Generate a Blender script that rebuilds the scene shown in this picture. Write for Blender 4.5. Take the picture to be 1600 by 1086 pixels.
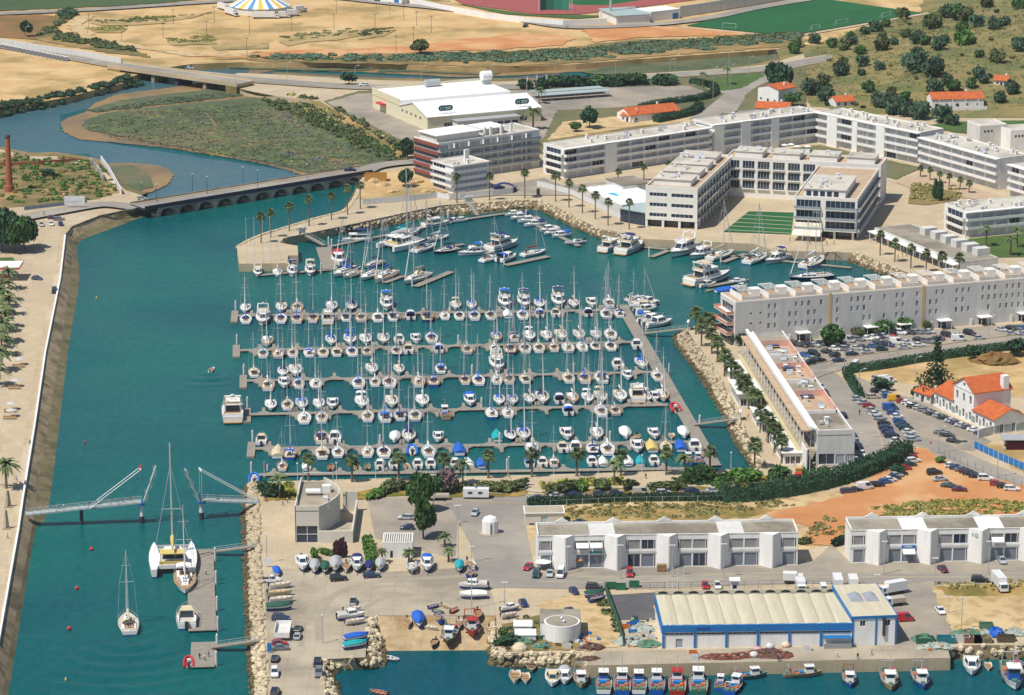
import bpy,math,random
from mathutils import Vector,Matrix
from mathutils.geometry import tessellate_polygon
sin,cos,pi,R=math.sin,math.cos,math.pi,math.radians
RND=random.Random(11)
U=RND.uniform
for o in list(bpy.data.objects): bpy.data.objects.remove(o)
SC=bpy.context.scene
COL=SC.collection
# ---------------- camera ----------------
F,HC=5000.0,276.0  # focal length in photo pixels, camera height in metres
TILT=math.atan(1343.0/F); cT,sT=cos(TILT),sin(TILT)
cam=bpy.data.cameras.new('camera'); cam.sensor_width=36.0; cam.lens=36.0*F/1600.0
cam.clip_start=5.0; cam.clip_end=60000.0
co=bpy.data.objects.new('camera',cam); COL.objects.link(co)
co.location=(0,0,HC); co.rotation_euler=(pi/2-TILT,0,0); SC.camera=co
# ---------------- world, sun, exposure ----------------
SUN_EL,SUN_AZ=R(60),math.atan2(-0.81,-0.585)  # azimuth measured clockwise from +Y, sun is behind and to the left
W=bpy.data.worlds.new('World'); SC.world=W; W.use_nodes=True
nt=W.node_tree; nt.nodes.clear()
sky=nt.nodes.new('ShaderNodeTexSky'); sky.sky_type='NISHITA'; sky.sun_disc=False
sky.sun_elevation=SUN_EL; sky.sun_rotation=SUN_AZ; sky.air_density=1.0; sky.dust_density=0.6; sky.ozone_density=1.0
bg=nt.nodes.new('ShaderNodeBackground'); bg.inputs['Strength'].default_value=0.085
wo=nt.nodes.new('ShaderNodeOutputWorld')
nt.links.new(sky.outputs[0],bg.inputs[0]); nt.links.new(bg.outputs[0],wo.inputs[0])
sl=bpy.data.lights.new('sun','SUN'); sl.energy=4.6; sl.angle=R(0.53); sl.color=(1.0,0.945,0.86)
so=bpy.data.objects.new('sun',sl); COL.objects.link(so); so.location=(-300,300,500)
sdir=Vector((sin(SUN_AZ)*cos(SUN_EL),cos(SUN_AZ)*cos(SUN_EL),sin(SUN_EL)))
so.rotation_euler=sdir.to_track_quat('Z','Y').to_euler()
vs=SC.view_settings; vs.view_transform='Standard'; vs.look='None'; vs.gamma=1.0; vs.use_curve_mapping=False
vs.exposure=0.15
# ---------------- picture point -> place on the ground ----------------
def P(x,y,z=3.0):
    u=(x-800)/F; v=(543-y)/F
    t=(z-HC)/(-sT+v*cT)
    return Vector((u*t,(cT+v*sT)*t,z))
def ZT(b,y):  # height of the point straight above b that shows at row y
    v=(543-y)/F
    return HC+b.y*(-sT+v*cT)/(cT+v*sT)
def PP(pts,z=3.0): return [P(x,y,z) for x,y in pts]
# ---------------- mesh builder ----------------
class MB:
    def __init__(s): s.v=[]; s.f=[]; s.m=[]; s.k=0
    def face(s,*pts):
        n=len(s.v); s.v+=[tuple(p) for p in pts]; s.f.append(tuple(range(n,n+len(pts)))); s.m.append(s.k); return s
    def add(s,vs_,fs):
        n=len(s.v); s.v+=[tuple(p) for p in vs_]
        for f in fs: s.f.append(tuple(i+n for i in f)); s.m.append(s.k)
        return s
    def box(s,x0,y0,z0,x1,y1,z1,M=None):
        vs_=[Vector((x,y,z)) for z in (z0,z1) for x,y in ((x0,y0),(x1,y0),(x1,y1),(x0,y1))]
        if M is not None: vs_=[M @ p for p in vs_]
        return s.add(vs_,[(3,2,1,0),(4,5,6,7),(0,1,5,4),(1,2,6,5),(2,3,7,6),(3,0,4,7)])
    def bar(s,p,q,w,h):  # box section from p to q (centre of underside)
        p=Vector(p); q=Vector(q); d=q-p; n=Vector((-d.y,d.x,0))
        n=n.normalized()*w/2 if n.length>1e-6 else Vector((w/2,0,0)); up=Vector((0,0,h))
        a=[p-n,p+n,q+n,q-n]
        return s.add(a+[x+up for x in a],[(0,1,2,3),(7,6,5,4),(0,4,5,1),(1,5,6,2),(2,6,7,3),(3,7,4,0)])
    def prism(s,pts,z0,z1,top=True,bottom=False):
        pts=[(p[0],p[1]) for p in pts]
        if sum(pts[i-1][0]*pts[i][1]-pts[i][0]*pts[i-1][1] for i in range(len(pts)))<0: pts=pts[::-1]
        n=len(pts); b=len(s.v)
        s.v+=[(x,y,z0) for x,y in pts]+[(x,y,z1) for x,y in pts]
        for i in range(n):
            j=(i+1)%n; s.f.append((b+i,b+j,b+n+j,b+n+i)); s.m.append(s.k)
        if top or bottom:
            for t in tessellate_polygon([[Vector((x,y,0)) for x,y in pts]]):
                a,c,d=(Vector(pts[i]) for i in t)
                if (c-a).cross(d-a)<0: t=(t[0],t[2],t[1])
                if top: s.f.append(tuple(b+n+i for i in t)); s.m.append(s.k)
                if bottom: s.f.append(tuple(b+i for i in reversed(t))); s.m.append(s.k)
        return s
    def tube(s,p,q,r,r2=None,n=6,caps=True):
        p=Vector(p); q=Vector(q); r2=r if r2 is None else r2
        d=(q-p).normalized(); a=d.orthogonal().normalized(); c=d.cross(a)
        A=[p+(a*cos(2*pi*i/n)+c*sin(2*pi*i/n))*r for i in range(n)]
        B=[q+(a*cos(2*pi*i/n)+c*sin(2*pi*i/n))*r2 for i in range(n)]
        fs=[(i,(i+1)%n,n+(i+1)%n,n+i) for i in range(n)]
        if caps: fs+=[tuple(range(n,2*n)),tuple(reversed(range(n)))]
        return s.add(A+B,fs)
    def path(s,pts,r,n=5,r2=None):
        for i in range(len(pts)-1):
            t0=i/(len(pts)-1); t1=(i+1)/(len(pts)-1)
            ra=r if r2 is None else r+(r2-r)*t0; rb=r if r2 is None else r+(r2-r)*t1
            s.tube(pts[i],pts[i+1],ra,rb,n)
        return s
    def loft(s,rings,closed=True,cap0=True,cap1=True):
        n=len(rings[0]); b=len(s.v)
        for r_ in rings: s.v+=[tuple(p) for p in r_]
        for k in range(len(rings)-1):
            for i in range(n if closed else n-1):
                j=(i+1)%n
                s.f.append((b+k*n+i,b+k*n+j,b+(k+1)*n+j,b+(k+1)*n+i)); s.m.append(s.k)
        if cap0: s.f.append(tuple(b+i for i in reversed(range(n)))); s.m.append(s.k)
        if cap1: s.f.append(tuple(b+(len(rings)-1)*n+i for i in range(n))); s.m.append(s.k)
        return s
    def lathe(s,prof,n=10,c=(0,0,0),sx=1,sy=1):
        return s.loft([[(c[0]+r*cos(2*pi*i/n)*sx,c[1]+r*sin(2*pi*i/n)*sy,c[2]+z) for i in range(n)] for r,z in prof])
    def mesh(s,name,mats,smooth=False):
        me=bpy.data.meshes.new(name); me.from_pydata(s.v,[],s.f)
        for m in (mats if isinstance(mats,(list,tuple)) else [mats]): me.materials.append(m)
        if any(s.m): me.polygons.foreach_set('material_index',s.m)
        if smooth: me.polygons.foreach_set('use_smooth',[True]*len(s.f))
        me.update(); return me
    def build(s,name,mats,parent=None,loc=None,rz=0,smooth=False):
        return put(name,s.mesh(name,mats,smooth),parent,loc,rz)
def put(name,me,parent=None,loc=None,rz=0,sc=None):
    o=bpy.data.objects.new(name,me); COL.objects.link(o)
    if parent is not None: o.parent=parent
    if loc is not None: o.location=loc
    if rz: o.rotation_euler=(0,0,rz)
    if sc is not None: o.scale=sc if isinstance(sc,(tuple,list)) else (sc,sc,sc)
    return o
SEEN={}
def tag(o,label,cat,group=None):
    k=label
    if not group and k in SEEN: print('DUPLABEL',label)
    SEEN[k]=1
    o['label']=label; o['category']=cat
    if group: o['group']=group
    return o
def thing(name,label,cat,loc=(0,0,0),rz=0,group=None,sc=None):
    return tag(put(name,None,None,loc,rz,sc),label,cat,group)
def struct(o): o['kind']='structure'; return o
def stuff(o): o['kind']='stuff'; return o
MC={}
def cmesh(key,fn,mat,smooth=False):  # shared mesh data: one shape per key, one copy per material
    mm=mat if isinstance(mat,(list,tuple)) else [mat]
    k=(key,tuple(m.name for m in mm))
    if k not in MC:
        if key not in MC: MC[key]=fn()
        MC[k]=MC[key].mesh(str(key),mm,smooth)
    return MC[k]
ORD='first second third fourth fifth sixth seventh eighth ninth tenth eleventh twelfth thirteenth fourteenth fifteenth sixteenth seventeenth eighteenth nineteenth twentieth'.split()
ORD+=['twenty-'+w for w in ORD[:9]]+['thirtieth']+['thirty-'+w for w in ORD[:9]]+['fortieth']+['forty-'+w for w in ORD[:9]]+['fiftieth']+['fifty-'+w for w in ORD[:9]]+['sixtieth']+['sixty-'+w for w in ORD[:9]]
def row_word(i,n):  # place in a row, counted from the nearer end
    if n==1: return 'the only one'
    if i==0: return 'leftmost'
    if i==n-1: return 'rightmost'
    return ORD[i]+' from left' if i<n-i else ORD[n-1-i]+' from right'
# ---------------- materials ----------------
def lin(c): return tuple(((x/255)/12.92 if x/255<=0.04045 else ((x/255+0.055)/1.055)**2.4) for x in c)
def O(r,g,b,k=1.45): return tuple(min(0.86,x/k) for x in lin((r,g,b)))  # base colour of a level surface that shows as r,g,b in the sun
MATS={}
def mat(name,c,rough=0.7,c2=None,scale=1.0,detail=4.0,metal=0.0,bump=0.0,spec=0.4,c3=None,scale2=None,jit=0.0,lo=0.35,hi=0.65,bscale=None,stretch=None,slab=None,emit=None,coat=0):
    if name in MATS: return MATS[name]
    m=bpy.data.materials.new(name); m.use_nodes=True; MATS[name]=m
    n=m.node_tree; b=n.nodes['Principled BSDF']; L=n.links.new
    b.inputs['Roughness'].default_value=rough; b.inputs['Metallic'].default_value=metal
    b.inputs['Specular IOR Level'].default_value=spec
    if coat: b.inputs['Coat Weight'].default_value=coat
    c=tuple(c)+(1,)
    tc=n.nodes.new('ShaderNodeTexCoord'); src=tc.outputs['Object']
    if stretch:
        mp=n.nodes.new('ShaderNodeMapping'); mp.inputs['Scale'].default_value=stretch; L(src,mp.inputs[0]); src=mp.outputs[0]
    def noise(s,d=detail):
        t=n.nodes.new('ShaderNodeTexNoise'); t.inputs['Scale'].default_value=s; t.inputs['Detail'].default_value=d
        t.inputs['Roughness'].default_value=0.65; L(src,t.inputs['Vector']); return t
    def mix(f,A,B,blend='MIX',lo_=0.35,hi_=0.65):
        mr=n.nodes.new('ShaderNodeMapRange'); mr.inputs[1].default_value=lo_; mr.inputs[2].default_value=hi_; L(f,mr.inputs[0])
        x=n.nodes.new('ShaderNodeMix'); x.data_type='RGBA'; x.blend_type=blend; L(mr.outputs[0],x.inputs[0])
        for i,q in ((6,A),(7,B)):
            if isinstance(q,tuple): x.inputs[i].default_value=q
            else: L(q,x.inputs[i])
        return x.outputs[2]
    out=None
    if c2 is None: c2=tuple(x*0.84 for x in c[:3])
    out=mix(noise(scale).outputs[0],c,tuple(c2)+(1,),'MIX',lo,hi)
    if c3 is not None: out=mix(noise(scale2 or scale*0.2).outputs[0],out,tuple(c3)+(1,),'MIX',0.48,0.62)
    if slab:
        bt=n.nodes.new('ShaderNodeTexBrick'); L(tc.outputs['Object'],bt.inputs['Vector']); bt.inputs['Scale'].default_value=1.0; bt.inputs['Mortar Size'].default_value=slab[2]; bt.inputs['Brick Width'].default_value=slab[0]; bt.inputs['Row Height'].default_value=slab[1]; bt.offset=0.0 if len(slab)>3 else .5
        bt.inputs['Color1'].default_value=(1,1,1,1); bt.inputs['Color2'].default_value=(.975,.975,.97,1); bt.inputs['Mortar'].default_value=(.88,.87,.85,1)
        x=n.nodes.new('ShaderNodeMix'); x.data_type='RGBA'; x.blend_type='MULTIPLY'; x.inputs[0].default_value=1; L(out,x.inputs[6]); L(bt.outputs[0],x.inputs[7]); out=x.outputs[2]
    if jit:
        oi=n.nodes.new('ShaderNodeObjectInfo'); hs=n.nodes.new('ShaderNodeHueSaturation'); mr=n.nodes.new('ShaderNodeMapRange')
        mr.inputs[3].default_value=1-jit; mr.inputs[4].default_value=1+jit; L(oi.outputs['Random'],mr.inputs[0]); L(mr.outputs[0],hs.inputs['Value']); L(out,hs.inputs['Color']); out=hs.outputs[0]
    L(out,b.inputs['Base Color'])
    if bump:
        bp=n.nodes.new('ShaderNodeBump'); bp.inputs['Strength'].default_value=bump; bp.inputs['Distance'].default_value=0.3
        L(noise(bscale or scale*4,3).outputs[0],bp.inputs['Height']); L(bp.outputs[0],b.inputs['Normal'])
    if emit:
        b.inputs['Emission Color'].default_value=tuple(emit)+(1,); b.inputs['Emission Strength'].default_value=1
    return m
# ground
M_PAVE=mat('pale_paving',O(222,203,170),0.85,O(205,186,154),0.12,c3=O(206,188,158),scale2=0.05,slab=(3.2,3.2,.12))
M_PAVE2=mat('promenade_paving',O(214,193,160),0.85,O(196,176,146),0.3,c3=O(222,205,178),scale2=0.04,slab=(2.4,2.4,.1))
M_CONC=mat('worn_concrete',O(205,192,168),0.85,O(182,170,148),0.09,10,c3=O(164,153,136),scale2=0.04,slab=(6,6,.14,1))
M_CONCW=mat('quay_concrete',O(196,184,158),0.85,O(150,138,112),0.25,8,c3=O(120,112,92),scale2=0.5)
M_ASPH=mat('sun_bleached_asphalt',O(170,163,152),0.85,O(152,146,138),0.1,8,c3=O(182,174,160),scale2=0.03)
M_ASPH2=mat('dark_asphalt',O(112,110,112),0.85,O(96,95,98),0.2,8)
M_ASPH3=mat('car_park_asphalt',O(188,176,156),0.85,O(166,156,142),0.08,8,c3=O(150,143,134),scale2=0.03)
M_SAND=mat('sandy_ground',O(234,202,148),0.95,O(216,176,118),0.05,12,c3=O(176,150,96),scale2=0.03)
M_SAND2=mat('pale_sand',O(232,206,158),0.95,O(214,184,136),0.05,10,c3=O(188,160,112),scale2=0.25)
M_ORANGE=mat('orange_earth',O(222,160,104),0.95,O(206,138,84),0.05,10,c3=O(232,186,134),scale2=0.03)
M_DRY=mat('dry_grass',O(172,142,76),0.95,O(206,172,112),0.11,10,c3=O(122,114,50),scale2=0.07,stretch=(1,0.45,1))
M_DRYF=mat('thin_field_grass',O(206,178,124),0.95,O(176,152,98),0.08,12,c3=O(150,138,86),scale2=0.1)
M_SCRUB=mat('scrub_ground',O(150,132,82),0.95,O(112,108,62),0.09,10,c3=O(186,152,100),scale2=0.03)
M_HILL=mat('hill_grass',O(160,142,92),0.95,O(128,126,76),0.06,12,c3=O(112,120,72),scale2=0.03)
M_MARSH=mat('marsh_grass',O(104,116,82),0.95,O(80,96,68),0.06,10,c3=O(124,118,90),scale2=0.025)
M_MUD=mat('tidal_mud',O(170,140,94),0.6,O(150,124,88),0.05,8,c3=O(128,112,86),scale2=0.02)
M_GRASS=mat('green_grass',O(88,118,52),0.95,O(72,100,46),0.1,8)
M_VERGE=mat('dull_green_ground',O(112,116,78),0.95,O(134,126,90),0.06,10,c3=O(92,104,66),scale2=0.03)
M_TURF=mat('sports_turf',O(26,98,52),0.95,O(32,108,58),0.03,4)
M_TRACK=mat('red_running_track',O(182,96,92),0.9,O(170,90,86),0.1,4)
M_ROCKB=mat('rubble_bed',O(150,132,102),0.95,O(110,98,76),0.8,6)
M_ROCK=mat('pale_armour_stone',O(234,218,186),0.9,O(208,190,156),0.7,4,jit=0.22)
M_ROCKD=mat('wet_armour_stone',O(122,108,74),0.8,O(92,84,54),0.7,4,jit=0.2)
M_LINE=mat('white_road_paint',(0.7,0.7,0.68),0.8,(0.5,0.5,0.48),0.8)
# buildings
M_WHITE=mat('white_render',(0.80,0.79,0.77),0.75,(0.69,0.68,0.65),0.5,8,stretch=(1,1,.22))
M_GREYW=mat('pale_grey_render',(0.62,0.61,0.59),0.75,(0.52,0.51,0.48),0.5,8,stretch=(1,1,.2))
M_CREAM=mat('cream_render',(0.76,0.74,0.69),0.8,(0.69,0.67,0.62),0.25,6)
M_ROOF=mat('flat_roof_gravel',O(234,228,214),0.9,O(212,205,190),0.25,8,c3=O(196,188,174),scale2=0.07)
M_ROOFT=mat('terracotta_terrace',O(214,190,160),0.9,O(196,168,138),0.3,6)
M_ROOFG=mat('grey_roof_felt',O(178,170,152),0.9,O(160,152,136),0.2,8,c3=O(140,132,116),scale2=0.05)
M_TILE=mat('orange_roof_tile',O(222,120,66),0.85,O(196,96,52),0.5,8,bump=0.2,bscale=3)
M_GLASS=mat('window_glass',(0.02,0.035,0.06),0.08,(0.03,0.05,0.08),0.3,spec=0.6)
M_SHUT=mat('grey_shutter',(0.34,0.36,0.40),0.6,(0.29,0.31,0.35),0.4,stretch=(1,1,14))
M_FRAME=mat('white_frame',(0.74,0.74,0.73),0.5)
M_BRICK=mat('brown_red_cladding',(0.24,0.075,0.05),0.7,(0.20,0.06,0.04),0.6)
M_DARK=mat('dark_interior',(0.02,0.022,0.03),0.8)
M_BALU=mat('balcony_glass',(0.30,0.34,0.36),0.15,(0.26,0.30,0.33),0.4,spec=0.6)
M_BLUE=mat('blue_paint',(0.012,0.18,0.47),0.5,(0.02,0.14,0.38),0.8,8)
M_STEEL=mat('galvanised_steel',(0.50,0.52,0.53),0.45,(0.42,0.44,0.45),1.0,metal=0.3)
M_DKMET=mat('dark_metal',(0.05,0.05,0.06),0.5)
M_WOOD=mat('grey_decking',O(172,164,150),0.85,O(150,142,130),0.5,4,stretch=(3,1,1))
M_BRK=mat('red_brick',(0.36,0.11,0.06),0.85,(0.28,0.09,0.05),1.2,6)
# ======================= GROUND AND WATER =======================
def poly(name,pts,m,z,jitter=0,kind='structure'):
    w=[Vector((p[0],p[1],0)) for p in pts]
    if jitter:
        q=[]
        for i in range(len(w)):
            a,b=w[i],w[(i+1)%len(w)]; k=max(1,int((b-a).length/(jitter*2.5)))
            k=min(k,60); d=(b-a).normalized(); nn=Vector((-d.y,d.x,0))
            for j in range(k): q.append(a+(b-a)*(j/k)+nn*U(-jitter,jitter)*(0 if j==0 else 1))
        w=q
    mb=MB(); mb.v=[(p.x,p.y,z) for p in w]
    for t in tessellate_polygon([w]):
        a,b,c=(w[i] for i in t)
        if (b-a).cross(c-a).z<0: t=(t[0],t[2],t[1])
        mb.f.append(tuple(t)); mb.m.append(0)
    o=mb.build(name,m)
    if kind: o['kind']=kind
    return o
LZ=[3.0]
SHEETS=[]
def sheet(name,px,m,jitter=0,z0=None):
    LZ[0]+=0.004
    z=LZ[0] if z0 is None else z0
    SHEETS.append((PP(px,z),z))
    return poly(name,PP(px,z),m,z,jitter)
def smooth_line(pts,n=6):
    r=[]
    for i in range(len(pts)-1):
        p0=pts[max(0,i-1)]; p1=pts[i]; p2=pts[i+1]; p3=pts[min(len(pts)-1,i+2)]
        for k in range(n):
            t=k/n
            r.append(0.5*((2*p1)+(-p0+p2)*t+(2*p0-5*p1+4*p2-p3)*t*t+(-p0+3*p1-3*p2+p3)*t**3))
    return r+[pts[-1]]
def offs(w,d):
    r=[]
    for i in range(len(w)):
        t=(w[min(i+1,len(w)-1)]-w[max(i-1,0)]); t.z=0; t.normalize()
        r.append(w[i]+Vector((-t.y,t.x,0))*d)
    return r
def ribbon(name,px,width,m,sm=True,world=None,z=None,kind='structure'):
    if z is None: LZ[0]+=0.004; z=LZ[0]
    w=world or PP(px,z)
    if sm: w=smooth_line(w)
    a,b=offs(w,width/2),offs(w,-width/2); mb=MB()
    for i in range(len(w)-1):
        mb.face((b[i].x,b[i].y,z),(b[i+1].x,b[i+1].y,z),(a[i+1].x,a[i+1].y,z),(a[i].x,a[i].y,z))
    SHEETS.append((a+b[::-1],z))
    o=mb.build(name,m)
    if kind: o['kind']=kind
    return o,w
def inside(p,w):
    c=False; j=len(w)-1
    for i in range(len(w)):
        if (w[i].y>p.y)!=(w[j].y>p.y) and p.x<(w[j].x-w[i].x)*(p.y-w[i].y)/(w[j].y-w[i].y)+w[i].x: c=not c
        j=i
    return c
def G(x,y):  # the ground surface that shows at picture point x, y
    z=3.0
    for w,zz in SHEETS:
        if zz>z and inside(P(x,y,zz),w): z=zz
    return P(x,y,z+.004)
def land(name,w,z,m,zb=-1.5):
    mb=MB(); mb.prism(w,zb,z); o=mb.build(name,m); return struct(o)
# --- water ---
def water_mat(name='teal_water',ca=(0.0012,0.092,0.110,1),cb=(0.003,0.135,0.122,1)):
    m=bpy.data.materials.new(name); m.use_nodes=True; n=m.node_tree; b=n.nodes['Principled BSDF']; L=n.links.new
    tc=n.nodes.new('ShaderNodeTexCoord')
    def noise(s,d,st=(1,1,1)):
        mp=n.nodes.new('ShaderNodeMapping'); mp.inputs['Scale'].default_value=st; L(tc.outputs['Object'],mp.inputs[0])
        t=n.nodes.new('ShaderNodeTexNoise'); t.inputs['Scale'].default_value=s; t.inputs['Detail'].default_value=d; L(mp.outputs[0],t.inputs['Vector']); return t.outputs[0]
    x=n.nodes.new('ShaderNodeMix'); x.data_type='RGBA'; x.inputs[6].default_value=ca; x.inputs[7].default_value=cb
    mr=n.nodes.new('ShaderNodeMapRange'); mr.inputs[1].default_value=0.35; mr.inputs[2].default_value=0.65
    L(noise(0.012,5),mr.inputs[0]); L(mr.outputs[0],x.inputs[0])
    y=n.nodes.new('ShaderNodeMix'); y.data_type='RGBA'; y.blend_type='MULTIPLY'; y.inputs[0].default_value=0.5
    L(x.outputs[2],y.inputs[6]); L(noise(0.5,3,(1,0.5,1)),y.inputs[7]); L(y.outputs[2],b.inputs['Base Color'])
    rr_=n.nodes.new('ShaderNodeMapRange'); rr_.inputs[1].default_value=.38; rr_.inputs[2].default_value=.62; rr_.inputs[3].default_value=.04; rr_.inputs[4].default_value=.24; L(noise(0.03,4,(.5,1,1)),rr_.inputs[0]); L(rr_.outputs[0],b.inputs['Roughness']); b.inputs['IOR'].default_value=1.33; b.inputs['Specular IOR Level'].default_value=0.12
    bp=n.nodes.new('ShaderNodeBump'); bp.inputs['Strength'].default_value=0.42; bp.inputs['Distance'].default_value=0.25
    ad=n.nodes.new('ShaderNodeMath'); ad.operation='ADD'; L(noise(0.55,4,(0.6,1,1)),ad.inputs[0]); L(noise(2.2,2),ad.inputs[1])
    L(ad.outputs[0],bp.inputs['Height']); L(bp.outputs[0],b.inputs['Normal'])
    return m
M_WATER=water_mat()
M_RIVER=water_mat('silty_river_water',(0.055,0.150,0.195,1),(0.075,0.155,0.175,1)); M_CREEK=water_mat('muddy_creek_water',(0.085,0.13,0.15,1),(0.11,0.125,0.12,1)); M_HARB=water_mat('deep_harbour_water',(0.0015,0.085,0.118,1),(0.002,0.105,0.122,1))
mb=MB(); mb.face((-6000,300,0),(6000,300,0),(6000,3000,0),(-6000,3000,0)); struct(mb.build('water',M_WATER))
mb=MB(); mb.face((-30000,-20000,-4),(30000,-20000,-4),(30000,40000,-4),(-30000,40000,-4)); struct(mb.build('ground',M_SCRUB))
FAR=[(2600,-620),(-1000,-620)]
WEST=[(-30,1200),(0,1010),(32,829),(39,780),(74,552),(97,438),(105,370),(115,357),(157,340),(214,324),(236,318),(222,305),(196,297),(170,274),(150,254),(87,244),(45,244),(0,233),(-900,225),(-900,1200)]
land('west_bank',PP(WEST),3.0,M_PAVE2)
NORTH=[(-900,190),(0,172),(60,160),(105,152),(150,140),(192,130),(205,120),(240,108),(300,100),(380,97),(430,98),(520,97),(640,101),(700,104),(760,106),(900,100),(1000,92),(1100,85),(1200,78),(1262,70),(2600,30)]
nb=PP(NORTH); far=[Vector((16000,30000,3)),Vector((-16000,30000,3))]
land('north_plain',nb+far,2.99,M_SAND)
MAIN=[(405,800),(408,880),(414,1010),(419,1090),(424,1200),(512,1200),(509,1088),(506,1030),(571,1027),(574,978),(590,962),(775,962),(778,1020),(908,1020),(914,1041),(1485,1029),(1480,1008),(1720,1008),(2600,1008),
        (2600,40),(1255,84),(1200,100),(1100,112),(1000,118),(900,125),(800,127),(700,128),(560,124),(430,116),(372,114),(345,124),(372,138),(430,150),(500,158),(560,190),(630,232),(640,250),(590,264),(570,276),(562,300),(554,315),(550,322),(539,331),(501,340),(454,354),(404,370),(370,385),(374,412),(449,411),(450,399),(466,399),(465,384),(436,379),(445,371.6),(482,364),(557,349),(640,331),(670,326),(692,321),(730,318),(790,314),(844,311.5),(860,319),(884,331),(940,359),(953,360),(1001,369),(1001,373),(1180,381),(1206,391),(1335,395),(1343,396),(1416,425),(1500,455),(1480,478),(1128,506),(1075,517),(1092,545),(1120,581),(1150,641),(1155,656),(1198,728),(1170,733),(1130,733),(870,741),(600,747),(396,753),(402,772)]
land('mainland',PP(MAIN),3.0,M_PAVE)
# marsh, mud banks and creek beds between the roads
def lowland(name,px,z,m,j=0.6): return poly(name,PP(px,z),m,z,j)
lowland('river_water',[(-900,170),(60,158),(210,118),(420,92),(420,120),(350,132),(262,136),(94,180),(94,205),(180,226),(420,262),(500,272),(575,262),(570,276),(400,299),(245,322),(215,322),(140,240),(-900,250)],0.006,M_RIVER,0)
lowland('harbour_water',[(510,1100),(525,1056),(600,1046),(604,1022),(770,1022),(790,1050),(918,1050),(1480,1044),(1490,1036),(2000,1034),(2000,1400),(510,1400)],0.006,M_HARB,0)
lowland('mud_bank',[(94,192),(100,207),(126,218),(184,223),(276,233),(345,244),(420,258),(475,274),(560,275),(680,262),(660,225),(500,140),(345,125),(262,137),(184,147),(150,160),(131,176),(105,184)],0.25,M_MUD)
lowland('salt_marsh',[(126,195),(132,200),(147,205),(180,211),(223,218),(276,228),(341,239),(420,254),(479,269),(531,265),(560,272),(660,268),(650,225),(500,152),(420,150),(330,158),(230,168),(160,178),(132,188)],0.5,M_MARSH,1.2)
lowland('salt_marsh',[(133,172),(160,165),(184,157),(236,150),(341,137),(372,140),(385,147),(300,158),(220,166),(150,175)],0.55,M_MARSH,1.0)
for pts in ([(440,178),(452,177),(461,190),(474,200),(466,203),(452,196)],[(548,218),(560,212),(574,220),(566,232),(552,228)],[(434,238),(456,234),(476,244),(520,247),(560,252),(572,260),(530,258),(480,252)]):
    lowland('marsh_pool',pts,0.56,M_MUD,0.8)
for pts in ([(437,238),(452,236),(474,246),(510,247),(506,252),(478,250)],[(445,180),(452,179),(460,192),(466,199),(458,197)]):
    lowland('pool_water',pts,0.6,M_CREEK,0.6)
lowland('mud_bank',[(385,118),(430,110),(560,112),(720,121),(800,118),(900,112),(1000,102),(1100,94),(1250,80),(1300,60),(1240,60),(1000,80),(700,95),(400,88)],0.2,M_MUD)
lowland('salt_marsh',[(330,104),(400,108),(500,110),(570,110),(600,105),(590,112),(650,112),(760,117),(800,110),(830,104),(900,92),(1000,84),(1250,66),(1100,74),(760,96),(520,90),(340,92)],0.5,M_MARSH,1.0)
lowland('salt_marsh',[(905,112),(950,104),(1000,98),(1100,92),(1200,86),(1262,76),(1262,90),(1200,103),(1100,110),(1010,116),(930,116)],0.5,M_MARSH,1.0)
lowland('creek_water',[(420,112),(560,116),(700,123),(800,121),(872,114),(880,122),(800,132),(700,134),(560,130),(430,121)],0.34,M_CREEK,0.5)
lowland('mud_bank',[(160,256),(200,254),(245,258),(266,265),(272,274),(262,288),(238,300),(206,302),(170,280)],0.3,M_MUD,0.6)
lowland('salt_marsh',[(165,262),(205,258),(232,272),(240,292),(215,298),(190,292)],0.5,M_MARSH,0.8)
# sloping banks
def slope(name,top,bot,m,zt=3.02,zb=-0.3,n=4):
    a=smooth_line(PP(top,zt),n); b=smooth_line(PP(bot,zb),n); mb=MB(); K=5
    for i in range(len(a)-1):
        for k in range(K):
            t0,t1=k/K,(k+1)/K
            mb.face(a[i].lerp(b[i],t1),a[i+1].lerp(b[i+1],t1),a[i+1].lerp(b[i+1],t0),a[i].lerp(b[i],t0))
    o=struct(mb.build(name,m)); return a,b
M_REV=mat('sea_wall_concrete',O(188,166,132),0.85,O(150,132,104),0.3,6,c3=O(112,102,74),scale2=0.12)
M_ALG=mat('weedy_ledge',O(140,128,92),0.8,O(112,104,72),0.3,8,c3=O(92,90,60),scale2=0.1)
wt=[(-12,1090),(0,1010),(32,829),(39,780),(74,552),(97,438),(105,370),(115,357),(157,340),(214,324)]
wm=[(3,1090),(16,1010),(49,829),(56,780),(93,552),(110,438),(114,384),(125,367),(165,349),(220,331)]
wb=[(14,1090),(27,1010),(57,829),(80,790),(108,552),(126,438),(121,390),(132,375),(172,360),(228,338)]
slope('sea_wall_slope',wt,wm,M_REV,3.02,0.9)
slope('weedy_ledge',wm,wb,M_ALG,0.9,-0.15)
slope('embankment',[(340,124),(372,138),(430,150),(500,158),(560,190),(630,232),(640,250),(590,264)],[(332,136),(372,146),(430,158),(492,170),(545,200),(612,240),(612,256),(575,268)],M_SCRUB,3.01,0.3)
slope('embankment',[(2,172),(60,160),(105,152),(150,140),(192,130),(205,120)],[(2,178),(62,166),(108,158),(152,146),(196,135),(212,128)],M_SCRUB,3.0,-0.2)
slope('embankment',[(1255,84),(1200,100),(1100,112),(1000,118),(900,125),(800,127),(700,128),(560,124),(430,116)],[(1255,80),(1200,96),(1100,108),(1000,114),(900,120),(800,122),(700,123),(560,120),(430,112)],M_SCRUB,3.01,0.1)
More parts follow.
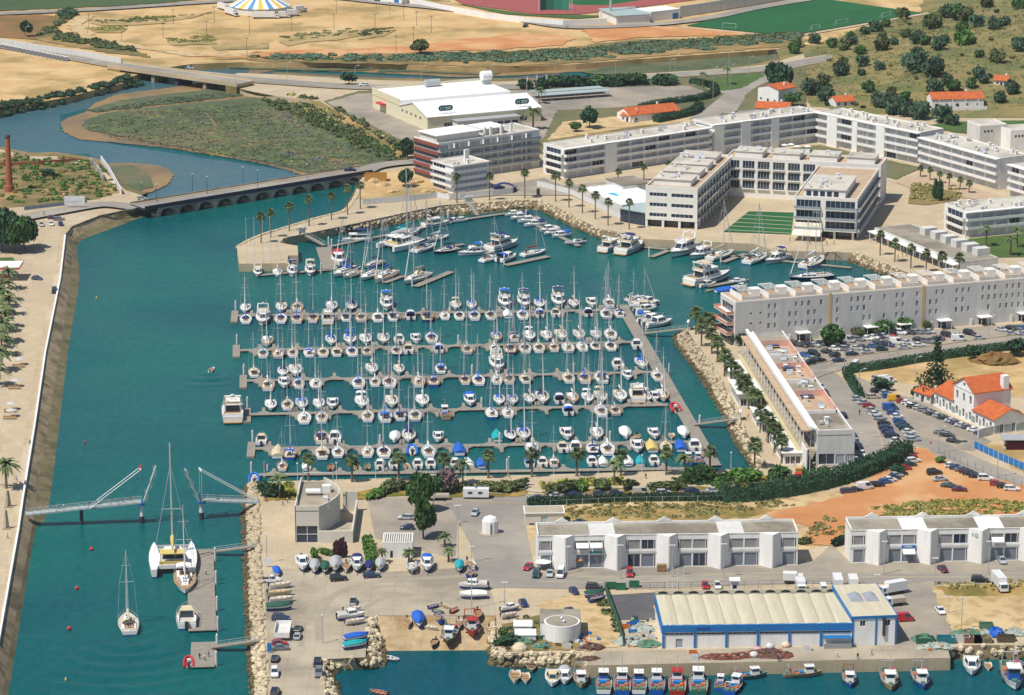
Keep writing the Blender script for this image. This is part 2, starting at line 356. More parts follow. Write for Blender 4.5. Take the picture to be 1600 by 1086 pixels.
slope('embankment',[(0,233),(45,244),(87,244),(150,254),(170,274),(196,297),(222,305)],[(0,228),(45,238),(90,238),(158,250),(178,270),(204,292),(232,300)],M_SCRUB,3.01,-0.1)
# rubble slopes, their stones go on later
RIP=[]
def rip(top,bot): a,b=slope('rubble_slope',top,bot,M_ROCKB,3.03,-0.4); RIP.append((a,b))
rip([(396,753),(402,772),(405,800),(408,880),(414,1010),(419,1095)],[(386,757),(379,772),(376,800),(379,880),(384,1010),(390,1095)])
rip([(509,1092),(506,1030),(571,1027),(574,978),(590,962)],[(536,1092),(527,1052),(598,1045),(603,1020),(604,972)])
rip([(775,962),(778,1020),(845,1020),(908,1020)],[(762,970),(765,1028),(780,1046),(913,1046)])
rip([(1480,1008),(1540,1008),(1720,1008)],[(1484,1034),(1540,1033),(1720,1034)])
rip([(436,379),(445,371.6),(482,364),(557,349),(640,331),(692,321),(730,318),(790,314),(844,311.5),(860,319),(884,331),(940,359),(1003,371)],[(446,384),(456,380),(490,374),(560,363),(640,349),(680,339),(734,338),(790,332),(837,330),(856,338),(874,347),(935,374),(985,383)])
rip([(1335,395),(1343,396),(1416,425),(1500,455)],[(1325,410),(1332,414),(1400,440),(1480,468)])
rip([(1128,506),(1075,517),(1092,545),(1120,581),(1150,641),(1155,656),(1198,728)],[(1124,512),(1051,526),(1074,568),(1102,610),(1132,660),(1140,680),(1171,733)])
rip([(372,386),(404,370),(454,354),(501,340),(539,331),(554,315),(562,300),(570,278)],[(368,388),(398,371),(448,356),(497,341),(532,331),(546,315),(554,300),(562,280)])
# concrete boat ramp
a=PP([(590,962),(775,962)],3.015); b=PP([(600,1017),(767,1016)],0.0)
e=[(b[i]-a[i]).normalized()*14 for i in (0,1)]
mb=MB()
for i in range(8):
    for j in range(6):
        q=lambda s,t: a[0].lerp(a[1],s).lerp((b[0]+e[0]*0.4).lerp(b[1]+e[1]*0.4,s),t)
        g=0.006
        mb.face(q(i/8+g,(j+1)/6),q((i+1)/8-g,(j+1)/6),q((i+1)/8-g,j/6+g),q(i/8+g,j/6+g))
mb.build('boat_ramp',mat('ramp_concrete',O(214,190,148),0.85,O(190,162,120),0.3,8,c3=O(170,140,96),scale2=0.1))['kind']='structure'
mb=MB(); mb.face(*[p-Vector((0,0,.03)) for p in (b[0]+e[0]*0.4,b[1]+e[1]*0.4,a[1],a[0])]); struct(mb.build('boat_ramp_bed',M_CONC))
# --- surfaces on the west bank ---
sheet('chimney_field',[(-200,238),(0,240),(45,249),(87,249),(145,259),(165,278),(188,300),(150,312),(60,322),(-200,338)],M_SCRUB,0.8)
sheet('avenue_paving',[(-60,1100),(-30,900),(-4,760),(12,640),(28,540),(44,460),(54,400),(84,352),(100,358),(92,372),(82,440),(56,560),(34,700),(14,850),(-18,1100)],M_PAVE)
for f in (0.0,1.0):
    ribbon('avenue_edging',[(-18-42*f,1100),(14-44*f,850),(34-38*f,700),(56-32*f,560),(82-30*f,440),(92-36*f,372)],0.5,M_PAVE,False)
sheet('lawn',[(-60,404),(20,402),(24,408),(18,416),(-60,420)],M_GRASS)
# --- surfaces on the mainland ---
def kerbs(w,width):
    for sg in (1,-1):
        q=offs(w,sg*(width/2+.12)); mb=MB()
        for i in range(len(q)-1): mb.bar((q[i].x,q[i].y,2.9),(q[i+1].x,q[i+1].y,2.9),.24,.42)
        struct(mb.build('kerb',M_PAVE))
sheet('sandy_field',[(820,812),(880,780),(1000,785),(1200,782),(1260,765),(1300,770),(1420,700),(1500,720),(1800,800),(1800,900),(1300,850),(1250,860),(820,840)],M_SAND2,1.0)
sheet('orange_earth',[(1300,850),(1290,800),(1250,796),(1340,770),(1405,700),(1450,700),(1480,728),(1800,812),(1800,900)],M_ORANGE,1.2)
sheet('dry_grass_patch',[(870,800),(960,790),(1120,790),(1240,796),(1180,806),(1100,815),(980,818),(880,816)],M_DRY,1.2)
sheet('dry_grass_patch',[(1360,800),(1440,785),(1560,785),(1700,800),(1700,820),(1540,812),(1400,815)],M_DRY,1.2)
sheet('dry_grass_patch',[(1240,850),(1290,815),(1325,820),(1325,845)],M_DRY,0.8)
sheet('waste_ground',[(1330,590),(1400,560),(1530,545),(1800,520),(1800,640),(1560,620),(1420,600)],M_SAND,1.5)
sheet('waste_ground',[(1520,690),(1640,700),(1800,690),(1800,800),(1640,765)],M_SAND,1.0)
sheet('station_forecourt',[(1290,590),(1340,588),(1390,612),(1450,628),(1480,650),(1550,690),(1520,705),(1440,695),(1400,705),(1330,715)],M_ASPH3,0.3)
kerbs(ribbon('strip_road',[(1150,776),(1215,770),(1290,742),(1345,708),(1352,690),(1330,640),(1300,600),(1272,572),(1290,560)],9.5,M_ASPH)[1],9.5)
kerbs(ribbon('car_park_road',[(1245,590),(1290,575),(1350,563),(1430,552),(1520,540),(1610,528),(1760,512)],10,M_ASPH)[1],10)
sheet('car_park',[(1232,556),(1240,538),(1330,524),(1450,515),(1600,504),(1760,490),(1760,508),(1600,528),(1430,552),(1330,566),(1270,582),(1245,590)],M_ASPH3)
ribbon('pavement',[(1160,545),(1300,526),(1450,513),(1600,503),(1760,489)],4.5,M_PAVE,False)
kerbs(ribbon('station_road',[(1370,690),(1440,690),(1500,716),(1600,757),(1760,815)],9,M_ASPH)[1],9)
kerbs(ribbon('front_road',[(700,775),(760,778),(850,781),(950,776),(1060,773),(1160,776)],8.5,M_ASPH)[1],8.5)
sheet('car_park',[(574,778),(705,776),(715,800),(712,868),(700,870),(586,840)],M_ASPH3)
sheet('road_junction',[(680,776),(835,779),(818,800),(826,850),(836,888),(836,915),(750,920),(735,850),(708,800)],M_ASPH,0.2)
ribbon('harbour_road',[(735,902),(850,905),(1000,905),(1250,898),(1420,898),(1610,898),(1800,898)],14,M_ASPH)
sheet('warehouse_apron',[(838,882),(1270,877),(1300,850),(1330,880),(1700,872),(1700,896),(1250,898),(840,900)],M_ASPH3)
sheet('boat_yard',[(412,905),(430,888),(560,896),(740,886),(770,930),(775,962),(590,962),(574,978),(571,1027),(506,1030),(509,1088),(422,1088)],M_CONC)
M_STAIN=mat('tyre_darkened_concrete',O(170,160,140),.85,O(186,175,152),.25,8)
ribbon('tyre_stain',[(500,1000),(500,960),(530,925),(600,908),(690,902),(745,898)],2.2,M_STAIN); ribbon('tyre_stain',[(470,1010),(480,960),(520,930),(580,918),(650,915)],1.6,M_STAIN); ribbon('tyre_stain',[(560,958),(600,935),(680,925),(760,912)],1.8,M_STAIN)
ribbon('tyre_stain',[(840,900),(1000,901),(1250,895),(1600,895)],1.4,M_ASPH2 if False else M_STAIN); ribbon('tyre_stain',[(840,909),(1000,909),(1250,902),(1600,902)],1.4,M_STAIN)
sheet('tarmac_yard',[(947,930),(1030,925),(1310,918),(1330,935),(1310,945),(1020,945),(1028,968),(960,968)],M_ASPH2)
sheet('sandy_yard',[(836,945),(905,925),(945,930),(975,1008),(915,1018),(900,975)],M_SAND2,0.5)
sheet('scrub_patch',[(783,975),(850,960),(915,1015),(790,1018)],M_SCRUB,0.6)
sheet('fish_quay',[(916,1040),(1484,1028),(1480,1006),(930,1018)],M_CONC)
sheet('yard_lane',[(1390,918),(1470,905),(1500,985),(1480,1008),(1405,1008)],M_ASPH3,0.3)
sheet('sandy_lot',[(1455,915),(1800,905),(1800,1000),(1490,990)],M_SAND2,0.6)
sheet('dry_grass_patch',[(1462,916),(1560,912),(1700,910),(1700,930),(1480,932)],M_DRY,0.6)
for pts in ([(600,762),(680,757),(690,772),(590,776)],[(690,760),(830,758),(820,775),(700,777)],[(845,757),(975,752),(1000,762),(850,772)],[(900,771),(1000,764),(1080,768),(1060,772)],[(1050,752),(1140,748),(1140,764),(1060,764)],[(1145,745),(1230,742),(1232,756),(1150,764)],[(410,765),(460,758),(462,780),(412,782)],[(545,772),(600,760),(585,780),(546,780)]):
    sheet('planting_bed',pts,mat('planted_bed',O(140,124,52),0.95,O(104,110,46),0.3,8,c3=O(190,150,60),scale2=0.2),0.5)
sheet('orange_earth',[(1405,702),(1450,700),(1480,728),(1800,812),(1800,836),(1560,806),(1440,790),(1340,812),(1296,852),(1258,852),(1266,824),(1222,814),(1196,802),(1286,784),(1338,768)],M_ORANGE,1.2)
ribbon('park_path',[(700,768),(800,760),(850,768),(950,760),(1010,764),(1090,758),(1150,764),(1240,760)],2.2,M_PAVE2)
for pts in ([(1130,362),(1170,330),(1240,332),(1236,366)],): sheet('lawn',pts,M_TURF)
for i in range(5):
    t=i/5.0+.04
    sheet('lawn_path',[(1132+36*t,360-29*t),(1132.6+36*t,359.4-29*t),(1238,365.4-31*t),(1238,366-31*t)],M_PAVE)
sheet('lawn',[(1470,378),(1540,370),(1700,355),(1700,400),(1550,402)],M_GRASS)
sheet('terracotta_path',[(1400,285),(1440,268),(1560,305),(1600,312),(1600,322),(1440,300)],M_ROOFT)
sheet('scrub_patch',[(1420,318),(1424,288),(1500,300),(1500,312),(1452,320)],M_SCRUB,0.5)
sheet('building_plot',[(560,310),(575,276),(640,262),(700,300),(640,312)],M_SAND,0.6)
sheet('terrace_road',[(690,305),(850,278),(880,290),(1010,278),(1010,310),(880,305),(780,305),(712,312)],M_ASPH3)
# upper town ground
sheet('town_ground',[(505,158),(560,142),(1000,122),(1260,100),(1260,176),(1100,205),(850,240),(640,240)],M_VERGE,0.6)
sheet('car_park',[(510,160),(560,146),(840,140),(960,136),(1075,134),(1100,142),(1085,152),(1040,160),(960,168),(870,172),(850,215),(760,240),(640,225)],M_ASPH3,0.5)
sheet('courtyard',[(1130,245),(1280,226),(1440,262),(1400,280),(1300,252),(1180,258)],M_VERGE,0.4)
sheet('garden_ground',[(850,225),(880,190),(960,182),(1080,172),(1090,200),(900,230)],M_SAND2,0.6)
sheet('field_slope',[(835,222),(1000,196),(1080,190),(1085,200),(1000,205),(870,232)],M_SCRUB,0.3)
ribbon('lane',[(1215,116),(1175,130),(1150,146),(1120,170),(1090,188)],10,M_ASPH)
ribbon('lane',[(1090,130),(1125,140),(1150,150),(1140,175),(1200,172)],8,M_ASPH)
sheet('verge',[(1085,134),(1110,124),(1180,114),(1195,118),(1160,138),(1130,142)],M_GRASS,0.6)
MAINROAD=[(-160,52),(0,70),(100,86),(200,103),(365,121),(450,128),(540,134),(640,136),(740,136),(820,134),(905,128),(984,121),(1062,116),(1194,107),(1260,96),(1330,84)]
ribbon('main_road',MAINROAD,11,M_ASPH,z=3.6)
ribbon('kerb',MAINROAD,14,M_PAVE,z=3.5)
# dry field, circus ground, sports ground
sheet('scrub_belt',[(430,97),(380,92),(330,92),(400,80),(560,84),(680,80),(800,84),(900,72),(1000,60),(1120,62),(1250,52),(1260,70),(1100,82),(900,98),(760,105),(640,100)],M_SCRUB,2.0)
sheet('orange_earth',[(300,88),(460,78),(640,72),(820,50),(900,60),(880,70),(760,78),(640,82),(420,92)],M_ORANGE,3.0)
sheet('brown_earth',[(-200,28),(60,22),(110,26),(70,50),(60,62),(0,58),(-200,40)],mat('brown_earth',O(160,122,76),0.95,O(140,104,62),0.04,8,c3=O(122,108,60),scale2=0.02),3)
sheet('scrub_belt',[(55,56),(70,42),(95,24),(120,25),(70,50),(120,62),(230,84),(235,90),(150,80),(60,62)],M_SCRUB,1.5)
for pts in ([(140,36),(240,28),(260,36),(160,40)],[(140,46),(200,44),(190,51),(150,51)],[(260,64),(330,58),(340,68),(270,71)],[(440,58),(560,46),(560,56),(450,72)],[(200,30),(320,22),(300,28),(210,36)],[(560,50),(620,46),(600,56),(560,62)],[(330,72),(420,66),(420,76),(340,78)]):
    sheet('dry_grass_patch',pts,M_DRYF,5)
sheet('earth_track',[(118,26),(150,24),(128,40),(150,58),(260,78),(420,86),(300,88),(150,66),(104,44)],M_SAND2,2)
sheet('field',[(-300,22),(0,17),(200,8),(330,-2),(330,-60),(-300,-60)],mat('green_field',O(84,106,62),0.95,O(70,96,58),0.02,8),1)
ribbon('far_road',[(-300,34),(0,21),(150,14),(320,3),(480,-6),(620,6),(700,14),(800,28),(880,41),(960,41),(1040,36),(1110,27),(1185,11),(1290,-6)],9,M_ASPH,z=3.7)
sheet('bare_plot',[(906,42),(985,38),(1120,46),(1180,54),(1000,58),(930,66)],M_ORANGE,1.5)
# ======================= AIR =======================
def haze(d):
    m=bpy.data.materials.new('thin_haze'); m.use_nodes=True; n=m.node_tree; n.nodes.clear(); o=n.nodes.new('ShaderNodeOutputMaterial'); v=n.nodes.new('ShaderNodeVolumePrincipled')
    v.inputs['Color'].default_value=(.80,.87,.95,1); v.inputs['Density'].default_value=d; v.inputs['Anisotropy'].default_value=0.0; n.links.new(v.outputs[0],o.inputs['Volume'])
    b=MB().box(-2500,-300,-6,2500,6000,300).build('haze',m); b['kind']='stuff'
haze(0.000025)
# ======================= BUILDINGS =======================
def win_fn(w,h,mull=1,sill=False):
    def f():
        m=MB(); t=0.07
        m.box(0,.08,0,w,.16,t); m.box(0,.08,h-t,w,.16,h); m.box(0,.08,t,t,.16,h-t); m.box(w-t,.08,t,w,.16,h-t)
        for i in range(mull): x=w*(i+1)/(mull+1); m.box(x-.04,.08,t,x+.04,.16,h-t)
        return m
    return f
def pane_fn(w,h): return lambda: MB().box(.03,.19,.03,w-.03,.23,h-.03)
def grid(u0,n,pitch,w,zs,h): return [(u0+i*pitch,z,u0+i*pitch+w,z+h) for z in zs for i in range(n)]
class Bld:
    def __init__(s,name,label,a,b,D,H,cat='building',zb=3.0,group=None):
        s.a=Vector((a[0],a[1],zb)); d=Vector((b[0]-a[0],b[1]-a[1],0)); s.W=d.length; s.D=D; s.H=H
        s.rz=math.atan2(d.y,d.x); s.root=thing(name,label,cat,s.a,s.rz,group)
        s.M=Matrix.Translation(s.a) @ Matrix.Rotation(s.rz,4,'Z')
    def T(s,side,u,z,o=0.0):  # u along the side seen from outside, o metres outwards
        if side=='f': return Vector((u,-o,z))
        if side=='r': return Vector((s.W+o,u,z))
        if side=='b': return Vector((s.W-u,s.D+o,z))
        return Vector((-o,s.D-u,z))
    SR={'f': 0,'r': pi/2,'b': pi,'l':-pi/2}
    def L(s,side): return s.W if side in 'fb' else s.D
    def walls(s,m,op={},z0=0,z1=None,sides='frbl',name='wall'):
        z1=s.H if z1 is None else z1; mb=MB()
        for sd in sides:
            rs=op.get(sd,[]); L=s.L(sd)
            us=sorted({0,L} | {r[0] for r in rs} | {r[2] for r in rs}); zs=sorted({z0,z1} | {r[1] for r in rs} | {r[3] for r in rs})
            for i in range(len(us)-1):
                um=(us[i]+us[i+1])/2; run=None
                for k in range(len(zs)-1):
                    zm=(zs[k]+zs[k+1])/2
                    hole=any(r[0]<um<r[2] and r[1]<zm<r[3] for r in rs)
                    if hole:
                        if run is not None: mb.face(s.T(sd,us[i],run),s.T(sd,us[i+1],run),s.T(sd,us[i+1],zs[k]),s.T(sd,us[i],zs[k])); run=None
                    elif run is None: run=zs[k]
                if run is not None: mb.face(s.T(sd,us[i],run),s.T(sd,us[i+1],run),s.T(sd,us[i+1],z1),s.T(sd,us[i],z1))
            for (a,c,b,d) in rs:
                p=[s.T(sd,a,c),s.T(sd,b,c),s.T(sd,b,d),s.T(sd,a,d)]; q=[s.T(sd,a,c,-.25),s.T(sd,b,c,-.25),s.T(sd,b,d,-.25),s.T(sd,a,d,-.25)]
                for i in range(4): mb.face(p[i],q[i],q[(i+1)%4],p[(i+1)%4])
        return mb.build(name,m,s.root)
    def windows(s,side,rs,mull=1,glass=None,frame=None,name='window',pane='pane'):
        for (a,c,b,d) in rs:
            w,h=round(b-a,2),round(d-c,2)
            o=put(name,cmesh(('win',w,h,mull),win_fn(w,h,mull),frame or M_FRAME),s.root,s.T(side,a,c),s.SR[side])
            put(pane,cmesh(('pane',w,h),pane_fn(w,h),glass or M_GLASS),o)
    def box(s,name,m,x0,y0,z0,x1,y1,z1,parent=None):
        return MB().box(x0,y0,z0,x1,y1,z1).build(name,m,parent or s.root)
    def roof(s,m,par=0.5,t=0.25,over=0.0,pm=None,z=None):
        z=s.H if z is None else z
        r=s.box('roof',m,-over,-over,z,s.W+over,s.D+over,z+.12)
        if par:
            mb=MB(); W,D,o=s.W,s.D,over
            mb.box(-o-.02,-o-.02,z-.02,W+o+.02,-o+t,z+par); mb.box(-o-.02,D+o-t,z-.02,W+o+.02,D+o+.02,z+par)
            mb.box(-o-.02,-o+t,z-.02,-o+t,D+o-t,z+par); mb.box(W+o-t,-o+t,z-.02,W+o+.02,D+o-t,z+par)
            mb.build('parapet',pm or M_WHITE,s.root)
        return r
    def clutter(s,n,z=None,rnd=None,x0=1,x1=None,y0=1,y1=None):
        z=s.H+.12 if z is None else z; x1=x1 or s.W-2; y1=y1 or s.D-2; rr=random.Random(n*7+int(s.W*10))
        for i in range(n):
            x,y,k=rr.uniform(x0,x1),rr.uniform(y0,y1),rr.random()
            if k<.35:
                put('roof_vent',cmesh('vent',lambda: MB().box(-.5,-.5,0,.5,.5,1.5).box(-.65,-.65,1.5,.65,.65,1.65),M_WHITE),s.root,(x,y,z))
            elif k<.7:
                put('air_unit',cmesh('acu',lambda: MB().box(-.6,-.4,0.15,.6,.4,1.1).tube((0,-.4,.6),(0,-.46,.6),.35,n=8).box(-.6,-.4,0,-.5,.4,.15).box(.5,-.4,0,.6,.4,.15),M_GREYW),s.root,(x,y,z),rr.choice((0,pi/2)))
            else:
                put('solar_heater',cmesh('sol',lambda: MB().face((-1,-.8,.2),(1,-.8,.2),(1,.6,1.1),(-1,.6,1.1)).face((-1,.6,1.1),(1,.6,1.1),(1,-.8,.12),(-1,-.8,.12)).tube((-1,.75,1.2),(1,.75,1.2),.28,n=8).box(-.9,.5,0,-.8,.7,1).box(.8,.5,0,.9,.7,1),M_STEEL),s.root,(x,y,z))
    def balcony(s,side,u0,u1,z,dep=1.4,rail=None,rh=1.0,slab=None,bay=0,bh=2.7,solid=True):
        a=s.T(side,u0,z); r=s.SR[side]; w=u1-u0
        o=put('balcony',MB().box(0,-dep,-.18,w,-.01,.06).mesh('balcony',slab or M_WHITE),s.root,a,r)
        mb=MB()
        if solid: mb.box(0,-dep-.02,.06,w,-dep+.1,rh); mb.box(.0,-dep+.1,.06,.1,-.01,rh); mb.box(w-.1,-dep+.1,.06,w,-.01,rh)
        else:
            mb.box(0,-dep,rh-.06,w,-dep+.06,rh); mb.box(0,-dep,.4,w,-dep+.04,.44)
            for i in range(int(w/1.5)+1): x=min(w-.05,i*1.5); mb.box(x,-dep,.06,x+.05,-dep+.05,rh)
        mb.mesh('railing',rail or M_WHITE); ob=mb.build('railing',rail or M_WHITE,o)
        if bay:
            n=max(1,round(w/bay))
            for i in range(1,n): put('partition',cmesh(('part',round(dep,2),round(bh,2)),lambda: MB().box(-.08,-dep+.12,.06,.08,-.012,bh),M_WHITE),o,(w*i/n,0,0))
        return o
def gable(mb,W,D,ze,zr,over=.4,axis='x',x0=0,y0=0):
    if axis=='x':
        r=[(x0-over,y0-over,ze),(x0+W+over,y0-over,ze),(x0+W+over,y0+D/2,zr),(x0-over,y0+D/2,zr),(x0+W+over,y0+D+over,ze),(x0-over,y0+D+over,ze)]
    else:
        r=[(x0+W+over,y0-over,ze),(x0+W+over,y0+D+over,ze),(x0+W/2,y0+D+over,zr),(x0+W/2,y0-over,zr),(x0-over,y0+D+over,ze),(x0-over,y0-over,ze)]
    v=r+[(a,b,c-.22) for a,b,c in r]
    return mb.add(v,[(0,1,2,3),(3,2,4,5),(7,6,9,8),(9,11,10,8),(0,6,7,1),(4,10,11,5),(1,7,8,2),(2,8,10,4),(0,3,9,6),(3,5,11,9)])
def gables(g,W,D,H,r,axis):
    if axis=='x': g+=[MB().add([(0,0,H),(0,D,H),(0,D/2,r)],[(0,2,1)]),MB().add([(W,0,H),(W,D,H),(W,D/2,r)],[(0,1,2)])]
    else: g+=[MB().add([(0,0,H),(W,0,H),(W/2,0,r)],[(0,1,2)]),MB().add([(0,D,H),(W,D,H),(W/2,D,r)],[(0,2,1)])]
# --- long white block beside the basin ---
b=Bld('apartment_block','long pale grey apartment block with roof terraces facing the car park',P(1148,541),P(1760,487),13,14.6)
W=b.W
seg=(P(1288,524)-P(1148,541)).length,(P(1437,513)-P(1148,541)).length
op=[]; zs=(1.6,5.0,8.4,11.6)
rr=random.Random(3); sq=[]
for k,(s0,s1) in enumerate(((0,seg[0]),(seg[0],seg[1]),(seg[1],W-2))):
    u=s0+(11.5 if k==0 else 2.2)
    while u<s1-2.5:
        for zi,z in enumerate(zs[1:]):
            if rr.random()<.86: op.append((u,z,u+.95,z+1.9))
        u+=2.25 if rr.random()<.75 else 5.2
for u in (5.2,8.6):
    for z in (3.4,6.8,10.2): sq.append((u,z,u+.8,z+.8))
op=[r for r in op if r[0]>10.5]
b.walls(M_GREYW,{'f': op+sq,'l': [(1.5,z,11,z+2.5) for z in (0.4,3.9,7.3,10.8)]})
dk=[r for r in op if rr.random()<.25]; li=[r for r in op if r not in dk]
b.windows('f',dk); b.windows('f',li,0,M_SHUT,pane='shutter'); b.windows('f',sq,0); b.windows('l',[(1.5,z,11,z+2.5) for z in (0.4,3.9,7.3,10.8)],3)
for z in (3.7,7.1,10.6): b.balcony('l',.5,12,z,2.6,mat('terracotta_panel',(.62,.30,.2),.8),1.0)
b.roof(M_ROOFT,.5,.3,pm=mat('sunlit_coping',(.82,.8,.74),.7))
for u in seg: b.box('joint_strip',mat('ochre_render',(.62,.46,.22),.8),u-.55,-.12,0,u+.55,-.01,15.3)
x=3.0
while x<W-10:
    b.box('terrace_wall',M_WHITE,x,2.0,14.72,x+.25,12.2,16.4)
    b.box('terrace_wall',M_GREYW,x+.25,2.0,14.72,x+7.5,2.25,15.9)
    b.box('stair_head',M_WHITE,x+5.5,6,14.72,x+8.2,9.5,17.2)
    pg=MB()
    for yy in (6.2,12.4):
        for xx in (x+.6,x+5): pg.box(xx,yy-.08,14.72,xx+.16,yy+.08,17)
        pg.box(x+.4,yy-.1,17,x+5.3,yy+.1,17.2)
    for i in range(6): pg.box(x+.6+i*.85,6,17.2,x+.72+i*.85,12.6,17.35)
    pg.build('pergola',M_WHITE,b.root)
    x+=9.6
for i,u in enumerate((9.5+12,33,46,58,73,88,103,118)):
    if u>W-6: continue
    d=b.box('entrance_canopy',M_WHITE,u,-3.2,3.0,u+4.6,-.01,3.25)
    MB().box(u+.3,-3.1,0,u+.42,-2.98,3).box(u+4.2,-3.1,0,u+4.32,-2.98,3).build('canopy_post',M_WHITE,d)
    b.box('door',M_GLASS,u+.8,-.06,0,u+3.6,-.01,2.6)
    b.box('wall_lamp',M_WHITE,u-2.5,-.3,0,u-1.6,.0-.012,2.4)
# --- hotel of three wings round the lawn ---
HA,HB=P(1008,354),P(1089,359); hd=(HB-HA).normalized(); hn=Vector((-hd.y,hd.x,0))
def wing(label,a,bb,D,H,side,nfl=4,roofm=M_ROOFT,soffit=2.9,group='hotel wings'):
    w=Bld('hotel_wing',label,a,bb,D,H,group=None)
    fh=(H-3.3)/(nfl-1); zs=[3.3+fh*i for i in range(nfl-1)]
    return w,zs,fh
w,zs,fh=wing('pale hotel wing with strip windows on columns left of the lawn',HA,HB,66,15.2,'l')
W=w.W; op=[(u0,z+.9,u1,z+2.3) for z in zs for u0,u1 in ((1.6,W*.42),(W*.5,W-1.6))]
nb_=12; pw=w.D/nb_; rop=[(i*pw+.7,z+.25,(i+1)*pw-.5,z+fh-.6) for z in zs for i in range(nb_)]
w.walls(M_CREAM,{'f': op,'r': rop},z0=3.1); w.windows('f',op,4); w.windows('r',rop,2)
for z in zs:
    for i in range(nb_): w.balcony('r',i*pw+.7,(i+1)*pw-.5,z+.3,.8,M_BALU,.95,M_CREAM,solid=True)
w.box('soffit',M_CREAM,0,0,2.9,W,w.D,3.1)
for i in range(4): w.box('column',M_CREAM,i*(W-.9)/3,.1,0,i*(W-.9)/3+.9,1,2.9)
for i in range(10): w.box('column',M_CREAM,W-.9,6+i*6.2,0,W-.1,6.8+i*6.2,2.9)
w.box('shop_front',M_GLASS,.6,2.5,0,W-3.5,w.D,2.88)
w.roof(M_ROOFT,.9,.3,pm=M_CREAM)
for i in range(4): w.box('penthouse',M_WHITE,2,6+i*15,15.3,W-4,17+i*15,17.6); w.box('penthouse_roof',M_ROOF,1.6,5.6+i*15,17.6,W-3.6,17.4+i*15,17.8)
w.clutter(14,17.8,x0=3,x1=W-6,y0=7,y1=58)
RA,RB=P(1240,370.5),P(1338,376)
w2,zs2,fh=wing('hotel wing with glass balconies and a cafe awning right of the lawn',RA,RB,58,15.2,'r')
W2=w2.W; op=[(u0,z+.3,u1,z+fh-.5) for z in zs2 for u0,u1 in ((.8,W2*.42),(W2*.5,W2-.8))]
rop=[(i*4.8+.5,z+.3,i*4.8+4.4,z+fh-.5) for z in zs2 for i in range(12)]
w2.walls(M_CREAM,{'f': op,'r': rop},z0=3.1); w2.windows('f',op,5); w2.windows('r',rop,2)
for z in zs2:
    for u0,u1 in ((.2,W2*.42),(W2*.5,W2)): w2.balcony('f',u0,u1,z+.15,1.3,M_BALU,1.05,M_CREAM)
    w2.balcony('r',0,58,z+.15,1.1,M_BALU,1.05,M_CREAM)
w2.box('soffit',M_CREAM,0,0,2.9,W2,58,3.1); w2.box('shop_front',M_GLASS,3,3,0,W2-2,57,2.88)
for i in range(4): w2.box('column',M_CREAM,1+i*(W2-2.8)/3,.1,0,1.8+i*(W2-2.8)/3,.9,2.9)
w2.box('side_wall',M_CREAM,W2-.5,4,0,W2-.05,58,2.9)
w2.roof(M_ROOFT,.8,.3,pm=M_CREAM)
w2.box('penthouse',M_WHITE,3,3,15.3,W2-5,30,18.2); w2.box('penthouse_roof',M_ROOF,2.6,2.6,18.2,W2-4.6,30.4,18.4); w2.clutter(10,18.4,x0=4,x1=W2-8,y0=5,y1=28)
w2.windows('f',[],0)
for i in range(5): w2.box('window',M_GLASS,4+i*2.6,2.94,15.7,5.8+i*2.6,2.99,17.6)
aw=MB(); aw.face((0.2,-6.5,2.5),(11,-6.5,2.5),(11,-1.4,3.4),(0.2,-1.4,3.4)).face((0.2,-1.4,3.3),(11,-1.4,3.3),(11,-6.5,2.4),(0.2,-6.5,2.4)).face((.2,-6.5,2.1),(11,-6.5,2.1),(11,-6.5,2.5),(.2,-6.5,2.5))
aw.face((0.5,-1.35,3.4),(10.6,-1.35,3.4),(10.6,-.9,6.2),(.5,-.9,6.2)); aw.build('awning',mat('cream_canvas',(.8,.74,.6),.8),w2.root)
BA=HB+hn*62; BA.z=3; BB=P(1408,330)
bl=BB-BA; BA2=BA-hd*2
w3,zs3,fh=wing('hotel rear wing closing the far end of the lawn',BA2,BA2+hd*62,15,15.4,'f')
op=[(i*6.1+.6,z+.3,i*6.1+5.4,z+fh-.6) for z in zs3 for i in range(10)]
w3.walls(M_CREAM,{'f': op},z0=0.0); w3.windows('f',op,3)
for z in zs3:
    for i in range(10): w3.balcony('f',i*6.1+.6,i*6.1+5.4,z+.3,.7,M_BALU,.95,M_CREAM,solid=False)
w3.roof(M_ROOFT,.8,.3,pm=M_CREAM)
for i in range(4): w3.box('penthouse',M_WHITE,3+i*15,3,15.5,14+i*15,13,17.8); w3.box('penthouse_roof',M_ROOF,2.7+i*15,2.7,17.8,14.3+i*15,13.3,18)
w3.clutter(12,18,x0=4,x1=56,y0=4,y1=10)
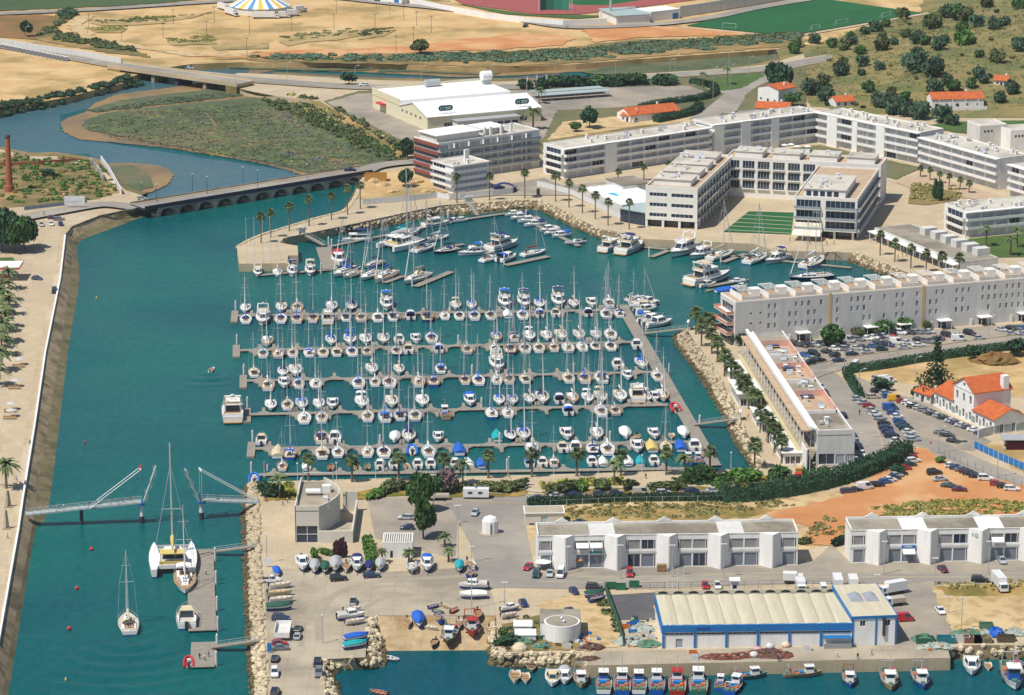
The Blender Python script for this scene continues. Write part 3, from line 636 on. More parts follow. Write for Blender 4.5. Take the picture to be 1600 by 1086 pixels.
# --- white terrace blocks ---
M_BLIND=mat('pale_blind_behind_glass',(.58,.60,.62),.4,(.50,.52,.54),.5)
def terrace(label,A,B,D,H,nfl=4,clut=16,bay=6.5,endwin=True,rail=M_WHITE,wallm=M_WHITE,towers=()):
    t=Bld('apartment_block',label,A,B,D,H); fh=H/nfl; n=max(2,int(t.W/bay)); pw=t.W/n
    op=[(i*pw+.5,k*fh+.25,(i+1)*pw-.5,(k+1)*fh-.55) for k in range(nfl) for i in range(n)]
    op=[r for r in op if not any(a<(r[0]+r[2])/2<c for a,c in towers)]
    lop=[(D*.15,k*fh+.3,D*.85,(k+1)*fh-.6) for k in range(nfl)]
    t.walls(wallm,{'f': op,'l': lop if endwin else []})
    rg=random.Random(int(t.W)); dk=[r for r in op if rg.random()<.12]; t.windows('f',dk,2); t.windows('f',[r for r in op if r not in dk],2,M_BLIND)
    if endwin: t.windows('l',lop,3)
    for k in range(1,nfl):
        cut=[0.0]+[q for a,c in towers for q in (a,c)]+[t.W]
        for i in range(0,len(cut)-1,2):
            if cut[i+1]-cut[i]>1: t.balcony('f',cut[i],cut[i+1],k*fh,1.7,rail,1.0,M_WHITE,bay=pw,bh=fh-.2)
        if endwin: t.balcony('l',D*.1,D,k*fh,1.3,rail,1.0)
    for a,c in towers: t.box('stair_tower',M_WHITE,a,-1.9,0,c,-.01,H+.3)
    t.roof(M_ROOF,.45,.3,over=.0)
    t.box('eaves',M_WHITE,-.8,-1.9,H-.05,t.W+.3,-.03,H+.35)
    t.clutter(clut); return t
terrace('white apartment block with long shaded balconies behind the palm row',P(881,279),P(1108,244),14,12.2,towers=((20,26),))
terrace('white apartment block with stair towers left of the inner corner',P(1112,243),P(1278,221),14,13,clut=20,towers=((0,5),(14,19),(30,34)))
t0=P(1278,223); t1=P(1437,257)
terrace('white apartment block with stair towers stepping right from the inner corner',t0,t1,14,13.2,clut=24,endwin=False,towers=((7,13),(22,25),(36,41)))
t2=P(1438.6,262); t3=P(1560,297)
terrace('white apartment block with bright balcony bands above the terracotta path',t2,t3,15,12.6,clut=24,endwin=True)
terrace('white apartment block cut off by the right edge, behind the three storey block',P(1578,306),P(1690,340),15,12.6,clut=12)
terrace('low white block with dark blue windows and brown roof at right',P(1508,371),P(1700,352),16,9.6,3,16,5.5,True,M_WHITE)
# --- block with brown red side ---
t=Bld('apartment_block','white apartment block under construction with brown red cladding on its left end',P(686,284),P(843,261),18,15.5)
fh=3.1; op=[(i*5.2+.4,k*fh+.3,i*5.2+4.7,k*fh+2.5) for k in range(5) for i in range(int(t.W/5.2))]
D_=(P(644,275)-P(686,284)).length; 
lop=[(1.2,k*fh+.35,16.8,k*fh+1.9) for k in range(5)]
t.walls(M_GREYW,{'f': op}); t.windows('f',op,3,M_BALU)
for k in range(5): t.box('cladding_band',M_BRICK,-.5,-.3,k*fh+1.5,-.012,18,k*fh+2.9); t.box('ribbon_window',M_GLASS,-.2,.6,k*fh+.3,-.013,17.5,k*fh+1.48)
for k in range(1,5): t.balcony('f',0,t.W,k*fh,1.2,M_BALU,1.0,M_WHITE,bay=7)
t.roof(M_ROOF,.5,.3); t.box('penthouse',M_GREYW,1,3,15.6,22,15,18.3); t.box('penthouse_roof',M_WHITE,.2,2,18.3,23,16,18.6); t.box('penthouse',M_GREYW,26,5,15.6,36,15,18); t.box('penthouse_roof',M_WHITE,25,4,18,37,16,18.3)
for x,y in ((27,2),(33,3),(38,3),(24,2)): t.box('chimney',M_WHITE,x,y,15.6,x+.9,y+.9,19.4)
fa=P(709,303); fb=fa+(P(775,291)-P(686,284))*0+Vector((cos(t.rz),sin(t.rz),0))*17
w=Bld('apartment_wing','lower white wing with grey glass front before the brown red block',fa,fb,15,11)
op=[(.5,k*2.75+.9,w.W-.5,k*2.75+2.4) for k in range(4)]; lo_=[(.6,k*2.75+.9,9,k*2.75+2.3) for k in range(4)]
w.walls(M_WHITE,{'f': op,'l': lo_}); w.windows('f',op,6,M_BALU); w.windows('l',lo_,3)
for k in range(1,4): w.balcony('l',0,15,k*2.75,1.2,M_WHITE,.9)
w.roof(M_ROOF,.35,.3,over=.5); w.clutter(4); w.box('chimney',M_WHITE,9,5,11.1,11,6,16)
# --- supermarket ---
sa=P(668,206); sb=P(845,190)
t=Bld('supermarket','big supermarket hall with white gable roof and green oval signs',sa,sb,62,6.5)
Wd=t.W
op=[(8+i*6,1,12.5+i*6,3.4) for i in range(int((Wd-12)/6))]; lop=[(33+i*5,4.0,35+i*5,5.4) for i in range(5)]
t.walls(mat('pale_yellow_render',(.72,.66,.46),.8),{'f': op,'l': lop}); t.windows('f',op,2); t.windows('l',lop,1)
mb=MB(); gable(mb,Wd,31,6.5,10.5); mb.build('roof',mat('white_sheet_roof',(.84,.84,.82),.6,stretch=(6,.2,1)),t.root)
gs_=[]; gables(gs_,Wd,31,6.5,10.4,'x')
for q in gs_: q.build('gable_wall',mat('pale_yellow_render',()),t.root)
t.box('roof',mat('white_sheet_roof',()),0,31.4,6.5,Wd,62,8.6); t.box('parapet',mat('pale_yellow_render',()),-.2,31.5,6.4,.3,62.2,9.4); t.box('parapet',mat('pale_yellow_render',()),.3,61.8,6.4,Wd,62.2,9.6)
t.box('lean_to',M_GREYW,12,-6,0,42,-.02,4.4); t.box('lean_to_roof',M_STEEL,11.5,-6.5,4.4,42.5,-.02,4.8)
t.box('red_awning',mat('red_canvas',(.55,.05,.06),.8),-2.5,46,4,-.25,53,4.6)
for i in range(8): t.box('lean_to_window',M_GLASS,13+i*3.6,-6.06,1,15.8+i*3.6,-6.005,3.2)
tk=MB(); tk.tube((0,0,0),(4.6,0,0),2.2,n=14); tk.build('roof_tank',M_WHITE,t.root,(50,52,12.6)); MB().box(50.5,51,8.6,54,53,10.6).build('tank_stand',M_STEEL,t.root)
tk=MB(); tk.tube((0,0,0),(7,0,0),1.7,n=14); tk.build('roof_tank',M_STEEL,t.root,(24,57,10.3))
def text_mesh(s,size,ext=.02):
    c=bpy.data.curves.new('lettering','FONT'); c.body=s; c.size=size; c.extrude=ext; c.align_x='CENTER'; c.align_y='CENTER'
    o=bpy.data.objects.new('lettering',c); COL.objects.link(o); bpy.context.view_layer.update()
    me=bpy.data.meshes.new_from_object(o.evaluated_get(bpy.context.evaluated_depsgraph_get())); bpy.data.objects.remove(o); return me
def lettering(s,size,m,parent,loc,rx=pi/2,rz=0,name='lettering'):
    me=text_mesh(s,size); me.materials.clear(); me.materials.append(m); o=put(name,me,parent,loc); o.rotation_euler=(rx,0,rz); return o
M_SIGNG=mat('dark_green_sign',(.01,.10,.11),.5); M_PALE=mat('pale_lettering',(.62,.72,.68),.6); M_PBLUE=mat('pale_blue_lettering',(.25,.55,.75),.6)
for x0 in (6.5,Wd-11.5):
    sg=MB(); pts=[(cos(a)*1.25*(1)+(2.2 if cos(a)>0 else-2.2),sin(a)*1.25) for a in [2*pi*i/24+.001 for i in range(24)]]
    f0=[(x,-.15,z) for x,z in pts]; f1=[(x,.15,z) for x,z in pts]; sg.loft([f0,f1])
    for xx in (-2,-.7,.7,2): sg.tube((xx,0,-2.6),(xx,0,-1),.06,n=4)
    o=sg.build('roof_sign',M_SIGNG,t.root,(x0+3,1.6,9.6))
    lettering('IU',1.7,M_PALE,o,(-1.9,-.17,-.05)); MB().box(-.6,-.19,.1,2.6,-.16,.5).box(-.2,-.19,-.65,2.4,-.16,-.25).build('lettering',M_PALE,o)
# cream shed and canopy right of supermarket
for (lb,A,B,D,H) in (('pair of long grey green parking shelters behind the supermarket',(845,160),(955,152),14,3.2),):
    c=Bld('parking_shelter',lb,P(*A),P(*B),D,H)
    for y in (0,8): c.box('roof',mat('grey_green_sheet',(.34,.42,.42),.7),0,y,2.9,c.W,y+6,3.1)
    for i in range(7):
        for y in (.3,8.3): c.box('post',M_STEEL,i*c.W/6.2,y,0,i*c.W/6.2+.15,y+.15,2.9)
def house(label,A,B,D,H,ridge,wallm=M_WHITE,nw=3,axis='x',zb=3.0):
    if len(A)==2: A,B=P(*A),P(*B)
    h=Bld('house',label,A,B,D,H,'house',zb); W=h.W; pw=W/nw
    op=[(i*pw+pw*.3,.9,i*pw+pw*.3+min(1.2,pw*.5),2.1) for i in range(nw)]
    h.walls(wallm,{'f': op}); h.windows('f',op,1)
    mb=MB(); gable(mb,W,D,H,ridge,.35,axis); mb.build('roof',M_TILE,h.root)
    g=[]
    if axis=='x': gables(g,W,D,H,ridge-.15,'x')
    else: gables(g,W,D,H,ridge-.15,'y')
    for q in g: q.build('gable_wall',wallm,h.root)
    h.box('chimney',wallm,W*.7,D*.6,H,W*.7+.8,D*.6+.8,ridge+.7)
    h.box('door',M_DKMET,W*.5-.5,-.05,0,W*.5+.5,-.01,2.05); return h
house('low white house with orange roof beside the curved hedge',P(985,192),P(1062,184),12,3.4,6)
house('small white annex with orange roof left of the low house',P(970,190),P(990,192),9,3,4.6)
house('white two part house with orange roofs beside the curved road',P(1184,158),P(1216,164),12,7,8.6,M_WHITE,3,'y')
house('low house with long orange roof before the road bend',P(1180,182),P(1232,184),10,4,6.2)
# --- marina shop strip ---
mA=P(1278,724); mB_=P(1330,725.5); far_=P(1222,566)
ax=(far_-mB_); ax.z=0; Ls=ax.length; ax.normalize(); wdir=Vector((ax.y,-ax.x,0)); Wm=(mB_-mA).dot(wdir)
A_=mB_-wdir*10.0; B_=mB_
s=Bld('shop_arcade','long low white marina shop arcade with pink roof courts',A_,B_,Ls,9.6); Wd=s.W; D=s.D
zt=ZT(mB_,672.5)-3; s.H=zt
fo=[(.4,.2,5,3.4),(5.4,.2,8,3.2),(8.3,.2,10.8,3.2)]
lo_=[(i*6+.6,5,i*6+5.4,zt-1) for i in range(int(D/6))]
s.walls(M_GREYW,{'f': fo,'l': lo_}); s.windows('f',fo[1:],3,M_SHUT); s.windows('f',fo[:1],1); s.windows('l',lo_,2)
s.box('roof',M_ROOFG,0,0,zt-1.5,Wd,D,zt-1.2)
for x in (0,Wd-.35): s.box('parapet',M_WHITE,x,.35,zt-.02,x+.35,D,zt+.4)
s.box('parapet',M_WHITE,0,0,zt-.02,Wd,.35,zt+.4)
M_PINK=mat('pink_render',(.72,.44,.34),.8)
for f0,f1 in ((.20,.36),(.50,.64),(.76,.88)):
    y0,y1=D*f0,D*f1
    s.box('court_wall',M_PINK,.5,y1-.3,zt-1.2,Wd-.4,y1,zt+1.0); s.box('court_wall',M_PINK,Wd-.75,y0,zt-1.2,Wd-.4,y1-.3,zt+.9); s.box('court_floor',M_ROOFT,.5,y0,zt-1.2,Wd-.8,y1-.3,zt-1.14)
    s.box('court_wall',M_WHITE,.5,y0-.3,zt-1.2,Wd-.4,y0,zt-.2); s.box('parasol_canopy',mat('navy_canvas',(.03,.05,.14),.8),2,y1-3,zt-.4,6,y1-1,zt-.25)
s.clutter(30,zt-1.2,x0=2,x1=Wd-1.5,y0=3,y1=D-3)
g=1.5
s.box('gallery_roof',M_WHITE,-g,3,zt-.4,-.02,D,zt+.1); s.box('gallery_roof_deck',M_ROOFT,-g-2.6,3,zt-.9,-g-.02,D-2,zt-.5)
s.box('gallery_wall',M_WHITE,-2.2,1,zt+.1,-1.4,D,zt+1.2)
s.box('gallery_fascia',mat('yellow_fascia',(.58,.50,.28),.8),-g-4.0,2,3.9,-g-2.9,D-4,4.3)
s.box('gallery_floor',M_CONC,-g-3.2,2,3.9,-.02,D,4.25)
for i in range(int(D/5)): s.box('column',M_WHITE,-g-2.2,3.5+i*5,4.25,-g-1.9,3.8+i*5,zt-.9); s.box('column',M_WHITE,-g-3,3.5+i*5,0,-g-2.6,3.9+i*5,3.9)
s.box('shop_front',M_GLASS,-1.2,3,0,-.02,D,3.88)
mb=MB()
for i in range(14): mb.box(-6.5+i*.35,-6+i*.55,i*.3,-4.5+i*.35,-5.3+i*.55,i*.3+.2)
mb.build('stairs',M_CONC,s.root); s.box('stair_wall',M_WHITE,-4.4,-6,0,-4.1,2,6.6)
for k,(y,x,wd,dp,hh) in enumerate(((1,-9.6,5.4,24,3.7),(34,-10.6,5.4,16,3.4),(62,-12.5,7.2,16,4.2),(88,-10.4,5.2,15,3.5),(112,-13,8,20,4))):
    q=s.M @ Vector((x,y,0)); q2=s.M @ Vector((x+wd,y,0))
    if y+dp>D+6: continue
    pv=Bld('cafe_pavilion',['white glass fronted cafe pavilion nearest the flag poles','white cafe awning pavilion second along the palm walk','cream roofed cafe pavilion halfway along the palm walk','small white cafe awning fourth along the palm walk','big white cafe pavilion at the far end of the palm walk'][k],q,q2,dp,hh)
    fo=[(.5+i*(wd-.8)/3,.3,.5+(i+1)*(wd-.8)/3-.3,2.6) for i in range(3)]; lo_=[(1+i*3,.3,3.6+i*3,2.6) for i in range(int((dp-1)/3))]
    pv.walls(M_WHITE,{'f': fo,'l': lo_}); pv.windows('f',fo,1); pv.windows('l',lo_,1); pv.box('roof',M_WHITE,-.8,-.8,hh,wd+.3,dp+.5,hh+.25)
# --- train station ---
st=P(1459,633); en=P(1553,679); u=(en-st).normalized(); total=(en-st).length
n_=Vector((-u.y,u.x,0))
M_GDADO=mat('grey_green_render',(.30,.36,.33),.8)
def st_wing(label,o0,o1,D,H,ridge,axis,fl):
    a=st+u*o0; c=st+u*o1; h=Bld('station',label,a,c,D,H); W=h.W
    n=3; pw=W/n; op=[(i*pw+pw/2-.55,.9+z,i*pw+pw/2+.55,2.9+z) for z in fl for i in range(n)]
    rop=[(2+i*4.2,.2,3.3+i*4.2,2.9) for i in range(2)] if axis=='x' and o0>10 else []
    h.walls(M_WHITE,{'f': op,'r': rop}); h.windows('f',op,1); h.windows('r',rop,1)
    for (a0,c0,b0,d0) in op+[]:
        mb=MB(); pts=[(a0+.55+.75*cos(pi*i/8),c0+2.0+.75*sin(pi*i/8)) for i in range(9)]; pin=[(a0+.55+.55*cos(pi*i/8),c0+2.0+.55*sin(pi*i/8)) for i in range(9)]
        for i in range(8): mb.face((pts[i+1][0],-.05,pts[i+1][1]),(pts[i][0],-.05,pts[i][1]),(pin[i][0],-.05,pin[i][1]),(pin[i+1][0],-.05,pin[i+1][1]))
        mb.build('window_arch',M_GREYW,h.root)
        MB().face(*[(p[0],-.04,p[1]) for p in pin[::-1]]).build('fanlight',M_GLASS,h.root)
    for i in range(n+1):
        x=min(max(i*pw-.5,.05),W-1.05)
        for z in fl[:1]: h.box('dado_panel',M_GDADO,x,-.06,.7,x+1.0,-.012,2.6)
    mb=MB(); gable(mb,W,D,H,ridge,.5,axis); mb.build('roof',M_TILE,h.root); g=[]
    if axis=='x': gables(g,W,D,H,ridge-.2,'x')
    else: gables(g,W,D,H,ridge-.2,'y')
    [q.build('gable_wall',M_WHITE,h.root) for q in g]; h.box('cornice',M_GREYW,-.15,-.15,H-.35,W+.15,-.005,H-.1)
    return h
k1,k2=total*.33,total*.66
st_wing('low left wing of the old station with orange roof',0,k1-.02,11,4.6,7.4,'x',[0])
hs=st_wing('tall gabled centre of the old white station with orange roof',k1,k2,13,9.8,13.4,'y',[0,4.9])
hs.box('chimney',M_WHITE,hs.W-1.6,10,9,hs.W+.3,12,14)
tube=MB(); tube.tube((hs.W/2,-.05,11.2),(hs.W/2,-.02,11.2),.5,n=10); tube.build('round_window',M_GLASS,hs.root)
hr=st_wing('low right wing of the old station with dark arched doors',k2+.02,total,11,4.6,7.4,'x',[0])
for q0,q1 in ((.1,1.9),(3.6,6),(7.7,10.7)): hr.box('dado_panel',M_GDADO,hr.W+.012,q0,.5,hr.W+.06,q1,2.6)
house('small orange roofed lavatory hut beside the station',P(1428,624),P(1454,632),6,2.8,4.2,M_GREYW)
# --- warehouse rows ---
def warehouse(label,A,B,nb,off,H=9.0,D=9.5,whites=()):
    w=Bld('workshop_row',label,P(*A),P(*B),D,H); W=w.W; op=[]
    pitch=13.55; ap=[off+i*pitch for i in range(nb)]; big=[]; roll=[]; red=[]
    edges=[0]+ap+[W]
    for i in range(len(edges)-1):
        u0=edges[i]+(2.7 if i else .4); u1=edges[i+1]-(3.1 if i<len(edges)-2 else .4)
        if u1-u0<2: continue
        m=2 if u1-u0>4.4 else 1; ww=(u1-u0-.9-.3*(m-1))/m
        for k in range(m):
            x=u0+.45+k*(ww+.3); big.append((x,5.0,x+ww,7.6)); roll.append((x,.1,x+ww,3.7))
        red+=[(u0,5,u0+.4,7.6),(u1-.4,5,u1,7.6),(u1-.4,.1,u1,3.7)]
    w.walls(M_WHITE,{'f': big+roll+red}); rr=random.Random(len(label))
    dark=[r for r in big+roll if rr.random()<.2]; w.windows('f',dark,1,M_GLASS); w.windows('f',[r for r in big if r not in dark],0,mat('window_blind',(.24,.24,.25),.5,(.30,.29,.28),.6)); w.windows('f',[r for r in roll if r not in dark],0,mat('roller_shutter',(.20,.22,.26),.6,(.16,.18,.21),.4,stretch=(1,1,14)),name='roller_door',pane='shutter')
    w.windows('f',red,0,mat('dark_red_panel',(.12,.015,.03),.6),name='side_panel',pane='panel')
    w.box('string_course',M_GREYW,0,-.1,4.0,W,-.012,4.6)
    for a in ap:
        pr=MB(); pr.prism([(a-2.9,-.02),(a,-2.6),(a+.3,-2.6),(a+2.5,-.02)],0,H+.25); pr.build('bay_tower',M_WHITE,w.root)
    n=len(edges)-1
    for i in range(n):
        p0=edges[i]; p1=edges[i+1]
        segs=[(p0,(p0+p1)/2),((p0+p1)/2,p1)]
        for j,(s0,s1) in enumerate(segs):
            MB().add([(s0+.02,0,H-.3),(s1-.02,0,H-.3),(s1-.02,D,H+.1),(s0+.02,D,H+.1)],[(0,1,2,3)]).build('roof',M_WHITE if (i,j) in whites else (M_ROOFG if (i*2+j)%5!=3 else M_GREYW),w.root)
    mb=MB(); mb.box(0,D-.3,H-.4,W,D,H+.7); mb.box(0,0,H-.4,W,.25,H+.1); mb.box(0,.25,H-.4,.3,D-.3,H+.5); mb.box(W-.3,.25,H-.4,W,D-.3,H+.5); mb.build('parapet',M_WHITE,w.root)
    for a in ap: MB().add([(a-2,D-.35,H+.7),(a+2,D-.35,H+.7),(a,D-.35,H+1.9),(a-2,D+.05,H+.7),(a+2,D+.05,H+.7),(a,D+.05,H+1.9)],[(0,1,2),(4,3,5),(0,2,5,3),(1,4,5,2)]).build('parapet_gable',M_WHITE,w.root)
    return w,ap,big,roll
wA,apA,bigA,rollA=warehouse('left row of white harbour workshops with angled bay towers',(840,889),(1246,883),5,6.9)
wB,apB,bigB,rollB=warehouse('right row of white harbour workshops with letters N2 on a tower',(1328,880),(1700,874),5,7.0,whites=((1,1),(3,0)))
# sign boards, awnings, the N2 mark
a=apB[2]; tw=math.atan2(-2.58,2.9)
o=lettering('N2',1.6,mat('grey_teal_lettering',(.18,.36,.36),.6),wB.root,(a-1.5,-1.40,7.6),pi/2,tw)
bd=wB.box('sign_board',M_BLUE,rollB[2][0]-.2,-.35,4.1,rollB[2][2]+.2,-.12,4.75); MB().box(rollB[2][0]+.5,-.37,4.3,rollB[2][2]-.8,-.351,4.55).build('lettering',M_PALE,bd)
def awning(w,r,z,d=1.3,m=None,drop=.9):
    x0,x1=r[0],r[2]
    MB().add([(x0,-.03,z),(x1,-.03,z),(x1,-d,z-drop),(x0,-d,z-drop),(x0,-d,z-drop-.25),(x1,-d,z-drop-.25)],[(3,2,1,0),(4,5,2,3)]).build('awning',m or M_WHITE,w.root)
for r in bigA[1:3]: awning(wA,r,7.0)
awning(wB,rollB[2],3.9,1.8); awning(wB,bigB[5],6.6)
wA.box('sign_board',mat('green_sign',(.05,.3,.3),.6),rollA[2][0],-.2,4.1,rollA[2][2],-.11,4.7)
wA.box('crate_stack',mat('weathered_crates',(.33,.2,.1),.9,(.2,.12,.06),2),apA[2]-3,-4.2,0,apA[2]-.5,-2.9,2.0)
# --- blue and white fish hall ---
fA=P(1035,1013); fB=P(1330,1009)
f=Bld('fish_hall','long blue and white fish hall with wavy vaulted roof on the quay',fA,fB,22,5.8); W=f.W
nb_=6; pw=W/nb_
op=[(i*pw+.5,3.4,(i+1)*pw-.1,3.95) for i in range(nb_)]+[(pw*.42,.05,pw*.65,2.4)]
f.walls(M_WHITE,{'f': op},z1=4.2); f.windows('f',op[:nb_],5); f.windows('f',op[nb_:],0,M_SHUT,name='door',pane='panel')
f.box('fascia',M_BLUE,-.2,-.35,4.2,W+.05,.2,5.9); f.box('fascia',M_BLUE,-.2,.2,3.6,0.1,22,5.9); f.box('fascia',M_BLUE,-.2,22,4.6,W,22.3,5.7); f.box('rear_parapet',mat('cream_sheet_roof',O(232,224,196),.8,O(214,204,176),.4,6,stretch=(2,.15,1)),0,22.36,5.2,W,22.5,7.0)
for i in range(nb_): 
    f.box('pilaster',M_BLUE,i*pw-.1,-.3,0,i*pw+.45,-.012,4.2)
mb=MB(); N=12; v0=[]; 
for i in range(N):
    x0=i*W/N; ww=W/N
    ring=[(x0+ww*k/8,5.75+.28*sin(pi*k/8)**.8) for k in range(9)]
    for k in range(8): mb.face((ring[k][0],.2,ring[k][1]),(ring[k+1][0],.2,ring[k+1][1]),(ring[k+1][0],22,ring[k+1][1]),(ring[k][0],22,ring[k][1]))
    for y in (.2,22): mb.face(*[(p[0],y,p[1]) for p in (ring if y<1 else ring[::-1])])
mb.build('vaulted_roof',mat('cream_sheet_roof',O(232,224,196),.8,O(214,204,176),.4,6,stretch=(2,.15,1)),f.root)
for i in range(1,N): f.box('roof_rib',mat('rib_grey',(.36,.34,.28),.8),i*W/N-.07,.25,5.76,i*W/N+.07,21.9,5.86)
for i in range(N): MB().add([(i*W/N+W/N*(.5+.33*cos(pi*k/8)),22.32,6.16+.62*sin(pi*k/8)) for k in range(9)],[tuple(range(8,-1,-1))]).build('dark_lunette',M_DARK,f.root)  # near-black half discs standing along the rear roof edge
for x in (pw*.25,W*.5,W*.83): MB().lathe([(.05,0),(.22,.1),(.22,.35),(.05,.5)],8).build('flood_lamp',M_WHITE,f.root,(x,-.3,5.9))
MB().box(W-pw+.6,-2.4,2.75,W-.2,-.36,2.95).build('canopy',M_BLUE,f.root); f.box('screen',mat('wire_screen',(.3,.3,.3),.8),W-pw+.7,-2.3,0,W-.2,-2.2,1.4)
f.box('name_board',mat('blue_sign',(.02,.08,.3),.6),pw+.6,-.42,4.8,pw+3.8,-.36,5.4)
fC=P(1400,1007); f2=Bld('fish_hall_office','taller white end block with blue trim and skylight on the fish hall',fB+Vector((.03,-.3,0)),fC,23.5,7.6); W=f2.W
op=[(W*.18,5.0,W*.3,6.5),(W*.72,5.0,W*.86,6.5)]
f2.walls(M_WHITE,{'f': op},z1=7.2); f2.windows('f',op,1); f2.box('fascia',M_BLUE,-.15,-.2,7.0,W+.15,-.012,7.7); f2.box('fascia',M_BLUE,W+.012,-.012,7.0,W+.2,23.5,7.7); f2.box('fascia',M_BLUE,-.2,-.012,6.4,-.012,23.5,7.7)
f2.box('roof',mat('cream_sheet_roof',()),-.01,0,7.2,W,23.5,7.6)
for x in (0,W*.52,W-.4): f2.box('pilaster',M_BLUE,x,-.15,0,x+.4,-.013,7.0)
sk=MB(); cx,cy=W*.5,13.5; q=3.0
for k in (-1,1): sk.add([(cx+k*1.9-1.7,cy-q,7.62),(cx+k*1.9+1.7,cy-q,7.62),(cx+k*1.9+1.7,cy+q,7.62),(cx+k*1.9-1.7,cy+q,7.62),(cx+k*1.9,cy-1,8.9),(cx+k*1.9,cy+1,8.9)],[(0,1,4),(1,2,5,4),(2,3,5),(3,0,4,5)])
sk.build('skylight',mat('grey_skylight',(.3,.32,.36),.25),f2.root)
f2.box('flue',M_DKMET,W*.68,-.5,2.5,W*.74,-.16,7.4)
# --- harbour club with curved wall ---
cA=P(462,848); cB=P(499,848); c=Bld('harbour_club','pale concrete club building with curved wall and open roof deck',cA,cB,26,9.6); W=c.W
zt=ZT(cA,791)-3; R_=26
arc=[(W+4.8*sin(pi*i/16)**.9,26*i/16) for i in range(1,16)]
plan=[(0,0),(W,0)]+arc+[(W,26),(0,26)]
M_PCONC=mat('pale_concrete',(.60,.57,.50),.8,(.54,.51,.45),.3,6)
glz=zt*.46
mb=MB(); n=len(plan)
def wallrun(mb,pts,z0,z1,t=.35):
    for i in range(len(pts)-1): mb.bar((pts[i][0],pts[i][1],z0),(pts[i+1][0],pts[i+1][1],z0),t,z1-z0)
wallrun(mb,[(W,.18)]+arc+[(W,26)],0,zt); wallrun(mb,[(0,26),(0,0)],0,zt); mb.box(0,0.0,glz,W,.35,zt); mb.box(W-.4,0,0,W,.35,glz); mb.box(0,0,0,.3,.35,glz); mb.build('wall',M_PCONC,c.root)
for i in range(2):
    for k in range(2): put('window',cmesh(('win',round((W-.7)/2,2),round(glz/2,2),0),win_fn(round((W-.7)/2,2),round(glz/2,2),0),M_FRAME),c.root,(.3+i*(W-.7)/2,0.05,k*glz/2)); c.box('pane',M_GLASS,.35+i*(W-.7)/2,.3,k*glz/2+.05,.2+(i+1)*(W-.7)/2,.34,(k+1)*glz/2-.05)
mb=MB(); mb.prism([(p[0]*.985,p[1]) for p in plan],zt-1.5,zt-1.3); mb.build('roof',M_CONC,c.root)
for x in (.6,W+2.5):
    for y in (1,24.5): MB().tube((x,y,zt-1.3),(x,y,zt+3),.13,n=6).build('roof_mast',M_STEEL,c.root)
MB().tube((.6,24.5,zt+1.8),(W+2.5,24.5,zt+1.8),.1).build('roof_rail',M_STEEL,c.root)
MB().tube((2,14,zt-.3),(6,14,zt-.3),.8,n=10).build('roof_tank',M_WHITE,c.root); c.box('air_unit',M_WHITE,6.3,16,zt-1.3,8.6,18,zt+.6); c.box('air_unit',M_GREYW,7,8,zt-1.3,8.4,10,zt-.2)
c.box('low_wall',M_PCONC,W+.02,-.4,0,W+9.0,0.1,3.4); c.box('low_wall',M_PCONC,W+8.6,.1,0,W+9.0,27,3.4); c.box('low_wall',M_PCONC,W+5,27,0,W+9,27.4,5.8); c.box('terrace',M_CONC,W+.05,.1,2.6,W+8.58,9,2.75)
hut=Bld('boat_club_hut','small white hut with slatted roof behind the boat row',P(598,873),P(644.5,873),8,4.2); W=hut.W
op=[(W*.25,.1,W*.25+.8,2.2),(W*.75,.1,W*.75+.8,2.2)]; hut.walls(M_WHITE,{'f': op}); hut.windows('f',op,0); hut.roof(M_ROOFG,.4,.25)
for i in range(12): hut.box('roof_slat',M_WHITE,.4+i*(W-.8)/12,.3,4.4,.4+i*(W-.8)/12+.22,7.7,4.6)
# --- round white building ---
cc=P(878,996); cc.z=3; rd=Bld('round_office','white drum shaped office with grey round roof by the rubble slope',cc+Vector((-5.3,0,0)),cc+Vector((4.6,0,0)),9,3.9)
rd.walls(M_WHITE,{}); rd.box('roof',M_ROOFG,-.1,-.1,3.9,rd.W+.1,9.1,4.15)
mb=MB(); mb.loft([[(5.3+4.4*cos(2*pi*i/32),4.4*sin(2*pi*i/32),z) for i in range(32)] for z in (0,4.3)]); mb.build('drum',M_WHITE,rd.root)
mb=MB(); mb.loft([[(5.3+r*cos(2*pi*i/32),r*sin(2*pi*i/32),z) for i in range(32)] for r,z in ((4.0,4.3),(4.0,4.36))],cap0=False); mb.build('roof_disc',M_ROOFG,rd.root)
for p in ((5.3,1,4.36),(5.8,-1.2,4.36)): MB().lathe([(.3,0),(.3,.4),(.5,.45),(.2,.8)],8).build('roof_vent',M_STEEL,rd.root,p)
# --- kiosk and electrical cabin ---
k0=P(766,833); kk=thing('kiosk','little white rounded kiosk on the traffic island','kiosk',k0)
mb=MB(); mb.loft([[(2.2*cos(a)*s_,1.9*sin(a)*s_,z) for a in [2*pi*i/12 for i in range(12)]] for s_,z in ((1,0.15),(1,3.6),(.75,4.5),(.2,5.0))]); mb.build('body',M_WHITE,kk,smooth=False)
MB().box(.1,-1.98,.3,.35,-1.86,3.2).build('slot',M_DKMET,kk); MB().lathe([(3.2,0),(3.2,.15)],20).build('base',M_CONC,kk)
e=Bld('transformer_cabin','grey concrete transformer cabin with pale blue doors',P(821,822),P(881,821),6,3.6); op=[(e.W*.4,.1,e.W*.58,3)]
e.walls(M_PCONC,{'f': op}); e.windows('f',op,1,mat('pale_blue_door',(.38,.55,.6),.6),name='door',pane='panel'); e.roof(M_CONC,.15,.3,.3); e.box('vent',M_DKMET,1,-.05,.4,2.4,-.012,.8); e.box('vent',M_DKMET,e.W-3,-.05,.4,e.W-1.6,-.012,.8)
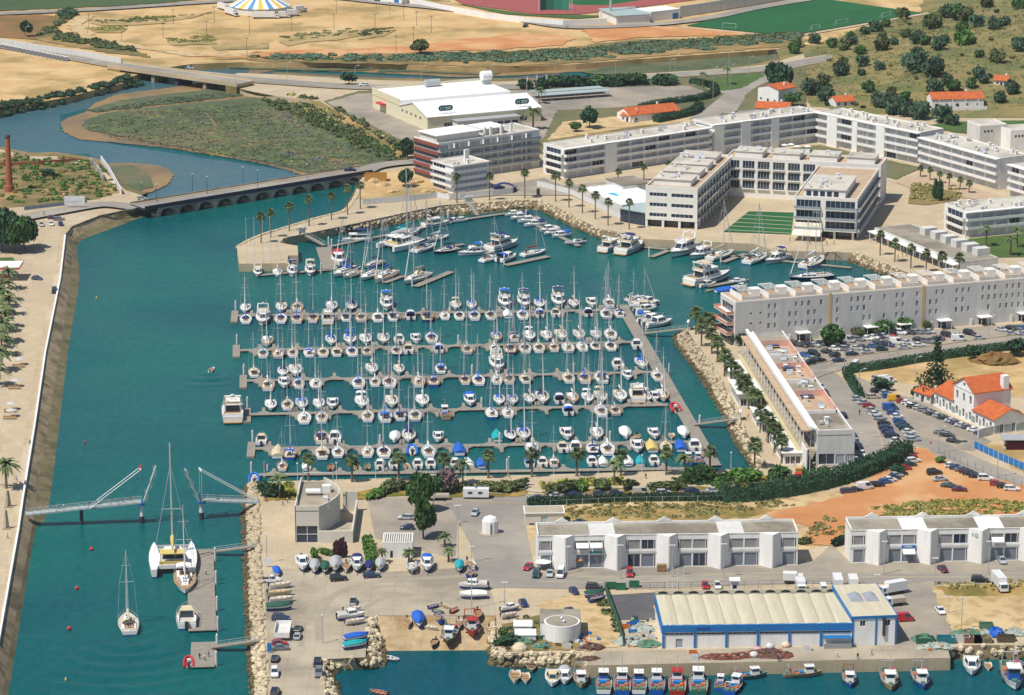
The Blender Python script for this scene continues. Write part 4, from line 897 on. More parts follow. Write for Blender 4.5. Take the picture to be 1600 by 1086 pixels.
# --- low shop strip at right and its white rooms ---
sA=P(1366,374); sB=P(1500,428); dd=(sB-sA); dn=Vector((-dd.y,dd.x,0)).normalized()
t=Bld('shop_strip','low flat roofed shop strip with white canopy along the palm walk',sA,sB,16,4.2); op=[(1.5+i*4,.2,4.8+i*4,3) for i in range(int((t.W-2)/4))]
t.walls(M_GREYW,{'f': op}); t.windows('f',op,1); t.roof(M_ROOFG,.35,.3,pm=M_GREYW); t.box('canopy',M_WHITE,0,-3,3.2,t.W,-.02,3.6)
for i in range(14): t.box('canopy_post',M_WHITE,1+i*(t.W-2)/13,-2.8,0,1.2+i*(t.W-2)/13,-2.6,3.2)
for i in range(6): t.box('roof_room',M_GREYW,t.W*(.25+.12*i),10.5,4.3,t.W*(.25+.12*i)+3.8,15.8,7)
# --- pool house with white membrane roof ---
pA=P(905,320); pB=P(1000,350)
t=Bld('pool_house','white roofed pool house behind the temporary fence',P(908,312),P(972,340),20,4.6); t.walls(M_GREYW,{}); t.roof(mat('white_membrane',(.84,.84,.86),.6),.5,.3)
MB().add([(t.W*.35+x,6+y,4.75) for x,y in ((0,0),(2,-1),(4.5,-.6),(7,.2),(7.2,1.4),(5,1.2),(3,2),(1,1.6))],[tuple(range(8))]).build('blue_lettering',mat('cyan_print',(.02,.45,.8),.7),t.root); t.box('raised_room',M_GREYW,-6,14,0,9,26,6); t.box('raised_roof',M_ROOFG,-6.2,13.8,6,9.2,26.2,6.3)
t=Bld('pool_annex','low pavilion with grey green roof leaning on the hotel corner',P(969,346),P(1007,353),13,5); t.walls(M_GLASS,{}); t.box('roof',mat('grey_green_sheet',()),-.3,-.3,5,t.W+.2,13,5.3)
# petrol station
t=thing('petrol_canopy','white petrol station canopy with red edge at the left','canopy',P(14,437))
MB().box(-14,-3,4.6,4.2,7,5.2).build('roof',M_WHITE,t); MB().box(-14,-3.12,4.5,4.3,-3.005,5.15).box(4.205,-3.005,4.5,4.32,7,5.15).build('fascia',mat('red_fascia',(.6,.02,.03),.5),t)
for x in (-10,-1): MB().box(x,1,0,x+.5,1.5,4.6).build('column',M_WHITE,t); MB().box(x-.2,-2,0,x+.8,-1,1.7).build('fuel_pump',mat('red_fascia',()),t)
# chimney
t=thing('brick_chimney','tall red brick factory chimney left of the river','chimney',P(15,299)); h=ZT(P(15,299),211)-3
MB().lathe([(2.0,0),(2.0,2.5),(1.5,2.6)],12).build('base',M_BRK,t); MB().lathe([(1.45,2.6),(.95,h-1.2)],12).build('shaft',M_BRK,t); MB().lathe([(1.0,h-1.2),(1.25,h-.8),(1.1,h-.4),(1.1,h)],12).build('crown',mat('sooty_brick',(.08,.05,.05),.9),t)
# circus tent
tc_=P(407,17); t=thing('circus_tent','round circus tent with blue, yellow and white stripes','tent',tc_); rt=17.0
cols=[mat('white_canvas',(.78,.76,.7),.8),mat('blue_canvas',(.10,.28,.55),.8),mat('yellow_canvas',(.75,.48,.08),.8)]
for k in range(36):
    a0,a1=2*pi*k/36,2*pi*(k+1)/36; seq=(0,1,0,2)
    MB().face((rt*cos(a0),rt*sin(a0),3.4),(rt*cos(a1),rt*sin(a1),3.4),(1.2*cos(a1),1.2*sin(a1),11),(1.2*cos(a0),1.2*sin(a0),11)).build('roof_panel',cols[seq[k%4]],t)
mb=MB(); mb.loft([[(rt*.97*cos(2*pi*i/36),rt*.97*sin(2*pi*i/36),z) for i in range(36)] for z in (0,3.4)],cap0=False,cap1=False); mb.build('side_wall',cols[0],t)
M_BARK=mat('bark',(.13,.09,.06),.95,(.08,.06,.04),2)
M_NETR=mat('red_net',(.22,.05,.04),.95,(.12,.06,.04),4,bump=.5); M_NETG=mat('green_net_heap',(.05,.22,.14),.95,(.14,.20,.14),3,bump=.5); M_NETW=mat('pale_net_heap',(.42,.46,.40),.95,(.30,.36,.32),3,bump=.5)
# ======================= BRIDGES AND PONTOONS =======================
# stone road bridge with ten arches
w0=P(246,322,4.4); w1=P(566,270,4.4); d=(w1-w0); d.z=0; BL=d.length; rz=math.atan2(d.y,d.x)
br=thing('road_bridge','long low road bridge with dark round arches over the river','bridge',(w0.x,w0.y,0),rz)
M_STONE=mat('bridge_stone',O(206,198,178),.9,O(170,162,146),.25,6,c3=O(140,138,130),scale2=.1)
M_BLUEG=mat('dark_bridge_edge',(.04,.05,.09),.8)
na=11; pw=BL/na
def arch_face(mb,y,flip):
    for i in range(na):
        x0=i*pw; c_=x0+pw/2; r=pw*.36; zc=0.4
        pts=[(c_+r*cos(pi-pi*k/10),zc+r*.8*sin(pi*k/10)) for k in range(11)]
        P_=lambda x,z: (x,y,z)
        f=[]
        f.append([(x0,-1),(c_-r,-1),(c_-r,zc),(x0,zc)]); f.append([(c_+r,-1),(x0+pw,-1),(x0+pw,zc),(c_+r,zc)])
        f.append([(x0,zc),(c_-r,zc),(c_-r,3.6),(x0,3.6)]); f.append([(c_+r,zc),(x0+pw,zc),(x0+pw,3.6),(c_+r,3.6)])
        for k in range(10): f.append([pts[k],pts[k+1],(pts[k+1][0],3.6),(pts[k][0],3.6)])
        for q in f: mb.face(*[P_(*p) for p in (q if not flip else q[::-1])])
        if not flip:
            for k in range(10): mb.face((pts[k][0],0,pts[k][1]),(pts[k][0],10,pts[k][1]),(pts[k+1][0],10,pts[k+1][1]),(pts[k+1][0],0,pts[k+1][1]))
mb=MB(); arch_face(mb,0,False); arch_face(mb,10,True); mb.build('arches',M_STONE,br)
for i in range(na+1): MB().box(i*pw-.6,-.5,-1,i*pw+.6,-.01,2.2).build('pier',M_STONE,br)
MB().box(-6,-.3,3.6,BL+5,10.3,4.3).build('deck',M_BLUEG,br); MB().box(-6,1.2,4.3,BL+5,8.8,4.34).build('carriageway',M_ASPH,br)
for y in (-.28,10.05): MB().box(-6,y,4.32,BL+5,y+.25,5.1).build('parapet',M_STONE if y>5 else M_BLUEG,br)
MB().box(-6,9,4.31,BL+5,10,4.45).build('footpath',M_PAVE,br); MB().box(-6,-.03,4.31,BL+5,1.1,4.45).build('footpath',M_PAVE,br)
# approach roads
zt_=3.72
a=br.matrix_basis @ Vector((-6,5,0)); 
def world_ribbon(name,pts,w,m,z): return ribbon(name,None,w,m,True,[Vector((p.x,p.y,z)) for p in pts],z)
world_ribbon('west_road',[P(-120,372),P(20,346),P(90,333),P(160,322),a],9,M_ASPH,3.85)
b_=br.matrix_basis @ Vector((BL+5,5,0))
world_ribbon('east_road',[b_,P(590,262),P(640,256),P(700,258)],9,M_ASPH,3.9)
# far river bridge
a=P(200,103,5.2); b=P(368,127,5.2); d=b-a; d.z=0; L2=d.length
b2=thing('river_bridge','plain concrete road bridge on slanted piers over the upper river','bridge',(a.x,a.y,0),math.atan2(d.y,d.x))
MB().box(-8,-6,4.0,L2+6,6,5.2).build('deck',M_PAVE,b2); MB().box(-8,-4.4,5.2,L2+6,4.4,5.24).build('carriageway',M_ASPH,b2)
for y in (-6,5.7): MB().box(-8,y,5.2,L2+6,y+.3,6).build('parapet',M_PAVE,b2)
for i,t in enumerate((.3,.52,.78)): MB().prism([(L2*t-1,-5),(L2*t+1,-5),(L2*t+1,5),(L2*t-1,5)],-1,4.0).build('pier',M_BLUEG if i==1 else M_CONCW,b2)
MB().box(-8,-6,0,0,6,4).build('abutment',M_SCRUB,b2); MB().box(L2-1,-6,0,L2+6,6,4).build('abutment',M_SCRUB,b2)
# lifting footbridge
def v_on(p,y): return Vector((p.x,p.y,ZT(p,y)))
M_GREYST=mat('grey_painted_steel',(.42,.46,.46),.5)
fw=P(40,806,3); ft=P(222,817,0); et=P(315,811,0); ee=P(404,787,3)
def span(label,a,b,za,zb,side):
    d=Vector((b.x-a.x,b.y-a.y,0)); L=d.length; t=thing('lifting_footbridge',label,'footbridge',(a.x,a.y,0),math.atan2(d.y,d.x))
    MB().bar((0,0,za),(L,0,zb),2.6,.35).build('deck',M_GREYST,t)
    for y in (-1.3,1.3):
        mb=MB(); mb.bar((0,y,za+1.3),(L,y,zb+1.3),.1,.1); mb.bar((0,y,za+.8),(L,y,zb+.8),.05,.05)
        n=int(L/2)
        for i in range(n+1): x=L*i/n; z=za+(zb-za)*i/n; mb.box(x-.05,y-.05,z+.35,x+.05,y+.05,z+1.35)
        for i in range(n): mb.tube((L*i/n,y,za+(zb-za)*i/n+.4),(L*(i+1)/n,y,za+(zb-za)*(i+1)/n+1.3),.035,n=4)
        mb.build('railing',M_GREYST,t)
    return t,L
t1,L1=span('west half of the lifting footbridge with people on its deck',fw,ft,3.3,6.0,1)
t2,L2_=span('east half of the lifting footbridge reaching the club quay',ee,et,3.3,5.4,1)
def tower(t,L,zb,wz,name='mast'):
    for y in (-1.5,1.5): MB().bar((L,y,zb),(L+.01,y,zb),.5,wz-zb).build('portal_post',M_GREYST,t); MB().tube((L,y,wz-.2),(L-14,y,zb-(.9 if L>25 else .3)),.13,n=5).build('stay',M_FRAME,t)
    MB().box(L-.2,-1.6,wz-.4,L+.2,1.6,wz).build('portal_beam',M_FRAME,t)
    lf=MB(); A=Vector((L+.6,0,zb)); B=Vector((L+4.2,0,wz+.2))
    for y in (-1.2,1.2):
        lf.tube(A+Vector((0,y,0)),B+Vector((0,y,0)),.2,n=5)
        for i in range(6): lf.tube(A.lerp(B,i/6)+Vector((0,y,0)),A.lerp(B,(i+1)/6)+Vector((-.7 if i%2 else .7,y,0)),.1,n=4)
    for i in range(7): p=A.lerp(B,i/6); lf.tube(p+Vector((0,-1.2,0)),p+Vector((0,1.2,0)),.12,n=4)
    lf.build('raised_leaf',M_GREYST,t)
    MB().tube((L,0,-1),(L,0,2.0),.7,n=10).build('pile',M_DKMET,t); MB().tube((L,0,2.0),(L,0,zb-.6),.62,n=10).build('pile_collar',mat('white_banded_paint',(.7,.68,.66),.7,(.5,.1,.1),.5,lo=.62,hi=.63),t); MB().box(L-1,-1.3,zb-.6,L+1,1.3,zb-.02).build('pile_cap',M_BLUE,t)
tower(t1,L1,6.0,ZT(ft,731)); tower(t2,L2_,5.4,ZT(et,733))
MB().tube((L1*.48,0,-1),(L1*.48,0,4.4),.5,n=10).build('pile',M_DKMET,t1)
MB().box(L1-.35,-.35,ZT(ft,731),L1+.35,.35,ZT(ft,727)).build('beacon',mat('red_beacon',(.6,.03,.03),.5),t1)
# pontoons
M_FLOAT=mat('dark_float',(.035,.04,.05),.7); M_PILE=mat('white_pile',(.62,.61,.58),.6)
QN=['quay pontoon','second pontoon','third pontoon','fourth pontoon','fifth pontoon','sixth pontoon']
def pontoon(label,a,b,w=2.6,fingers=(),head=None,piles=(),flen=6.5,z=.62,mt=None):
    a=P(*a,z); b=P(*b,z); d=b-a; L=d.length; t=thing('pontoon',label,'pontoon',(a.x,a.y,0),math.atan2(d.y,d.x))
    MB().box(0,-w/2,z-.16,L,w/2,z).build('deck',mt or M_WOOD,t)
    n=max(2,int(L/8)); mb=MB()
    for i in range(n): MB().box(L*i/n+.5,-w/2+.12,-.25,L*(i+1)/n-.5,w/2-.12,z-.165).build('float',M_FLOAT,t)
    for x,sd in fingers:
        s_=1 if sd>0 else-1
        k=cmesh(('finger',round(w,2),round(flen,1),s_),lambda: MB().prism([(-2.2,s_*w/2),(2.2,s_*w/2),(.6,s_*(w/2+2)),(.45,s_*(w/2+flen)),(-.45,s_*(w/2+flen)),(-.6,s_*(w/2+2))],z-.5,z-.005,bottom=True),mt or M_WOOD)
        put('finger',k,t,(x,0,0))
    if head: MB().box(-head[0],-head[1]*.55,z-.7,-.02,head[1]*.45,z+.02).build('head_platform',mt or M_WOOD,t)
    for x,y in piles: put('pile',cmesh('pile',lambda: MB().tube((0,0,-1.5),(0,0,3.6),.32,n=8).tube((0,0,3.6),(0,0,4.1),.32,.02,n=8),M_PILE),t,(x,y,0))
    return t
ROWS=[((398,741.5),(1112,731)),((399,700.5),(1090,690)),((392,647),(1044,632)),((386,594.5),(1022,581)),((375,547),(992,534)),((372,493),(972,484))]
# boats of every row: x, kind, accent, far rows lie beyond the pontoon
FARR={0: '440sw 478cw 518or 557ot 575og 595mw 615mw 635ot 653mw 673mw 711mw 733cw 752cb 829mb 849mw 868sw 926mw 944cw 963cg 985cw 1003cT 1024mw 1079fb 1095fb',
        1: '408mt 502sn 523mw 617cw 639sn 685mw 778cT 800sN 821sb 889mw 935sw 981cw 1000og 1026mw 1051ow 1072cw',
        2: '424sw 450st 473sb 499sw 520mw 567sw 614st 662sw 737mb 782sb 804sb 830sg 851sn 877mn 899sw 922sw 944st 973sw 1001yw 1014sw 1026mw 1040sw',
        3: '396st 442sn 463sn 583sw 625st 691sb 780yw 968mw 1007sb',
        4: '417sw 519sb 548sb 573sw 600sg 625mw 652mw 676sb 778sb 805sn 830sw 857sw 881st 908sw 935sw 958sw',
        5: '382sw 439st 464sw 519sw 549sN 605yb 713st 738sb 791yb 822yn 845sb 875yn 899sw 928mw 953sw'}
NEAR={1: '435ct 455sB 503st 527sw 574st 598sn 643rB 667sw 715cb 828sw 876mt 897mw 923sN 946sw 992mw 1014cy 1037sy 1059cb 1081mw',
        2: '475sw 502st 573st 600sb 622sn 646sg 693ft 764sB 790sn 885mb 934sw 955sg 1051rr',
        3: '418sw 444mw 465sb 492sg 559sb 585sw 606sr 652sw 676sB 723sn 744sb 773sw 792sn 816st 883st 908sb 934sn 977mw 1021sw',
        4: '410sT 435sg 456st 482sb 503st 525st 548sb 571sg 618sN 637mt 684mb 727sg 770sw 794sN 817sn 839st 861sw 883sg 905sb 926sG 949sn 991mw',
        5: '384sb 411yw 439sb 463sb 490sn 513yw 540sn 564sg 590sw 613sn 640mn 666sN 693sr 716sn 739sb 764sn 791cw 814sb 841mb 866mt 917mn 944sg 964sn'}
# ---------------- boat shapes ----------------
M_GEL=mat('white_gelcoat',(.78,.77,.74),.3,(.72,.71,.68),.6); M_DECK=mat('cream_deck',(.55,.51,.44),.7,(.48,.44,.38),1.2); M_DECKG=mat('grey_deck',(.46,.47,.47),.7,(.40,.41,.41),1.2); M_DECKW=mat('white_deck',(.66,.65,.62),.6,(.60,.59,.56),1.2); M_TEAK=mat('teak_deck',(.42,.27,.14),.7,(.34,.21,.1),2.0,stretch=(6,1,1))
M_NAVYH=mat('navy_hull',(.012,.018,.09),.3); M_BLUEH=mat('blue_hull',(.015,.10,.42),.35); M_REDH=mat('red_hull',(.42,.03,.02),.4); M_GREENH=mat('green_hull',(.03,.17,.11),.4); M_BLKH=mat('black_hull',(.03,.03,.035),.4); M_YELH=mat('cream_hull',(.66,.56,.34),.4)
M_ANTI_SHADE=mat('blue_antifouling_shade',(.02,.07,.30),.6); M_REDANTI=mat('red_antifouling',(.30,.03,.02),.6)  # blue is antifouling plus painted-in shade and water reflection on hull bottoms
CANV={'w': mat('white_boat_cover',(.76,.75,.72),.8),'b': mat('blue_boat_cover',(.015,.12,.52),.8,(.01,.09,.42),1),'n': mat('navy_boat_cover',(.02,.03,.14),.8),'t': mat('tan_boat_cover',(.60,.50,.34),.8),'g': mat('grey_boat_cover',(.40,.41,.42),.8),'G': mat('dark_green_boat_cover',(.02,.09,.06),.8),
        'r': mat('red_boat_cover',(.36,.03,.04),.8),'T': mat('teal_boat_cover',(.01,.34,.38),.8),'y': mat('yellow_boat_cover',(.62,.48,.16),.8),'N': mat('navy_boat_cover',()),'B': mat('blue_boat_cover',())}
CN={'w': 'white','b': 'blue','n': 'navy','t': 'tan','g': 'grey','G': 'dark green','r': 'red','T': 'teal','y': 'yellow','N': 'navy','B': 'blue'}
M_ALU=mat('mast_aluminium',(.62,.62,.60),.4,metal=.4)
def hull_rings(L,B,fb,stern=.72,n=9,full=2.2,zb=-.35,flare=1.0):
    R_=[]
    for i in range(n):
        t=i/(n-1); w=B/2*((stern+(1-stern)*sin(min(1,t/.42)*pi/2)) if t<.42 else max(.015,(1-((t-.42)/.58)**full)))
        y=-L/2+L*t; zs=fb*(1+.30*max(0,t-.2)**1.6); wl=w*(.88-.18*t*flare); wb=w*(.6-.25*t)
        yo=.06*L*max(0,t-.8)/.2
        R_.append([(-w,y,zs),(-wl,y-yo*.6,.27),(-wb,y-yo,zb),(wb,y-yo,zb),(wl,y-yo*.6,.27),(w,y,zs)])  # colour break raised, so antifouling blue also stands in for hull-bottom shade
    return R_
def hull_fn(*a,**k):
    def f():
        m=MB(); R_=hull_rings(*a,**k); n=len(R_)
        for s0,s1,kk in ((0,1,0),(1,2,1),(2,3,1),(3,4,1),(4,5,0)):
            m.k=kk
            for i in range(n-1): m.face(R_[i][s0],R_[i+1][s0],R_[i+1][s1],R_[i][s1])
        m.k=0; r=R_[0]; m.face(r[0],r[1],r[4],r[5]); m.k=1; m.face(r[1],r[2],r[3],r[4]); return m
    return f
def deck_fn(*a,dz=-.05,inset=.97,**k):
    def f():
        m=MB(); R_=hull_rings(*a,**k)
        for i in range(len(R_)-1):
            p,q,r,s=R_[i][0],R_[i+1][0],R_[i+1][5],R_[i][5]
            m.face(*[(x*inset,y,z+dz) for x,y,z in (p,s,r,q)])
        return m
    return f
def rail_fn(*a,h=.6,**k):
    def f():
        m=MB(); R_=hull_rings(*a,**k)
        for s in (0,5): m.path([(r[s][0]*.96,r[s][1],r[s][2]+h) for r in R_],.025,4)
        for i in range(0,len(R_),2):
            for s in (0,5): p=R_[i][s]; m.tube((p[0]*.96,p[1],p[2]),(p[0]*.96,p[1],p[2]+h),.025,n=4)
        return m
    return f
def house_fn(y0,y1,w0,w1,z0,h,top=.8,rake=.5):  # tapered cabin: aft y0, forward y1
    def f():
        b=[(-w0,y0,z0),(w0,y0,z0),(w1,y1,z0),(-w1,y1,z0)]; t_=[(-w0*top,y0+.08,z0+h),(w0*top,y0+.08,z0+h),(w1*top,y1-rake,z0+h),(-w1*top,y1-rake,z0+h)]
        return MB().add(b+t_,[(4,5,6,7),(0,1,5,4),(1,2,6,5),(2,3,7,6),(3,0,4,7)])
    return f
def band_fn(y0,y1,w0,w1,z0,h,top,rake,a,b,pr=.03,sides='sf'):  # window band round such a cabin
    def f():
        m=MB()
        def pt(k,t): x=(w0 if k in (0,1) else w1); yy=y0 if k in (0,1) else y1; sg=-1 if k in (0,3) else 1; return Vector((sg*x*(1+(top-1)*t),yy+(.08*t if k in (0,1) else-rake*t),z0+h*t))
        if set('slr') & set(sides):
            for k0,k1,o in [q for q,c in (((1,2,pr),'r'),((3,0,-pr),'l')) if c in sides or 's' in sides]:
                p,q,r,s=pt(k0,a),pt(k1,a),pt(k1,b),pt(k0,b)
                n=3
                for i in range(n):
                    u0,u1=.06+.9*i/n,.06+.9*(i+.86)/n
                    m.face(*[v+Vector((o,0,0)) for v in (p.lerp(q,u0),p.lerp(q,u1),s.lerp(r,u1),s.lerp(r,u0))])
        if 'f' in sides:
            p,q,r,s=pt(2,a),pt(3,a),pt(3,b),pt(2,b); m.face(*[v+Vector((0,pr,pr)) for v in (p.lerp(q,.06),p.lerp(q,.94),s.lerp(r,.94),s.lerp(r,.06))])
        if 'a' in sides:
            p,q,r,s=pt(0,a),pt(1,a),pt(1,b),pt(0,b); m.face(*[v+Vector((0,-pr,0)) for v in (p.lerp(q,.1),p.lerp(q,.9),s.lerp(r,.9),s.lerp(r,.1))])
        return m
    return f
def canopy_fn(y0,y1,w,z0,h,n=6,ends=True):  # arched canvas hood
    def f():
        ring=lambda y,k: [(w*k*cos(pi*i/n),y,z0+h*k*sin(pi*i/n)**.7) for i in range(n+1)]
        return MB().loft([ring(y0,.95),ring(y0+(y1-y0)*.55,1),ring(y1,.55)],closed=False,cap0=False,cap1=ends)
    return f
def tent_fn(L,B,fb,h,**k):  # tarpaulin over the whole boat
    def f():
        R_=hull_rings(L,B,fb,**k); m=MB(); rings=[]
        for i,r in enumerate(R_):
            t=i/(len(R_)-1); hh=h*(.55+.45*sin(pi*min(1,t*1.15)))
            (x0,y,z),(x1,_,_)=r[0],r[5]
            rings.append([(x0*1.03,y,z-.25),(x0*1.02,y,z+.03),(x0*.45,y,z+hh*.8),(0,y,z+hh),(x1*.45,y,z+hh*.8),(x1*1.02,y,z+.03),(x1*1.03,y,z-.25)])
        return m.loft(rings,closed=False)
    return f
def part(r,name,key,fn,m,sm=False): return put(name,cmesh(key,fn,m,sm),r)
S_=(10.5,3.5,.95)
def b_sail(r,ac,dark=False,hood=True,bim=False,two=False):
    hm={'N': M_NAVYH,'B': M_BLUEH,'r': M_GEL,'y': M_YELH,'G': M_GREENH}.get(ac,M_GEL if ac!='g' else mat('grey_hull',(.42,.43,.44),.4)); c=CANV[ac]
    part(r,'hull','sh',hull_fn(*S_),[hm,M_ANTI_SHADE]); part(r,'deck','sd',deck_fn(*S_),RND.choice((M_DECKW,M_DECKW,M_DECKG,M_DECK,M_TEAK)) if ac not in 'ty' else M_DECK)
    cb=part(r,'cabin','sc',house_fn(-1.2,2.9,1.05,.55,.9,.55,.85,.5),M_GEL); [put('cabin_window',cmesh('scw'+q_,band_fn(-1.2,2.9,1.05,.55,.9,.55,.85,.5,.3,.8,.02,q_),M_GLASS),cb) for q_ in 'lr']
    for y in (.6,2.0): put('hatch',cmesh('hatch',lambda: MB().box(-.28,-.28,0,.28,.28,.06),M_GLASS),cb,(0,y,1.45))
    cp=part(r,'cockpit','sk',lambda: MB().box(-1.15,-4.4,.9,-.75,-1.25,1.22).box(.75,-4.4,.9,1.15,-1.25,1.22).box(-.75,-4.6,.9,.75,-4.4,1.15),M_GEL); put('cockpit_floor',cmesh('skf',lambda: MB().box(-.745,-4.39,.88,.745,-1.25,.96),M_TEAK),cp)
    put('wheel',cmesh('whl',lambda: MB().tube((0,-3.5,.9),(0,-3.5,1.6),.1,n=5).tube((0,-3.56,1.75),(0,-3.5,1.75),.42,n=10),M_DKMET),cp)
    ms=part(r,'mast','sm',lambda: MB().tube((0,1.0,1.4),(0,.9,14.6),.095,.06,6),M_ALU)
    put('spreader',cmesh('ssp',lambda: MB().bar((-1.25,.85,8.4),(1.25,.85,8.4),.12,.07),M_ALU),ms); put('spreader',cmesh('ssp2',lambda: MB().bar((-.85,.85,11.6),(.85,.85,11.6),.1,.06),M_ALU),ms)
    part(r,'boom','sb',lambda: MB().tube((0,.85,2.5),(0,-3.7,2.65),.08,n=6),M_ALU)
    part(r,'sail_cover','sv',lambda: MB().loft([[(.20*k*cos(a),y,2.72+z+.30*k*sin(a)) for a in [2*pi*i/6 for i in range(6)]] for y,k,z in ((.8,1.1,.25),(0,1.05,.12),(-2,.85,.06),(-3.6,.5,.05))]),c)
    if hood: part(r,'sprayhood','sp',canopy_fn(-1.9,-.5,1.15,1.15,.95),c if ac not in 'N' else CANV['n'])
    if bim: part(r,'bimini','bi',lambda: MB().loft([[(1.2*cos(pi*i/6),y,2.35+.3*sin(pi*i/6)) for i in range(7)] for y in (-4.5,-2.5)],closed=False,cap0=False,cap1=False),c)
    part(r,'rigging','sr',lambda: MB().tube((0,5.1,1.25),(0,.95,13.8),.03,n=3).tube((0,-5.1,1.1),(0,.9,14.5),.025,n=3).tube((-1.65,.8,1.0),(-1.2,.85,8.4),.025,n=3).tube((1.65,.8,1.0),(1.2,.85,8.4),.025,n=3).tube((-1.2,.85,8.4),(0,.9,14.2),.025,n=3).tube((1.2,.85,8.4),(0,.9,14.2),.025,n=3),M_STEEL)
    part(r,'furled_sail','sf',lambda: MB().tube((0,4.9,1.9),(0,1.3,12.4),.11,.06,5),CANV['w']); part(r,'guard_rail','sg',rail_fn(*S_),M_STEEL)
    if two: part(r,'mizzen_mast','smz',lambda: MB().tube((0,-3.4,1.0),(0,-3.5,11),.1,.07,6),M_ALU)
Y_=(13.5,4.3,1.55)
def b_yacht(r,ac):
    c=CANV[ac]; part(r,'hull','yh',hull_fn(*Y_,stern=.9),[M_GEL,M_ANTI_SHADE]); part(r,'deck','yd',deck_fn(*Y_,stern=.9),M_DECKW)
    cb=part(r,'cabin','yc',house_fn(-3.4,3.6,1.75,.9,1.5,1.7,.86,1.9),M_GEL); [put('cabin_window',cmesh('ycw'+q_,band_fn(-3.4,3.6,1.75,.9,1.5,1.7,.86,1.9,.35,.85,.03,q_),M_GLASS),cb) for q_ in 'lr']; put('windscreen',cmesh('ycf',band_fn(-3.4,3.6,1.75,.9,1.5,1.7,.86,1.9,.3,.9,.03,'f'),M_GLASS),cb); put('saloon_door',cmesh('yca',band_fn(-3.4,3.6,1.75,.9,1.5,1.7,.86,1.9,.05,.85,.03,'a'),M_GLASS),cb)
    part(r,'aft_cockpit','yk',lambda: MB().box(-1.6,-6.4,1.5,1.6,-6.1,2.0).box(-1.9,-6.4,1.5,-1.6,-3.5,2.0).box(1.6,-6.4,1.5,1.9,-3.5,2.0),M_GEL); part(r,'cockpit_floor','ykf',lambda: MB().box(-1.59,-6.09,1.45,1.59,-3.45,1.56),M_TEAK); part(r,'swim_platform','ysw',lambda: MB().box(-1.7,-7.6,.3,1.7,-6.76,.45),M_TEAK)
    fb=part(r,'flybridge','yf',lambda: MB().box(-1.6,-3.9,3.15,1.6,1.2,3.3).box(-1.6,1.0,3.3,1.6,1.2,3.9).box(-1.6,-3.9,3.3,-1.48,1.0,3.75).box(1.48,-3.9,3.3,1.6,1.0,3.75).box(-.5,-.4,3.3,.5,.1,4.1),M_GEL); put('flybridge_seat',cmesh('yfs',lambda: MB().box(-1.4,-3.6,3.3,1.4,-3.1,3.75).box(-1.4,-3.1,3.3,-.9,-1,3.7),CANV['t']),fb)
    ra=part(r,'radar_arch','yr',lambda: MB().bar((-1.6,-3.2,3.3),(-1.4,-3.8,5.0),.3,.3).bar((1.6,-3.2,3.3),(1.4,-3.8,5.0),.3,.3).bar((-1.45,-3.8,5.0),(1.45,-3.8,5.0),.4,.2),M_GEL); put('radar_dome',cmesh('yrd',lambda: MB().lathe([(.1,5.2),(.35,5.25),(.35,5.45),(.1,5.55)],8,(0,-3.8,0)),M_GEL),ra)
    if ac!='w': part(r,'bimini','ybm',lambda: MB().loft([[(1.6*cos(pi*i/6),y,5.0+.35*sin(pi*i/6)) for i in range(7)] for y in (-3.4,-.6)],closed=False,cap0=False,cap1=False),c)
    part(r,'guard_rail','yg',rail_fn(*Y_,h=.75,stern=.9),M_STEEL)
    part(r,'hull_stripe','yst',lambda: MB().add([(sgn*p[k][0]*1.004,p[k][1],p[k][2]-dz) for sgn,k in ((1,0),(1,5)) for p in hull_rings(*Y_,stern=.9) for dz in (.35,.55)],[(o+i*2,o+i*2+1,o+i*2+3,o+i*2+2) for o in (0,18) for i in range(8)]),M_NAVYH)
C_=(7.6,2.8,.95)
def b_motor(r,ac):
    c=CANV[ac]; part(r,'hull','mh',hull_fn(*C_,stern=.88),[M_GEL,M_ANTI_SHADE]); part(r,'deck','md',deck_fn(*C_,stern=.88),RND.choice((M_DECKW,M_DECKG,M_DECK)))
    cb=part(r,'cabin','mc',house_fn(-1.0,2.1,1.15,.7,.9,1.15,.84,.9),M_GEL if ac!='t' else M_YELH); [put('cabin_window',cmesh('mcw'+q_,band_fn(-1.0,2.1,1.15,.7,.9,1.15,.84,.9,.4,.9,.03,q_),M_GLASS),cb) for q_ in 'lr']; put('windscreen',cmesh('mcf',band_fn(-1.0,2.1,1.15,.7,.9,1.15,.84,.9,.35,.92,.03,'f'),M_GLASS),cb); put('cabin_door',cmesh('mca',band_fn(-1.0,2.1,1.15,.7,.9,1.15,.84,.9,.05,.9,.03,'a'),M_GLASS),cb)
    part(r,'cockpit_floor','mkf',lambda: MB().box(-.95,-3.4,.88,.95,-1.02,.96),M_DECK); part(r,'coaming','mco',lambda: MB().box(-1.2,-3.6,.9,-.96,-1.02,1.3).box(.96,-3.6,.9,1.2,-1.02,1.3).box(-.96,-3.6,.9,.96,-3.42,1.25),M_GEL)
    if ac in 'bnrg': part(r,'canopy','mcn',canopy_fn(-3.0,-.6,1.2,1.25,1.1),c)
    part(r,'outboard_motor','mob',lambda: MB().box(-.25,-4.2,.4,.25,-3.7,1.35).box(-.1,-4.1,-.4,.1,-3.85,.4),M_DKMET); part(r,'guard_rail','mg',rail_fn(*C_,h=.55,stern=.88),M_STEEL)
def b_cover(r,ac):
    part(r,'hull','mh',hull_fn(*C_,stern=.88),[M_GEL if ac!='T' else M_GEL,M_ANTI_SHADE]); part(r,'boat_cover','ct',tent_fn(*C_,1.0,stern=.88),CANV[ac])
O_=(5.0,1.9,.6)
